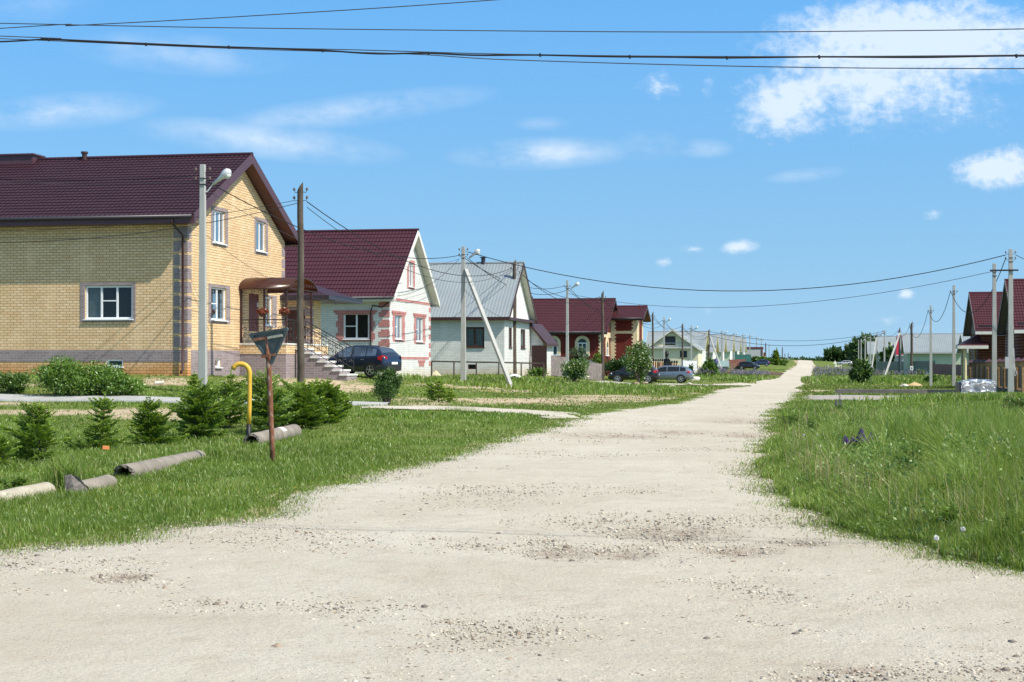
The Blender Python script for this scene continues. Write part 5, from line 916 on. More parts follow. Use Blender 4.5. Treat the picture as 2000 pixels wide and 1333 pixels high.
    for sg_ in (-1, 1):
        wq = it(st[1][0], 4); a = MB(); zt_ = st[2][2]
        a.add([(xr+.02, sg_*(wq-.20), zt_-.24), (xr+.0, sg_*(wq-.18), zt_-.02), (xr+.16, sg_*(wq+.04), zt_+.05 if kind == 'hatch' else zt_-.0), (xr+.42, sg_*(wq+.085), zt_-.04), (xr+.22, sg_*(wq+.06), zt_-.22)], [(0,1,2,4),(2,3,4)]); a.add([(xr+.16, sg_*(wq+.045), zt_+.05), (xr+.40, sg_*(it(xr+.42,4)+.012), zt_-.04), (xr+.38, sg_*(it(xr+.4,4)+.012), zt_-.16), (xr+.16, sg_*(wq+.045), zt_-.22)], [(0,1,2,3)]); a.build('tail_light', REDL, t)
        a = MB(); wq = it(xf-.25, 4); a.tube([(xf-.13, sg_*(wq-.20), .70), (xf-.32, sg_*(wq-.02), .76)], [.07,.085], 10); a.build('headlight', HEADL, t, smooth=True)
        a = MB(); a.tube([(.62 if kind == 'hatch' else .72, sg_*.86, .98), (.60 if kind == 'hatch' else .70, sg_*1.0, 1.0)], [.05,.08], 8); a.build('wing_mirror', paint, t, smooth=True)
        for xh in (-.75, .25): a = MB(); a.bar((xh-.09, sg_*(it(xh,4)+.012), .86), (xh+.09, sg_*(it(xh,4)+.012), .86), .02, .03); a.build('door_handle', RIM, t)
    a = MB(); a.box(xr-.03, xr+.12, -.62, .62, .30, .55); a.build('bumper', paint if kind == 'wagon' else BLKP, t, bevel=.03); a = MB(); a.box(xf-.14, xf+.02, -.58, .58, .30, .50); a.build('bumper', BLKP, t, bevel=.03)
    a = MB(); a.box(xr-.04, xr-.03, -.26, .26, .62, .73); a.build('number_plate', WPV, t); return t
c1_ = GY(703, 76.5); car('dark blue compact crossover parked beside the porch steps, tail to the street', 'hatch', (.012,.022,.055), c1_, math.atan2(.50, -.88), .95)
car('black hatchback half hidden by the tree in front of the red brick house', 'hatch', (.006,.006,.011), GY(1238, 138), math.atan2(.16, -1), 1.04, .1); car('grey estate car parked behind the black hatchback', 'wagon', (.20,.235,.275), GY(1303, 143), math.atan2(.22, -1), 1.0, .5)
car('small black car facing the road beside the brown soil heap', 'hatch', (.012,.013,.018), G(1462, 722.5), math.atan2(-.25, 1)); car('dark blue car on the far verge left of the roadside spruce', 'hatch', (.02,.035,.10), G(1487, 715.5), math.atan2(.1, -1)); car('silver car parked beyond the right verge below the far trees', 'wagon', (.55,.57,.58), GY(1650, 500), math.atan2(.05, -1))
# ================================================================== fences, rails, beams and other things
def fence_run(name, label, a, b, hgt, mat_, post=.1, ns=None, boards=.1, gap=.0, rails=True, cat_='fence', top_=None, postm=None):
    a = Vector(a); b = Vector(b); L = (b-a).length; d = (b-a)/L; yaw = math.atan2(d.y, d.x); t = thing(name, label, cat_, a, yaw); n = max(2, int(L/2.5)); dz = (b.z-a.z)/L; m = MB()
    if gap >= 0:
        step = boards+gap; k = int(L/step)
        for i in range(k): x = i*step; rz = random.uniform(-.02, .02) if gap else 0; z0 = dz*x; m.box(x, x+boards*.98, -.012-.004*(i % 2), .012, z0+.05, z0+hgt+rz)
        m.build('boards', mat_, t)
    if rails: m = MB(); m.bar((0,.04,.35*hgt),(L,.04,.35*hgt+dz*L), .05, .07); m.bar((0,.04,.85*hgt),(L,.04,.85*hgt+dz*L), .05, .07); m.build('rail', postm or mat_, t)
    for i in range(n+1): m = MB(); x = L*i/n; m.box(x-post/2, x+post/2, .03, .03+post, dz*x-.3, dz*x+hgt*1.04); m.build('post', postm or mat_, t)
    return t
def lowrail(label, a, b, h_): 
    a = Vector(a); b = Vector(b); L = (b-a).length; d = (b-a)/L; t = thing('rail_fence', label, 'fence', a, math.atan2(d.y, d.x)); dz = (b.z-a.z)/L; m = MB(); m.bar((0,0,h_),(L,0,h_+dz*L), .07, .09); m.build('rail', DWD, t)
    for i in range(6): x = L*i/5; m = MB(); m.box(x-.04, x+.04, -.04, .04, dz*x-.3, dz*x+h_); m.build('post', DWD, t)
lowrail('single dark rail fence in front of the grey-roofed brick house', G(843,737)+Vector((0,0,0)), G(1062,741), .95)
fence_run('picket_fence', 'low dark picket fence between the lean-to gate and the grey plank fence', GY(1032,112), GY(1068,113), 1.0, GWD, boards=.09, gap=.06); fence_run('plank_fence', 'weathered grey plank fence left of the white-flowering bush', GY(1066,112), GY(1106,116), 1.45, GWD, boards=.14); fence_run('plank_fence', 'weathered grey plank fence right of the white-flowering bush', GY(1140,122), GY(1176,124), 1.35, GWD, boards=.14)
def pfence(lb, x0, x1, Y, n, hgt, slat): 
    a = GY(x0, Y); b = GY(x1, Y+1.5); L = (b-a).length; d = (b-a)/L; t = thing('brick_picket_fence', lb, 'fence', a, math.atan2(d.y, d.x)); m = MB(); m.box(0, L, -.1, .1, -.5, .45); m.build('base_wall', slat, t)
    for i in range(n+1): x = L*i/n; m = MB(); m.box(x-.048, x+.048, -.09, .09, -.5, hgt); c_ = m.build('pillar', CRB, t); m = MB(); m.box(x-.10, x+.10, -.12, .12, hgt, hgt+.07); m.box(x-.05, x+.05, -.07, .07, hgt+.07, hgt+.2); m.build('cap', IRON, c_)
    m = MB(); m.box(0, L, -.05, .05, .45, hgt-.15); m.build('panel', slat, t); return t
pfence('red brick fence with cream pillars left of the dark gate', 1273, 1298, 168, 6, 1.7, RDB); pfence('red brick fence with cream pillars right of the dark gate', 1308, 1322, 171, 3, 1.6, RDB)
g_ = GY(1303, 168); t = thing('iron_gate', 'dark arched gate with ornate top between the red and cream fences', 'gate', g_, -TH); m = MB(); n = 12; m.prism([(-.42,0,-.4),(.42,0,-.4)]+[(.42*math.cos(math.pi*i/n),0,1.5+.5*math.sin(math.pi*i/n)) for i in range(n+1)], (0,.06,0)); m.build('gate_leaf', IRON, t); m = MB(); m.tube([(0,.03,1.95),(0,.03,2.2),(0,.03,2.5),(0,.03,2.8)], [.2,.12,.2,.10], 8); m.build('ornament', IRON, t)
fence_run('iron_fence', 'dark iron fence panel left of the wooden pole at the picket gate', GY(1322,172), GY(1332,173), 1.3, IRON, boards=.04, gap=.1); fence_run('picket_fence', 'white upright-board fence in front of the cream gable house corner', GY(1335,215), GY(1361,219), 2.0, WPV, boards=.2, gap=.1)
fence_run('sheet_fence', 'pale teal sheet fence beyond the dark double pole', Vector(pw(1369,717,279)), Vector(pw(1424,717,289)), 1.1, FTL, boards=.25); fence_run('sheet_fence', 'brown sheet fence behind the soil heap', Vector(pw(1424,717,334)), Vector(pw(1457,716,338)), 1.5, FBR, boards=.25); fence_run('sheet_fence', 'dark green sheet fence in front of the flat grey building', GY(1426,385), GY(1467,392), 2.4, FGR, boards=.25)
fence_run('sheet_fence', 'long dark green sheet fence before the grey-roofed houses', Vector(pw(1712,724,255)), Vector(pw(1824,727,196)), 1.35, FGR, boards=.25); fence_run('sheet_fence', 'dark red sheet fence left of the open porch', Vector(pw(1822,732,176)), Vector(pw(1897,736,160)), 1.15, FRD, boards=.25)
# brick pillar fence on the right
a = Vector((31.9,112,0)); b = Vector((26.6,83.6,0)); NP = 11
t = thing('brick_fence', 'brick pillar fence with plum caps in front of the log-sided houses', 'fence', (a.x, a.y, Hf(a.x, a.y)), math.atan2(b.y-a.y, b.x-a.x)); L = (b-a).length; dz = (Hf(b.x, b.y)-Hf(a.x, a.y))/L
m = MB(); m.box(0, L, -.16, .16, -.6, .28); m.build('base_wall', plain('fence_base', (.10,.085,.08), .85), t)
for i in range(NP): x = L*i/(NP-1); m = MB(); m.box(x-.17, x+.17, -.17, .17, -.4+dz*x, 1.72+dz*x); c_ = m.build('pillar', BRB, t); m = MB(); z = 1.72+dz*x; m.add([(x-.28,-.28,z),(x+.28,-.28,z),(x+.28,.28,z),(x-.28,.28,z),(x,0,z+.2)], [(0,1,4),(1,2,4),(2,3,4),(3,0,4),(0,3,2,1)]); m.build('cap', TBRIM, c_)
for i in range(NP-1): x = L*i/(NP-1)+.22; x2 = L*(i+1)/(NP-1)-.22; m = MB(); m.box(x, x2, -.03, .03, .28+dz*x, 1.45+dz*x); m.build('panel', DKB, t)
c = Vector((26.1,82.5,0)); fence_run('kerb_board', 'white kerb strip below the brick pillar fence', (25.9,81.4,Hf(26,81.4)), (34,80.4,Hf(34,80.4)), .12, WSO, boards=.5, rails=False)
# beams at the driveway
for lb, xa, xb, Y in (('longer grey timber beam lying along the gravel driveway',1632,1811,82.5),('shorter grey timber beam behind the foil-covered stack',1812,1880,81.6)):
    p0 = GY(xa, Y); p1 = GY(xb, Y-1.2); L = (p1-p0).length; m = MB(); m.box(0, L, -.14, .14, -.05, .26); o = m.build('timber_beam', GWD, bevel=.01); o.location = p0; o.rotation_euler = (0, 0, math.atan2(p1.y-p0.y, p1.x-p0.x)); tag(o, lb, 'beam', 'timber beams by the driveway')
# foil-covered stack
p = G(1910, 781); k_ = p.y/F; t = thing('covered_stack', 'stack of blocks under crumpled silver foil beside the driveway', 'stack', p, R(-6)); 
n1_, n2_ = 46, 22; V_ = []; Wd, Hh = 68*k_, 37*k_
FOIL = SM('crumpled_foil'); nz_ = FOIL.noise(3.5, 7, rough=.65); FOIL.bsdf(FOIL.mix(FOIL.rng(nz_, .4, .6), (.42,.44,.47), (.80,.81,.82)), .22, .9, .5, FOIL.bump(nz_, 1.0, .16)); FOIL = FOIL.m
def foilbox(x0, x1, y0, y1, z0, z1, seed):
    V_ = []; fs = []; n = 16; 
    path = [(y0,z0),(y0,z1),(y1,z1),(y1,z0)]; seg = []
    for i in range(3):
        for q in range(10): s2 = q/10; seg.append((path[i][0]*(1-s2)+path[i+1][0]*s2, path[i][1]*(1-s2)+path[i+1][1]*s2))
    seg.append(path[-1]); nx = 36
    for i in range(nx+1):
        x = x0+(x1-x0)*i/nx
        for j, (y, z) in enumerate(seg):
            d = (vnoise(x*3+seed, j*.35, 1)-.5)*.16+(vnoise(x*9+seed, j*.9, 1)-.5)*.07; V_.append((x+(.02*math.sin(j)), y-d*(1 if j < 15 else -1), z+d*.8-.05*((2*i/nx-1)**4)))
    k = len(seg); return V_, [(i*k+j, i*k+j+1, (i+1)*k+j+1, (i+1)*k+j) for i in range(nx) for j in range(k-1)]+[tuple(range(k))[::-1], tuple(range(nx*k, nx*k+k))]
m = MB(); m.box(-Wd/2+.05, Wd/2-.05, .05, 1.0, -.1, Hh*.93); m.build('block_stack', GYB, t)
m = MB(); m.add(*foilbox(-Wd/2+.05, Wd/2, 0, 1.05, Hh*.45, Hh, 3)); m.build('foil_cover', FOIL, t); m = MB(); m.add(*foilbox(-Wd/2, Wd/2-.25, .02, 1.0, .02, Hh*.40, 17)); m.build('foil_wrap', FOIL, t)
m = MB(); m.box(-Wd/2-.04, -Wd/2+.02, 0, 1.0, 0, Hh*.9); m.build('end_board', DGR, t)
# stones, rubble, mounds
STN = plain('field_stone', (.36,.34,.32), .9, .25, 3, bs=.03, dirt=(.52,.50,.46)); STW = plain('pale_stone', (.58,.54,.47), .9, .15, 4, bs=.02); STB = plain('brown_stone', (.34,.26,.19), .9, .2, 6, bs=.02)
def stone(label, px, py, wpx, sq=.6, mat_=None, name='stone', group=None, seed=0):
    g_ = G(px, py); r = wpx/2*g_.y/F; bpy_me = None; rg = np.random.default_rng(int(px*7+py)); m = MB(); n1_, n2_ = 10, 14; V_ = []
    o1_, o2_ = rg.uniform(0, 50, 2)
    for i in range(n1_+1):
        ph = math.pi*i/n1_
        for j in range(n2_):
            q = 2*math.pi*j/n2_; d = Vector((math.sin(ph)*math.cos(q), math.sin(ph)*math.sin(q), math.cos(ph))); k = .72+.55*float(vnoise(d.x*1.6+o1_+d.z, d.y*1.6+o2_-d.z*.7, 1)); V_.append((d.x*r*k, d.y*r*k*.75, d.z*r*k*sq+r*sq*.45))
    m.add(V_, [(i*n2_+j, i*n2_+(j+1)%n2_, (i+1)*n2_+(j+1)%n2_, (i+1)*n2_+j) for i in range(n1_) for j in range(n2_)]); o = m.build(name, mat_ or STN, smooth=wpx > 12); o.location = g_; o.rotation_euler = (0, 0, rg.uniform(-.4, .4)); tag(o, label, 'stone', group); return o
GS = 'stones along the verge'; 
for lb, px, py, w_, sq, mt in (('white round stone at the foot of the white-flowering bush',1105,751,8,.7,STW),('dark grey stone under the white-flowering bush',1122,750,13,.5,STN),('flat tan stone right of the white-flowering bush',1143,751,13,.4,STB),('pointed tan stone left of the wooden pole',1157,751.5,12,.6,STB),('pale stone slab behind the wooden pole base',1157,742,15,.5,STW),('grey stone right beside the wooden pole base',1182,748,7,.9,STN),
  ('dark stone left of the tree hiding the black car',1187+40,754,12,.7,STN),('brown stone under the tree hiding the black car',1243,753,14,.6,STB),('tan stone right of the tree hiding the black car',1260,750,11,.5,STB),('flat white slab in the grass before the grey estate car',1313,756,13,.3,STW),('pale stone behind the grey estate car tail',1346,752,12,.5,STW),('large pale block right of the grey estate car',1357,744,22,.55,STW),
  ('small dark stone beside the parking track',1368,754,6,.5,STN),('second small dark stone beside the parking track',1378,754,9,.35,STN),('small pale boulder right of the sand heap',1765,757,17,.5,STW),('reddish stone left of the foil-covered stack',1868,781,17,.5,STB),('pale stone below the foil-covered stack',1858,788,14,.5,STW),('pale rock beyond the right verge beside the silver car',1668,712,9,.8,STW),
  ('large pinkish boulder beside the golden thuja',1359,734,12,1.1,STN),('grey boulder among the lupins right of the golden thuja',1371,735,14,.7,STN)): stone(lb, px, py, w_, sq, mt, group=GS)
for lb, px, py, w_, mt in (('tan stone lying alone at the bottom of the road, left of centre',541,1268,24,STB),('pale pebble stone at lower left of the road',307,1304,14,STW),('dark stone near the right bottom edge of the road',1645,1246,12,STN),('dark stone low on the road right of centre',1366,1281,17,STN),('brown stone low on the road at its middle',995,1292,15,STB),('grey stone at the mouth of the worn hollow',1586,1074,13,STN),
   ('dark stone right of the left worn hollow',1335,1102,12,STN),('grey stone on the upper left part of the road',893,1074,11,STN),('stone at lower right among the gravel patch',1623,1323,15,STN),('pale stone near the lower left corner',104,1290,11,STW),('tan stone left of centre on the road',943,1167,12,STB),('brown stone on the left half of the road',570,1222,10,STB),('white stone beside the tall grass corner',1975,1121,13,STW),('pair-like tan stone above the road middle',1255,1233,13,STW)): stone(lb, px, py, w_, .6, mt, name='road_stone', group='larger stones lying on the road')
def mound(name, label, px, py, wpx, hpx, mat_, dpth=.6):
    g_ = G(px, py); a = wpx/2*g_.y/F; hh_ = hpx*g_.y/F; n = 40; xs_ = np.linspace(-1, 1, n); Xm, Ym = np.meshgrid(xs_, xs_); rr = np.sqrt(Xm**2+Ym**2); Zm = np.clip(1-rr**1.4, 0, 1)*hh_*(.75+.5*fbm(Xm+px, Ym, 3))-.05; X3 = Xm*a; Y3 = Ym*a*dpth; Zm += H(g_.x+X3, g_.y+Y3+a*dpth)-g_.z
    i_ = np.arange(n*n).reshape(n, n); q_ = np.stack([i_[:-1,:-1], i_[:-1,1:], i_[1:,1:], i_[1:,:-1]], -1).reshape(-1, 4); o = fast(name, np.stack([X3, Y3+a*dpth, Zm], -1).reshape(-1, 3), q_, mat_, smooth=True); o.location = g_; tag(o, label, 'heap'); return o
SAND = plain('sand', (.52,.37,.20), .95, .12, 4, bs=.02); SANP = plain('pale_sand', (.60,.52,.36), .95, .12, 4, bs=.02)
mound('soil_heap', 'brown soil heap beside the small black car', 1433, 722, 56, 12, SOIL); mound('sand_heap', 'low orange sand heap behind the timber beam', 1789, 755, 44, 8, SAND); mound('sand_heap', 'small pale sand heap against the corner of the white brick house', 850, 735, 26, 11, SANP)
for lb, px, Y, w_ in (('yellow wooden post with white notice, leftmost of the little posts in the right meadow',1617,330,0),('yellow wooden post in the middle of the little posts in the right meadow',1637,330,0),('yellow wooden post, rightmost of the little posts in the right meadow',1643,331,0)):
    g_ = GY(px, Y); t = thing('wooden_post', lb, 'post', g_, 0, 'little yellow posts in the right meadow'); m = MB(); m.box(-.1,.1,-.1,.1,-.2,1.35); m.build('post', YSOF, t)
m = MB(); g_ = GY(1640, 330.3); m.box(-.4,.5,-.05,.05,1.25,1.4); m.box(-.3,.1,-.08,-.05,.95,1.25); o = m.build('crossbar_board', YSOF); o.location = g_; tag(o, 'small board joining the two right yellow posts', 'board')
t = thing('warning_sign', 'distant white triangular road sign with a plate under it, seen from behind', 'road sign', GY(1631, 430)); m = MB(); m.tube([(0,0,-.3),(0,0,2.6)], .06, 6); m.build('post', GSID, t); m = MB(); m.prism([(-.5,-.08,1.7),(.5,-.08,1.7),(0,-.08,2.6)], (0,.04,0)); m.build('sign_plate', WSID, t); m = MB(); m.prism([(-.2,-.08,.9),(.7,-.08,.9),(.4,-.08,1.5),(0,-.08,1.5)], (0,.04,0)); m.build('lower_plate', WSID, t)
g_ = Vector(pw(1397.5, 717, 276)); t = thing('barrel', 'dark blue barrel near the teal fence', 'barrel', g_+Vector((0,0,.35))); m = MB(); m.tube([(0,0,0),(0,0,.15),(0,0,.8),(0,0,.95)], [.32,.42,.42,.2], 14); m.build('barrel_body', plain('blue_plastic', (.035,.035,.16), .5), t, smooth=True); m = MB(); m.tube([(0,0,.95),(0,0,1.1)], .1, 8); m.build('cap', IRON, t)
m = MB(); m.tube([(0,0,0),(0,0,.9)], .35, 14); o = m.build('blue_drum', plain('blue_drum_paint', (.05,.16,.34), .5)); o.location = Vector(pw(1367.5, 719, 250)); tag(o, 'bright blue drum beside the leaning dark strut', 'drum')
# white sheet rubbish near the rail fence, post box
m = MB(); g_ = G(1022, 744); n = 14
for i in range(n):
    for j in range(4): pass
xs_ = [(-.9+1.9*i/n, j*.25) for i in range(n+1) for j in range(5)]; m.add([(x, y, .34*math.exp(-((x+.55)/.45)**2)*(1-abs(y-.5))+.06+.03*math.sin(x*9+y*7)) for x, y in xs_], [(i*5+j,(i+1)*5+j,(i+1)*5+j+1,i*5+j+1) for i in range(n) for j in range(4)]); o = m.build('white_sheet', plain('crumpled_white_plastic', (.72,.72,.70), .5, .1, 8, bs=.03)); o.location = g_; tag(o, 'crumpled white plastic sheet left on the grass by the rail fence', 'plastic sheet')
# ================================================================== vegetation
GRA = leafm('lawn_blade', (.125,.215,.024), (.25,.345,.055), .38, .05, ((.36,.31,.14), .05)); GRT = leafm('tall_blade', (.105,.205,.022), (.36,.49,.11), .40, .035, ((.45,.40,.22), .10)); GRF = leafm('meadow_blade', (.125,.20,.032), (.22,.295,.06), .35, .03, ((.36,.31,.17), .10)); DRY = leafm('dry_stalk', (.40,.30,.16), (.56,.48,.30), .2, .03)
def unit(v): return v/np.maximum(np.linalg.norm(v, axis=-1, keepdims=True), 1e-9)
def blades(name, P, h, w, lean, mat_, kind='stuff', parent=None, curl=.6):
    n = len(P); a = RNG.uniform(0, 2*np.pi, n); sd = np.stack([np.cos(a), np.sin(a), np.zeros(n)], 1); b = RNG.uniform(0, 2*np.pi, n); ld = np.stack([np.cos(b), np.sin(b), np.zeros(n)], 1)*lean[:,None]
    up = np.array([0,0,1.0]); B = P-up*.01; M = P+(up*.55+ld*.30)*h[:,None]; Tp = P+(up*(1-.12*lean[:,None]**2)+ld*(1.0+curl*.2))*h[:,None]*.98; s2 = sd*(w/2)[:,None]
    V = np.stack([B-s2, B+s2, M+s2*.8, M-s2*.8, Tp], 1).reshape(-1, 3); k = np.arange(n)[:,None]*5
    Fc = np.stack([k+[[0,1,2]], k+[[0,2,3]], k+[[3,2,4]]], 1).reshape(-1, 3); o = fast(name, V, Fc, mat_, parent); 
    if kind: tag(o, kind=kind)
    return o
def barea(X, Y, Z):
    px = HX+F*X/Y; py = HY-F*(Z-EYE)/Y; o = np.zeros_like(X)
    for (bx, by, rx, ry, a) in BARE: o = np.maximum(o, a*np.clip(1.5-np.sqrt(((px-bx)/rx)**2+((py-by)/ry)**2), 0, 1))
    return o
def ground_h(X, Y): return H(X, Y)+(fbm(X, Y, .35)-.5)*.10*np.clip((Y-8)/30, 0, 1)
def samp(n, y0, y1, pw_, x0, x1):
    u = RNG.random(n); e = 1-pw_; Y = (y0**e+u*(y1**e-y0**e))**(1/e); X = (x0+(x1-x0)*RNG.random(n))*Y; return X, Y
EC = np.vstack([Lc, Rc])
def grass_pts(n, y0, y1, pw_, x0, x1, keep=None, patch=.0):
    X, Y = samp(n, y0, y1, pw_, x0, x1); P = np.stack([X, Y], 1); k = free(P); X, Y, P = X[k], Y[k], P[k]; Z = ground_h(X, Y); b = barea(X, Y, Z); k = RNG.random(len(X)) > np.clip(b*1.4*np.clip((fbm(X, Y, 1.3)-.25)*3, .3, 1.2), 0, .96)
    if patch: k &= RNG.random(len(X)) < np.clip((fbm(X, Y, .9)-.30)*6*patch+.25, .1, 1)
    if keep is not None: k &= keep(X, Y)
    return X[k], Y[k], Z[k]
left = lambda X, Y: X < np.interp(Y, Lc[60:,1], Lc[60:,0])
right = lambda X, Y: ~left(X, Y)
# mown lawn, left
X, Y, Z = grass_pts(370000, 11.5, 56, 1.55, -.46, .12, left, .8); ed = np.abs(edist(np.stack([X, Y], 1), Lc)); n = len(X)
hh = (.030+.065*RNG.random(n))*np.clip(.1+1.8*fbm(X, Y, .8), .5, 1.7)*np.clip(.45+ed/.9, .45, 1.1); ww = np.maximum(.0045, .00042*Y)*RNG.uniform(.7, 1.3, n)
blades('lawn_grass', np.column_stack([X, Y, Z]), hh, ww, RNG.uniform(.1, .8, n), GRA)
# sparse tufts crossing the road edge
k = RNG.integers(0, len(EC), 11000); C = EC[k]; C = C[(C[:,1] > 9) & (C[:,1] < 90) & (np.abs(C[:,0]) < .4*C[:,1]+2)]; C = np.repeat(C, 9, 0); C = C+RNG.normal(0, .24, C.shape)+(RNG.normal(0, .09, (len(C)//9, 2))).repeat(9, 0)
blades('edge_grass', np.column_stack([C, H(C[:,0], C[:,1])]), RNG.uniform(.015, .06, len(C)), np.maximum(.005, .0004*C[:,1]), RNG.uniform(.3, 1.1, len(C)), GRA)
# tall grass, right
rsel = lambda X, Y: right(X, Y)
X, Y, Z = grass_pts(500000, 9.0, 68, 1.75, .08, .50, rsel); P2 = np.stack([X, Y], 1); ed = np.abs(edist(P2, Rc)); n = len(X)
th = np.clip((ed-.05)/1.3, 0, 1)*np.clip((55-Y)/26, .03, 1)*np.clip(1-barea(X, Y, Z)*.8, .15, 1); clump = fbm(X, Y, .55); hh = (.05+.10*RNG.random(n))+th*(.12+.40*RNG.random(n)**.8)*np.clip(.05+clump*1.9, .3, 1.4)*np.interp(Y, [12, 22, 50], [1.35, 1.15, .8])*(1+.35*np.clip((X/Y-.17)/.14, 0, 1)); ww = np.maximum(.006, .00042*Y)*RNG.uniform(.7, 1.6, n)
CAPS = [(1650,876,29,10),(1665,874,29,7),(1682,874,29,12),(1703,874,29,11),(1995,852,34,9),(1640,795,60,8),(1782,905,20,42),(1775,862,25,44),(1812,885,23,30),(1850,1015,14.9,22),(1829,1075,13.6,7),(1881,1060,14,7),(1570,862,34,5),(1596,862,33,5),(1590,835,38,24),(1545,815,42,22),(1700,818,40,30)]
def capped(X, Y, Z, hh):
    px = HX+F*X/Y
    for (cx, cy, cY, hw) in CAPS:
        k = (np.abs(px-cx) < hw) & (Y < cY) & (Y > cY*.45); lim = (EYE-(cy-HY)/F*Y)-Z; hh = np.where(k, np.minimum(hh, np.maximum(lim*RNG.uniform(.75, 1.1, len(hh)), .04)), hh)
    return hh
hh = capped(X, Y, Z, hh); lean_ = RNG.uniform(.05, .75, n)**1.2*np.clip(.4+2.4*vnoise(X, Y, .8)**2, .4, 1.8)
blades('tall_grass', np.column_stack([X, Y, Z]), hh, ww, lean_, GRT)
X, Y, Z = grass_pts(19000, 10, 48, 1.7, .08, .48, lambda X, Y: right(X, Y) & (RNG.random(len(X)) < np.clip((fbm(X, Y, .7)-.42)*7, .06, 1))); ed = np.abs(edist(np.stack([X, Y], 1), Rc)); k = ed > .35; X, Y, Z = X[k], Y[k], Z[k]; n = len(X)
blades('dry_grass', np.column_stack([X, Y, Z]), capped(X, Y, Z, RNG.uniform(.25, .75, n)*np.interp(Y, [12, 40], [1, .8])), np.maximum(.0055, .00035*Y), RNG.uniform(0, .35, n), DRY)
# rougher turf farther off
for nm, x0, x1, fn, lo, hi in (('meadow_grass', -.40, .30, left, .03, .10), ('verge_grass', .08, .42, right, .04, .13)):
    X, Y, Z = grass_pts(190000, 48, 330, 1.35, x0, x1, fn, .5); n = len(X); blades(nm, np.column_stack([X, Y, Z]), .85*RNG.uniform(lo, hi, n)*np.interp(Y, [50, 150, 330], [1, 1.5, 2.4]), .00055*Y*RNG.uniform(.7, 1.4, n), RNG.uniform(.2, .9, n), GRF)
def strip_grass(nm, px0, px1, py, spread, n, h0, h1, mat_=GRT):
    c = np.array([tuple(G(x, py)) for x in np.linspace(px0, px1, 24)]); t_ = RNG.random(n)*23; i = t_.astype(int); f_ = (t_-i)[:,None]; i2 = np.minimum(i+1, 23); C = c[i]*(1-f_)+c[i2]*f_; C[:,:2] += RNG.normal(0, spread, (n, 2)); k = free(C[:,:2]); C = C[k]; C[:,2] = ground_h(C[:,0], C[:,1]); m_ = len(C); blades(nm, C, RNG.uniform(h0, h1, m_), .0007*C[:,1]*RNG.uniform(.7, 1.3, m_), RNG.uniform(.1, .6, m_), mat_)
strip_grass('verge_grass', 842, 1030, 746, 1.0, 3500, .12, .32); strip_grass('verge_grass', 1030, 1290, 762, 2.6, 9000, .10, .30); strip_grass('verge_grass', 1420, 1505, 744, 3, 2000, .1, .3); strip_grass('verge_grass', 1585, 1870, 743, 8, 14000, .15, .6); strip_grass('verge_grass', 1870, 2040, 786, 1.6, 9000, .12, .45); strip_grass('verge_grass', 660, 1100, 812, .5, 3000, .05, .12)
WEEDM = leafm('mixed_weed_leaf', (.10,.20,.035), (.30,.42,.13), .35, .05)
def leaves(C, Nn, L, W, droop=0):
    n = len(C); d = unit(RNG.normal(0, 1, (n, 3))+Nn*.8); d[:,2] -= droop; d = unit(d); s2 = unit(np.cross(d, unit(RNG.normal(0, 1, (n, 3)))))
    L = (L*RNG.uniform(.6, 1.3, n))[:,None]; Wv = (W*RNG.uniform(.7, 1.3, n))[:,None]
    return np.stack([C, C+d*L*.5+s2*Wv*.5, C+d*L, C+d*L*.5-s2*Wv*.5], 1).reshape(-1, 3)
def cloud(rx, ry, rz, z0, n, L, W, ncl=26, seed=0, flat=.0, up=0.2, cl=.34, top=0):
    """leaf quads gathered in clumps spread through an uneven crown"""
    rg = np.random.default_rng(seed); cc = unit(rg.normal(0, 1, (ncl, 3)))*(rg.random((ncl, 1))**.45)*.80; cc[:,2] = cc[:,2]*(1-flat)
    if top: cc[:,:2] *= (1-np.clip(cc[:,2:3], -.2, 1)*top)
    cr_ = rg.uniform(.6, 1.25, ncl)*cl; ci = RNG.integers(0, ncl, n); d = unit(RNG.normal(0, 1, (n, 3))); rr_ = cr_[ci][:,None]*RNG.uniform(.35, 1.08, (n, 1)); p = cc[ci]+d*rr_
    p = p*np.array([rx, ry, rz])+np.array([0, 0, z0+rz]); p[:,2] = np.maximum(p[:,2], z0*.3+.02); nn_ = unit(d+unit(p-np.array([0,0,z0+rz*.6]))*.5+np.array([0,0,up])); return leaves(p, nn_, L, W), cc*np.array([rx, ry, rz])+np.array([0, 0, z0+rz])
BARK = plain('bark', (.12,.09,.065), .95, .3, 8, bs=.01); LFM = {'bright': leafm('bright_leaf', (.085,.19,.018), (.22,.36,.045), .35, .07), 'mid': leafm('mid_leaf', (.060,.14,.020), (.155,.26,.045), .35, .06), 'dark': leafm('dark_leaf', (.026,.072,.016), (.075,.14,.03), .25, .06), 'thuja': leafm('thuja_leaf', (.035,.09,.018), (.10,.19,.035), .2, .05),
 'grey': leafm('greyish_leaf', (.075,.115,.055), (.16,.20,.11), .3, .06), 'gold': leafm('golden_leaf', (.20,.17,.02), (.33,.28,.04), .3, .05), 'wood': leafm('woodland_leaf', (.035,.080,.026), (.085,.145,.045), .2, .04), 'lime': leafm('lime_leaf', (.14,.23,.02), (.25,.34,.05), .4, .06)}
FLW = leafm('white_blossom', (.62,.66,.50), (.78,.80,.68), .3, .02); FLP = leafm('pink_blossom', (.50,.20,.32), (.62,.36,.46), .3, .02); FPU = leafm('purple_blossom', (.06,.022,.19), (.13,.05,.34), .25, .03); FPV = leafm('pale_violet_blossom', (.17,.145,.25), (.30,.27,.37), .25, .03); FYE = leafm('yellow_blossom', (.55,.42,.02), (.70,.58,.04), .2, .02)
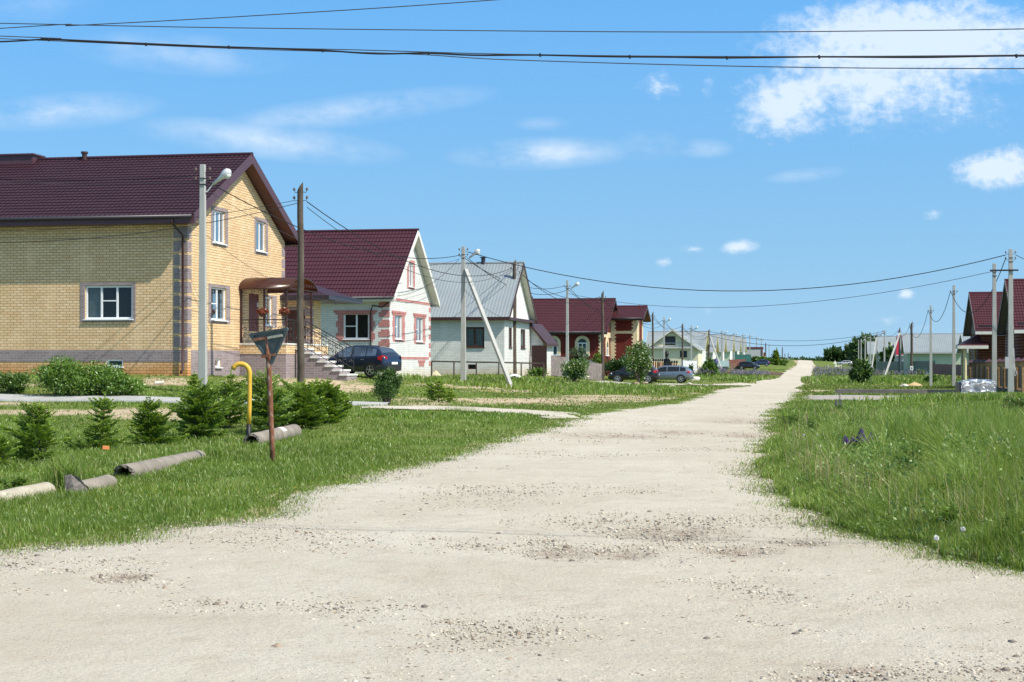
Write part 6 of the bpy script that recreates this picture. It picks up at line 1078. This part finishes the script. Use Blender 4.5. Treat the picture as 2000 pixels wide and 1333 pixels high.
def plant(name, label, cat_, px, py, w_, h_, kind, n=2500, leaf=(.07,.035), trunk=.0, blossom=None, seed=1, Y=None, ncl=26, group=None, flat=0, top=0, dep=.8, cl=.34):
    p = G(px, py) if Y is None else GY(px, Y); k_ = p.y/F; rx = w_/2*k_; Hh = h_*k_; z0 = Hh*trunk; rz = (Hh-z0)/2; lf = max(1.0, p.y/F*2000/1024/.020); L, W = leaf[0]*max(1, lf*.55), leaf[1]*max(1, lf*.6)
    t = thing(name, label, cat_, p, 0, group); V, cc = cloud(rx, rx*dep, rz, z0, n, L, W, ncl, seed, flat, top=top, cl=cl); fast('crown' if trunk else 'foliage', V, np.arange(len(V)).reshape(-1, 4), LFM[kind], t)
    m = MB(); r0 = max(.012, Hh*.016)
    if trunk: m.tube([(0,0,-.1),(.02*Hh,0,z0*.6),(-.01*Hh,0,z0+rz*.8),(0,0,z0+rz*1.5)], [r0*1.5,r0*1.2,r0*.8,r0*.3], 8)
    for c in cc[:10 if trunk else 16]: s0 = Vector((0,0,z0*.7)) if trunk else Vector((c[0]*.25, c[1]*.25, 0)); c = Vector(c); mid = s0.lerp(c, .5)+Vector((0,0,.06*Hh)); m.tube([s0, mid, c], [r0*.8, r0*.5, r0*.2], 5)
    m.build('trunk' if trunk else 'stem', BARK, t)
    if blossom:
        Vb, _ = cloud(rx*1.03, rx*dep*1.03, rz*1.02, z0, int(n*blossom[1]), L*.75, W*1.1, ncl, seed, flat, top=top, cl=cl); fast('blossom', Vb, np.arange(len(Vb)).reshape(-1, 4), blossom[0], t)
    return t
SG = 'broadleaf shrubs in front of the yellow brick house'
plant('shrub', 'tall bright green shrub, left half of the clump before the yellow brick house', 'shrub', 120, 776, 120, 78, 'bright', 6500, (.10,.045), seed=3, ncl=40, cl=.40, group=SG, Y=51.5); plant('shrub', 'middle bright green shrub in the clump before the yellow brick house', 'shrub', 186, 776, 120, 64, 'bright', 5600, (.10,.045), seed=4, ncl=38, cl=.42, group=SG, Y=51.4)
plant('shrub', 'lowest shrub at the right end of the clump before the yellow brick house', 'shrub', 246, 777, 100, 48, 'bright', 4000, (.10,.045), seed=5, ncl=30, cl=.42, group=SG, Y=51.2); plant('shrub', 'round green shrub at the left edge beyond the grey path', 'shrub', 22, 772, 96, 46, 'mid', 3600, (.09,.045), seed=6, ncl=28, group=SG, Y=52.5)
plant('conifer_shrub', 'dense dark green rounded shrub right beside the path before the blue car', 'shrub', 757, 787, 68, 80, 'thuja', 8000, (.055,.030), seed=8, ncl=46, flat=.0, Y=47.5, cl=.30, top=.25)
plant('flowering_bush', 'white-flowering bush in front of the grey plank fence', 'bush', 1123, 750, 56, 54, 'mid', 2600, (.10,.05), blossom=(FLW,.16), seed=11, ncl=30, group='white-flowering bushes and trees'); plant('flowering_tree', 'white-flowering small tree hiding the black car', 'tree', 1246, 751, 62, 88, 'mid', 3600, (.11,.05), trunk=.10, blossom=(FLW,.14), seed=12, ncl=34, group='white-flowering bushes and trees', Y=127, top=.35)
plant('shrub', 'greyish green bush against the arched windows of the red brick house', 'shrub', 1127, 742, 48, 76, 'grey', 1500, (.11,.045), seed=13, Y=139, cl=.26); plant('shrub', 'dark green spreading bush right of the black car nose', 'shrub', 1207, 745, 62, 46, 'dark', 1700, (.12,.06), seed=14, Y=143.5); plant('shrub', 'small bright bush at the corner of the red brick house', 'shrub', 1168, 744, 22, 56, 'lime', 500, (.12,.06), seed=15, Y=145); plant('shrub', 'low weedy bush behind the rail fence by the dark gate', 'shrub', 1048, 738, 38, 22, 'mid', 900, (.11,.05), seed=16, Y=108)
plant('thuja', 'small dark green columnar thuja right of the grey estate car', 'tree', 1349, 737, 8, 22, 'thuja', 320, (.12,.06), seed=17, ncl=12, top=.6); plant('thuja', 'small golden thuja right of the grey estate car', 'tree', 1342, 737, 9, 17, 'gold', 300, (.12,.06), seed=18, ncl=12, top=.4); plant('shrub', 'green shrub growing round the foot of the dark double pole', 'shrub', 1385, 736, 34, 34, 'mid', 900, (.14,.06), seed=19, ncl=18, top=.5); plant('shrub', 'low dark bush before the green sheet fence', 'shrub', 1417, 709, 30, 14, 'mid', 400, (.15,.08), seed=20, Y=365, ncl=12); plant('shrub', 'small bush behind the dark blue far car', 'shrub', 1486, 710, 12, 14, 'mid', 160, (.15,.08), seed=21, Y=420, ncl=8); plant('shrub', 'low bushes right of the roadside spruce', 'shrub', 1526, 711, 20, 8, 'mid', 200, (.15,.08), seed=22, Y=430, ncl=8)
plant('shrub', 'large dark green bush beside the road on the right verge', 'shrub', 1682, 749, 46, 47, 'dark', 3000, (.11,.055), blossom=(LFM['bright'],.28), seed=23, ncl=34); plant('pink_rose_bush', 'pink-flowering bush at the right edge by the meter-box pole', 'bush', 1988, 815, 74, 48, 'mid', 2600, (.055,.03), blossom=(FLP,.07), seed=24, ncl=26); plant('shrub', 'dark leafy bush at the right edge below the pink flowers', 'shrub', 1990, 868, 86, 56, 'dark', 3400, (.05,.025), blossom=(LFM['mid'],.5), seed=25, ncl=30, Y=31.5)
plant('tree', 'bright yellow-green young tree before the far dark wood', 'tree', 1701, 712, 18, 30, 'lime', 420, (.2,.1), trunk=.15, seed=26, Y=380, ncl=14); plant('tree', 'dark round tree behind the leaning brace by the grey roofs', 'tree', 1737, 716, 30, 52, 'dark', 900, (.2,.1), trunk=.1, seed=27, Y=290, ncl=22); plant('tree', 'slim green tree right of the crimson-roofed house pole', 'tree', 1718, 716, 18, 34, 'mid', 420, (.2,.1), trunk=.1, seed=28, Y=330, ncl=14); plant('shrub', 'low bush against the dark green fence', 'shrub', 1800, 726, 22, 12, 'mid', 400, (.14,.07), seed=29, Y=190, ncl=12)
plant('shrub', 'light green bush before the dark red fence', 'shrub', 1818, 728, 26, 14, 'mid', 420, (.14,.07), seed=30, Y=160, ncl=12)
WG = 'trees of the dark wood beyond the right verge'; rg_ = random.Random(9)
for i, (px, w_, tp, Y, lb) in enumerate(((1628,16,690,560,'leftmost pointed tree of the far dark wood'),(1636,16,684,580,'tall pointed tree behind the warning sign'),(1645,14,688,600,'rounded tree right of the warning sign'),(1652,12,692,600,'lower tree above the silver car roof'),(1660,16,688,570,'tree at the dip of the far dark wood'),(1667,18,676,560,'tree rising toward the tall part of the dark wood'),(1676,20,666,540,'tall tree just left of the far lamp poles'),(1687,22,658,520,'tall dark tree behind the far lamp poles'),(1699,24,653,500,'tallest dark tree of the far wood'),(1711,24,656,480,'dark tree at the right end of the far wood'),(1722,18,668,470,'lower dark tree behind the small grey roofs'))):
    hpx = 708-tp; plant('woodland_tree', lb, 'tree', px, 708, w_*1.25, hpx, 'wood', 700, (.30,.18), trunk=.05, seed=40+i, Y=Y, ncl=22, group=WG, top=.55 if i in (0,1,5) else .2, dep=1)
for i in range(14):
    px = 1604+i*8+rg_.uniform(-3,3); 
V_ = []
for i in range(150):                                              # far wood along the horizon
    Y_ = rg_.uniform(900, 1500); px = rg_.choice((rg_.uniform(1490, 1625), rg_.uniform(1500, 1620), rg_.uniform(700, 2300))); p = GY(px, Y_); tz = EYE+(HY-rg_.uniform(697, 703.5))/F*Y_; hh_ = max(4, tz-p.z); V, _ = cloud(hh_*.28, hh_*.28, hh_/2, 0, 90, 2.0, 1.3, 8, i, top=.5); V_.append(V+np.array([p.x, p.y, p.z]))
V = np.vstack(V_); tag(fast('far_wood', V, np.arange(len(V)).reshape(-1, 4), LFM['wood']), kind='stuff')
# spruces
SPN = leafm('spruce_needles', (.095,.20,.022), (.21,.34,.045), .42, .06); SPT = leafm('spruce_new_growth', (.28,.42,.035), (.44,.58,.085), .42, .06)
def spruce(label, px, py, w_, h_, seed, Y=None, group='small spruces planted along the lawn', dens=1.0, lean=0, bare=0, name='spruce'):
    w_ = w_*(1.18 if w_ > 40 else 1); lean = lean or math.sin(seed*2.3)*.07; p = G(px, py) if Y is None else GY(px, Y); k_ = p.y/F; Hh = h_*k_; Rr = w_/2*k_; t = thing(name, label, 'spruce', p, 0, group); rg = np.random.default_rng(seed); shoots = []; tips = []; m = MB(); m.tube([(0,0,-.05),(lean*Hh*.5,0,Hh*.5),(lean*Hh,0,Hh*.99)], [Hh*.018+.004, Hh*.011+.002, .002], 7); m.build('trunk', BARK, t); br = MB()
    nw = max(6, int(11*dens)); 
    for wi in range(nw):
        f_ = (wi+.3*rg.random())/nw; z = Hh*(.06+.88*f_); nb = int(rg.integers(6, 9)*dens) if f_ < .85 else 5; Lb = Rr*min(1, (1.02-f_)*1.55)**.75*rg.uniform(.68, 1.12)*(1 if rg.random() > bare else .5)
        for b in range(nb):
            a = 2*math.pi*(b+rg.random()*.7)/nb+wi; L = Lb*rg.uniform(.35, 1.15)*(1+.25*math.cos(a-seed)); d = np.array([math.cos(a), math.sin(a), rg.uniform(-.05,.35)+.6*f_]); d /= np.linalg.norm(d); side = np.array([-math.sin(a), math.cos(a), 0]); s0 = np.array([lean*z, 0, z]); k = max(4, int(L/(.035*max(1, k_/.009)))) ; sag = -.35*L*rg.random()
            br.tube([s0, s0+d*L*.5+[0,0,sag*.2], s0+d*L*.96+[0,0,sag*.1]], [.004+Hh*.003, .003, .0015], 4, cap=False)
            for j in range(1, k+1):
                q = j/k; c = s0+d*L*q+np.array([0, 0, sag*q*(1-q)]); sl = L*.42*(1-q*.72)*rg.uniform(.6, 1.2)+.02
                for sg_ in (-1, 1):
                    e = d*.75+side*sg_*rg.uniform(.6, 1.0)+np.array([0, 0, rg.uniform(-.25, .2)]); e /= np.linalg.norm(e); shoots.append((c, e, sl)); tips.append((c+e*sl*.55, e+np.array([0,0,.25]), sl*.5+.02))
                    if sl > .08: 
                        for q2 in (.25, .45, .65, .85): shoots.append((c+e*sl*q2, e*.6+d*.5+rg.normal(0,.35,3), sl*.4))
            tips.append((s0+d*L*.96, d+[0,0,.15], .05+L*.08))
    for j in range(6): a = j; tips.append((np.array([lean*Hh, 0, Hh*(.90+.02*j)]), np.array([math.cos(a*2.4)*.4, math.sin(a*2.4)*.4, .9]), Hh*.06))
    def mk(S, nm, mat_, wd):
        c = np.array([s_[0] for s_ in S]); e = unit(np.array([s_[1] for s_ in S])); l = np.array([s_[2] for s_ in S])[:,None]; s1 = unit(np.cross(e, RNG.normal(0, 1, e.shape))); s2 = np.cross(e, s1); V = []
        for s_ in (s1, s2): V.append(np.stack([c, c+e*l*.45+s_*wd, c+e*l, c+e*l*.45-s_*wd], 1))
        V = np.concatenate(V).reshape(-1, 3); fast(nm, V, np.arange(len(V)).reshape(-1, 4), mat_, t)
    wd = max(.008, .00036*p.y); mk(shoots, 'needles', SPN, wd); mk(tips, 'new_shoots', SPT, wd*.95); br.build('branches', BARK, t); return t
for i, (lb, px, py, w_, h_, b_) in enumerate((('bushy small spruce nearest the left edge, behind the pale pipe',78,905,138,118,0),('sparse small spruce with thin top above the orange brick piece',198,878,92,108,.3),('low spreading small spruce with yellow-green tips left of the dark one',292,870,104,88,.2),('full dark small spruce left of the yellow pipe',382,855,120,112,0),
   ('slender small spruce just left of the yellow pipe',448,838,92,112,.2),('spruce with tall leader between the yellow pipe and the sign post',528,850,112,128,0),('dense small spruce right behind the rusty sign post',590,838,112,92,0),('rightmost full small spruce of the lawn row',640,825,92,84,0),('small spruce cut off by the left edge',-8,915,80,70,0),('pointed dark spruce beside the tallest concrete lamp pole',374,800,50,72,0),('little spruce filling the gap behind the rusty post',560,832,80,70,.1),('spruce filling the middle of the dense group right of the sign post',618,826,92,86,.1),('lowest spruce at the right end of the lawn row',668,818,62,50,.1),('small spruce filling the group left of the yellow pipe',418,835,80,78,.2))): spruce(lb, px, py, w_, h_, 60+i)
spruce('thin young spruce standing alone on the verge right of the dark shrub', 857, 786, 52, 44, 90, dens=.8); spruce('tall roadside spruce near the far left verge', 1515, 715, 21, 34, 91, Y=420, group='far conifers', dens=1.6); spruce('low young spruce beside the lone verge spruce', 880, 788, 34, 24, 92, dens=.7)
# tall grass clump by the pipes, weeds, lupins, dandelions
def tuft(label, px, py, h_, n, spread, mat_=GRT, name='grass_tuft', cat_='grass tuft'):
    p = G(px, py); k_ = p.y/F; C = RNG.normal(0, 1, (n, 3))*np.array([spread, spread*.6, 0]); o = blades(name, C, RNG.uniform(.45, 1.05, n)*h_*k_, np.full(n, .009), RNG.uniform(.1, .8, n), mat_, None, curl=1.5); o.location = p; tag(o, label, cat_); return o
tuft('tall grass tuft standing between the two left cement pipes', 128, 958, 82, 420, .13); tuft('broad-bladed grass tuft in front of the yellow pipe base', 425, 893, 30, 120, .10); tuft('green tuft growing on the strip beside the path', 895, 806, 14, 160, .25)
def weed(label, px, py, w_, h_, n, L, W, kind, seed, stalks=10, name='leafy_weed', Y=None):
    p = G(px, py) if Y is None else GY(px, Y); k_ = p.y/F; t = thing(name, label, 'plant', p, 0); Cc = []; Dd = []; m = MB(); rg = np.random.default_rng(seed)
    for i in range(stalks):
        b = rg.normal(0, .25, 2)*w_/2*k_; tp = b*1.6+rg.normal(0, .3, 2)*w_/2*k_; hh_ = h_*k_*rg.uniform(.65, 1.05); m.tube([(b[0],b[1],0),((b[0]+tp[0])/2,(b[1]+tp[1])/2,hh_*.55),(tp[0],tp[1],hh_)], [.006,.005,.003], 5)
        for j in range(n//stalks): q = rg.random()**.7; c = np.array([b[0]+(tp[0]-b[0])*q, b[1]+(tp[1]-b[1])*q, hh_*q]); a = rg.uniform(0, 6.28); Cc.append(c); Dd.append([math.cos(a), math.sin(a), rg.uniform(-.1, .7)])
    m.build('stem', LFM['mid'], t); c = np.array(Cc); d = unit(np.array(Dd)); s_ = unit(np.cross(d, np.array([0,0,1.0]))); Lr = (L*rg.uniform(.6, 1.2, len(c)))[:,None]; drp = np.array([0,0,-1.0])*Lr*.22
    V = np.stack([c, c+d*Lr*.5+s_*W/2, c+d*Lr+drp, c+d*Lr*.5-s_*W/2], 1).reshape(-1, 3); fast('leaves', V, np.arange(len(V)).reshape(-1, 4), LFM[kind], t); return t
weed('narrow-leaved dark green weed clump in the tall grass, nearest centre', 1782, 975, 92, 110, 620, .17, .022, 'mid', 1, 16); weed('yellowish narrow-leaved weed clump behind the dark one in the tall grass', 1775, 905, 100, 70, 460, .16, .022, 'bright', 2, 16); weed('narrow-leaved weed right of the dark weed clump', 1812, 925, 66, 74, 320, .16, .022, 'mid', 3, 10)
weed('round-leaved weed low beside the dandelion clocks', 1850, 1052, 60, 62, 130, .07, .055, 'bright', 4, 8); weed('round-leaved nettle at the right edge of the tall grass', 1985, 1085, 70, 80, 200, .07, .05, 'mid', 5, 9); weed('dark leafy weed at the far left side of the tall grass', 1590, 852, 54, 34, 240, .08, .05, 'mid', 6, 9); weed('broad-leaved weed near the road edge of the tall grass', 1545, 835, 50, 30, 240, .09, .05, 'mid', 7, 9); weed('leafy weed in the middle of the far tall grass', 1700, 835, 70, 30, 320, .09, .05, 'mid', 8, 12)
weed('leafy weed at the foot of the sparse small spruce', 165, 880, 90, 26, 260, .09, .05, 'mid', 10, 12); weed('leafy weed on the road side of the yellow house lawn pipes', 30, 960, 60, 26, 200, .08, .05, 'mid', 11, 9)
for i in range(60):
    pass
for i, (px, py, w_, h_, Y, kd, lb) in enumerate(((1378,717,14,9,278,'mid','low bush before the teal fence'),(1412,714,18,10,300,'bright','bright bush above the teal fence end'),(1444,707,14,10,400,'dark','dark bush beside the brown sheet fence'),(1398,704,10,16,330,'mid','slim garden tree between the far grey roofs'),(1473,706,12,12,430,'dark','dark bush before the flat grey building'),(1500,708,10,8,440,'mid','bush beside the small brown shed'))): plant('shrub', lb, 'shrub', px, py, w_, h_, kd, 220, (.15,.08), seed=130+i, Y=Y, ncl=9)
V_ = []                                                           # small broadleaved plants scattered through the grass
X, Y, Z = grass_pts(140000, 10, 66, 1.7, .08, .48, lambda X, Y: right(X, Y) & (RNG.random(len(X)) < np.clip((fbm(X+40, Y, .6)-.40)*6, .08, 1))); hh = RNG.uniform(.12, .85, len(X))*np.interp(Y, [12, 22, 50], [1, .8, .5])*np.clip((np.abs(edist(np.stack([X, Y], 1), Rc)))/1.2, .1, 1)*np.clip((55-Y)/26, .04, 1); hh = capped(X, Y, Z, hh); V = leaves(np.column_stack([X, Y, Z+hh]), np.tile([0,0,.6], (len(X), 1)), np.maximum(.055, .0018*Y), np.maximum(.022, .0009*Y)); tag(fast('weeds', V, np.arange(len(V)).reshape(-1, 4), WEEDM), kind='stuff')
X, Y, Z = grass_pts(9000, 12, 52, 1.6, -.37, .1, left); V = leaves(np.column_stack([X, Y, Z+.02]), np.tile([0,0,.2], (len(X), 1)), np.maximum(.04, .0012*Y), np.maximum(.02, .0007*Y)); tag(fast('lawn_weeds', V, np.arange(len(V)).reshape(-1, 4), LFM['bright']), kind='stuff')
def dots(nm, n, fn, x0, x1, y0, y1, mat_, size, hz):
    X, Y, Z = grass_pts(n, y0, y1, 1.6, x0, x1, fn); V, Fc = rocks(len(X), np.column_stack([X, Y, Z+hz]), np.maximum(size, .00022*Y)*RNG.uniform(.7, 1.2, len(X)), .5); tag(fast(nm, V, Fc, mat_), kind='stuff')
V_ = []
dots('yellow_flowers', 900, lambda X, Y: left(X, Y) & (fbm(X, Y, .5) > .55), -.36, .1, 13, 50, FYE, .011, .05)
dots('distant_yellow_flowers', 1400, lambda X, Y: left(X, Y) & (fbm(X, Y, .12) > .50), -.1, .14, 55, 110, FYE, .03, .12)
def lupin(label, px, ptop, pbase, py, mat_, wf=1.0, seed=0):
    p = G(px, py); k_ = p.y/F; t = thing('lupin', label, 'flower', p, 0, 'lupins in flower'); zt = (EYE+(HY-ptop)/F*p.y)-p.z; zb_ = (EYE+(HY-pbase)/F*p.y)-p.z; m = MB(); m.tube([(0,0,0),(.01,0,zb_),(0,0,zt)], [.006,.006,.003], 5); m.build('stem', LFM['mid'], t)
    n = 150; q = RNG.random(n); a = RNG.uniform(0, 6.28, n); r_ = (.062*(1-q)**.8+.008)*wf; C = np.stack([np.cos(a)*r_, np.sin(a)*r_, zb_+(zt-zb_)*q], 1); V, Fc = rocks(n, C, np.full(n, .017*wf)*(1.15-.6*q), .7); fast('flower_spike', V, Fc, mat_, t)
    n = 40; a = RNG.uniform(0, 6.28, n); c = np.stack([np.cos(a)*.03, np.sin(a)*.03, RNG.uniform(.3, .95, n)*zb_], 1); V = leaves(c, np.stack([np.cos(a), np.sin(a), np.full(n, .3)], 1)*2, .12, .025); fast('leaves', V, np.arange(len(V)).reshape(-1, 4), LFM['mid'], t)
for i, (lb, px, tp, bs, py, mt, wf) in enumerate((('dark purple lupin spike, leftmost of the near cluster',1650.5,852,866,905,FPU,1),('thinnest dark purple lupin spike in the near cluster',1665,853,863,903,FPU,.6),('tallest dark purple lupin spike of the near cluster',1682,837,864,908,FPU,1.15),('dark purple lupin spike, rightmost of the near cluster',1703,845,863,905,FPU,1.1),('purple lupin at the right edge of the tall grass',1995,834,848,890,FPU,1.2),('pale purple lupin standing alone before the timber beam',1640,768,793,806,FPV,.8),('smaller pale lupin left of the lone one before the beam',1633,780,793,806,FPV,.7))): lupin(lb, px, tp, bs, py, mt, wf, i)
def dandelion(label, px, ptop, py):
    p = G(px, py); t = thing('dandelion_clock', label, 'flower', p, 0, 'dandelion clocks'); zt = (EYE+(HY-ptop)/F*p.y)-p.z; m = MB(); m.tube([(0,0,0),(.02,0,zt*.6),(0,0,zt)], .003, 5); m.build('stem', DRY, t); n = 420; d = unit(RNG.normal(0, 1, (n, 3))); V = leaves(d*.010+np.array([0,0,zt]), d*6, .013, .004); fast('seed_head', V, np.arange(len(V)).reshape(-1, 4), plain('seed_fluff', (.88,.88,.86), .9), t)
for lb, px, tp, py in (('largest white dandelion clock low beside the road edge',1829,1051,1095),('dandelion clock right of the largest one',1881,1034,1082),('dandelion clock on the far left of the tall grass',1570,850,880),('dandelion clock left of the lupin cluster',1596,850,882)): dandelion(lb, px, tp, py)
# lupin fields in the distance
def lup_field(nm, label, x0, x1, y0, y1, n, fn=None, mat_=FPV):
    PX_ = RNG.uniform(x0, x1, n); PY_ = RNG.uniform(y0, y1, n); ys = np.linspace(y0, y1, 12); gx_ = np.linspace(x0, x1, 14); T_ = np.array([[tuple(G(x, y)) for x in gx_] for y in ys]); fx = (PX_-x0)/(x1-x0)*13; fy = (PY_-y0)/(y1-y0)*11; ix = np.minimum(fx.astype(int), 12); iy = np.minimum(fy.astype(int), 10); fx = (fx-ix)[:,None]; fy = (fy-iy)[:,None]
    C = (T_[iy,ix]*(1-fx)+T_[iy,ix+1]*fx)*(1-fy)+(T_[iy+1,ix]*(1-fx)+T_[iy+1,ix+1]*fx)*fy; k = free(C[:,:2]) & (fbm(C[:,0], C[:,1], .12) > .42); C = C[k]; C[:,2] = ground_h(C[:,0], C[:,1]); n = len(C); h_ = RNG.uniform(.45, .95, n); blades(nm+'_leaves', C, h_*.8, .0009*C[:,1], RNG.uniform(.2, .7, n), GRF)
    D = np.repeat(C, 3, 0)+RNG.normal(0, .12, (3*n, 3))*[1,1,0]; hz = np.repeat(h_, 3)*RNG.uniform(.75, 1.1, 3*n); D[:,2] += hz; V = leaves(D, np.tile([0,0,3.0], (len(D), 1)), .26, np.full(len(D), .085)); tag(fast(nm, V, np.arange(len(V)).reshape(-1, 4), mat_), kind='stuff')
lup_field('lupin_field', '', 1587, 1900, 722, 741, 2500); lup_field('roadside_lupins', '', 1425, 1502, 735, 740, 420); lup_field('boulder_side_lupins', '', 1362, 1420, 727, 737, 500)
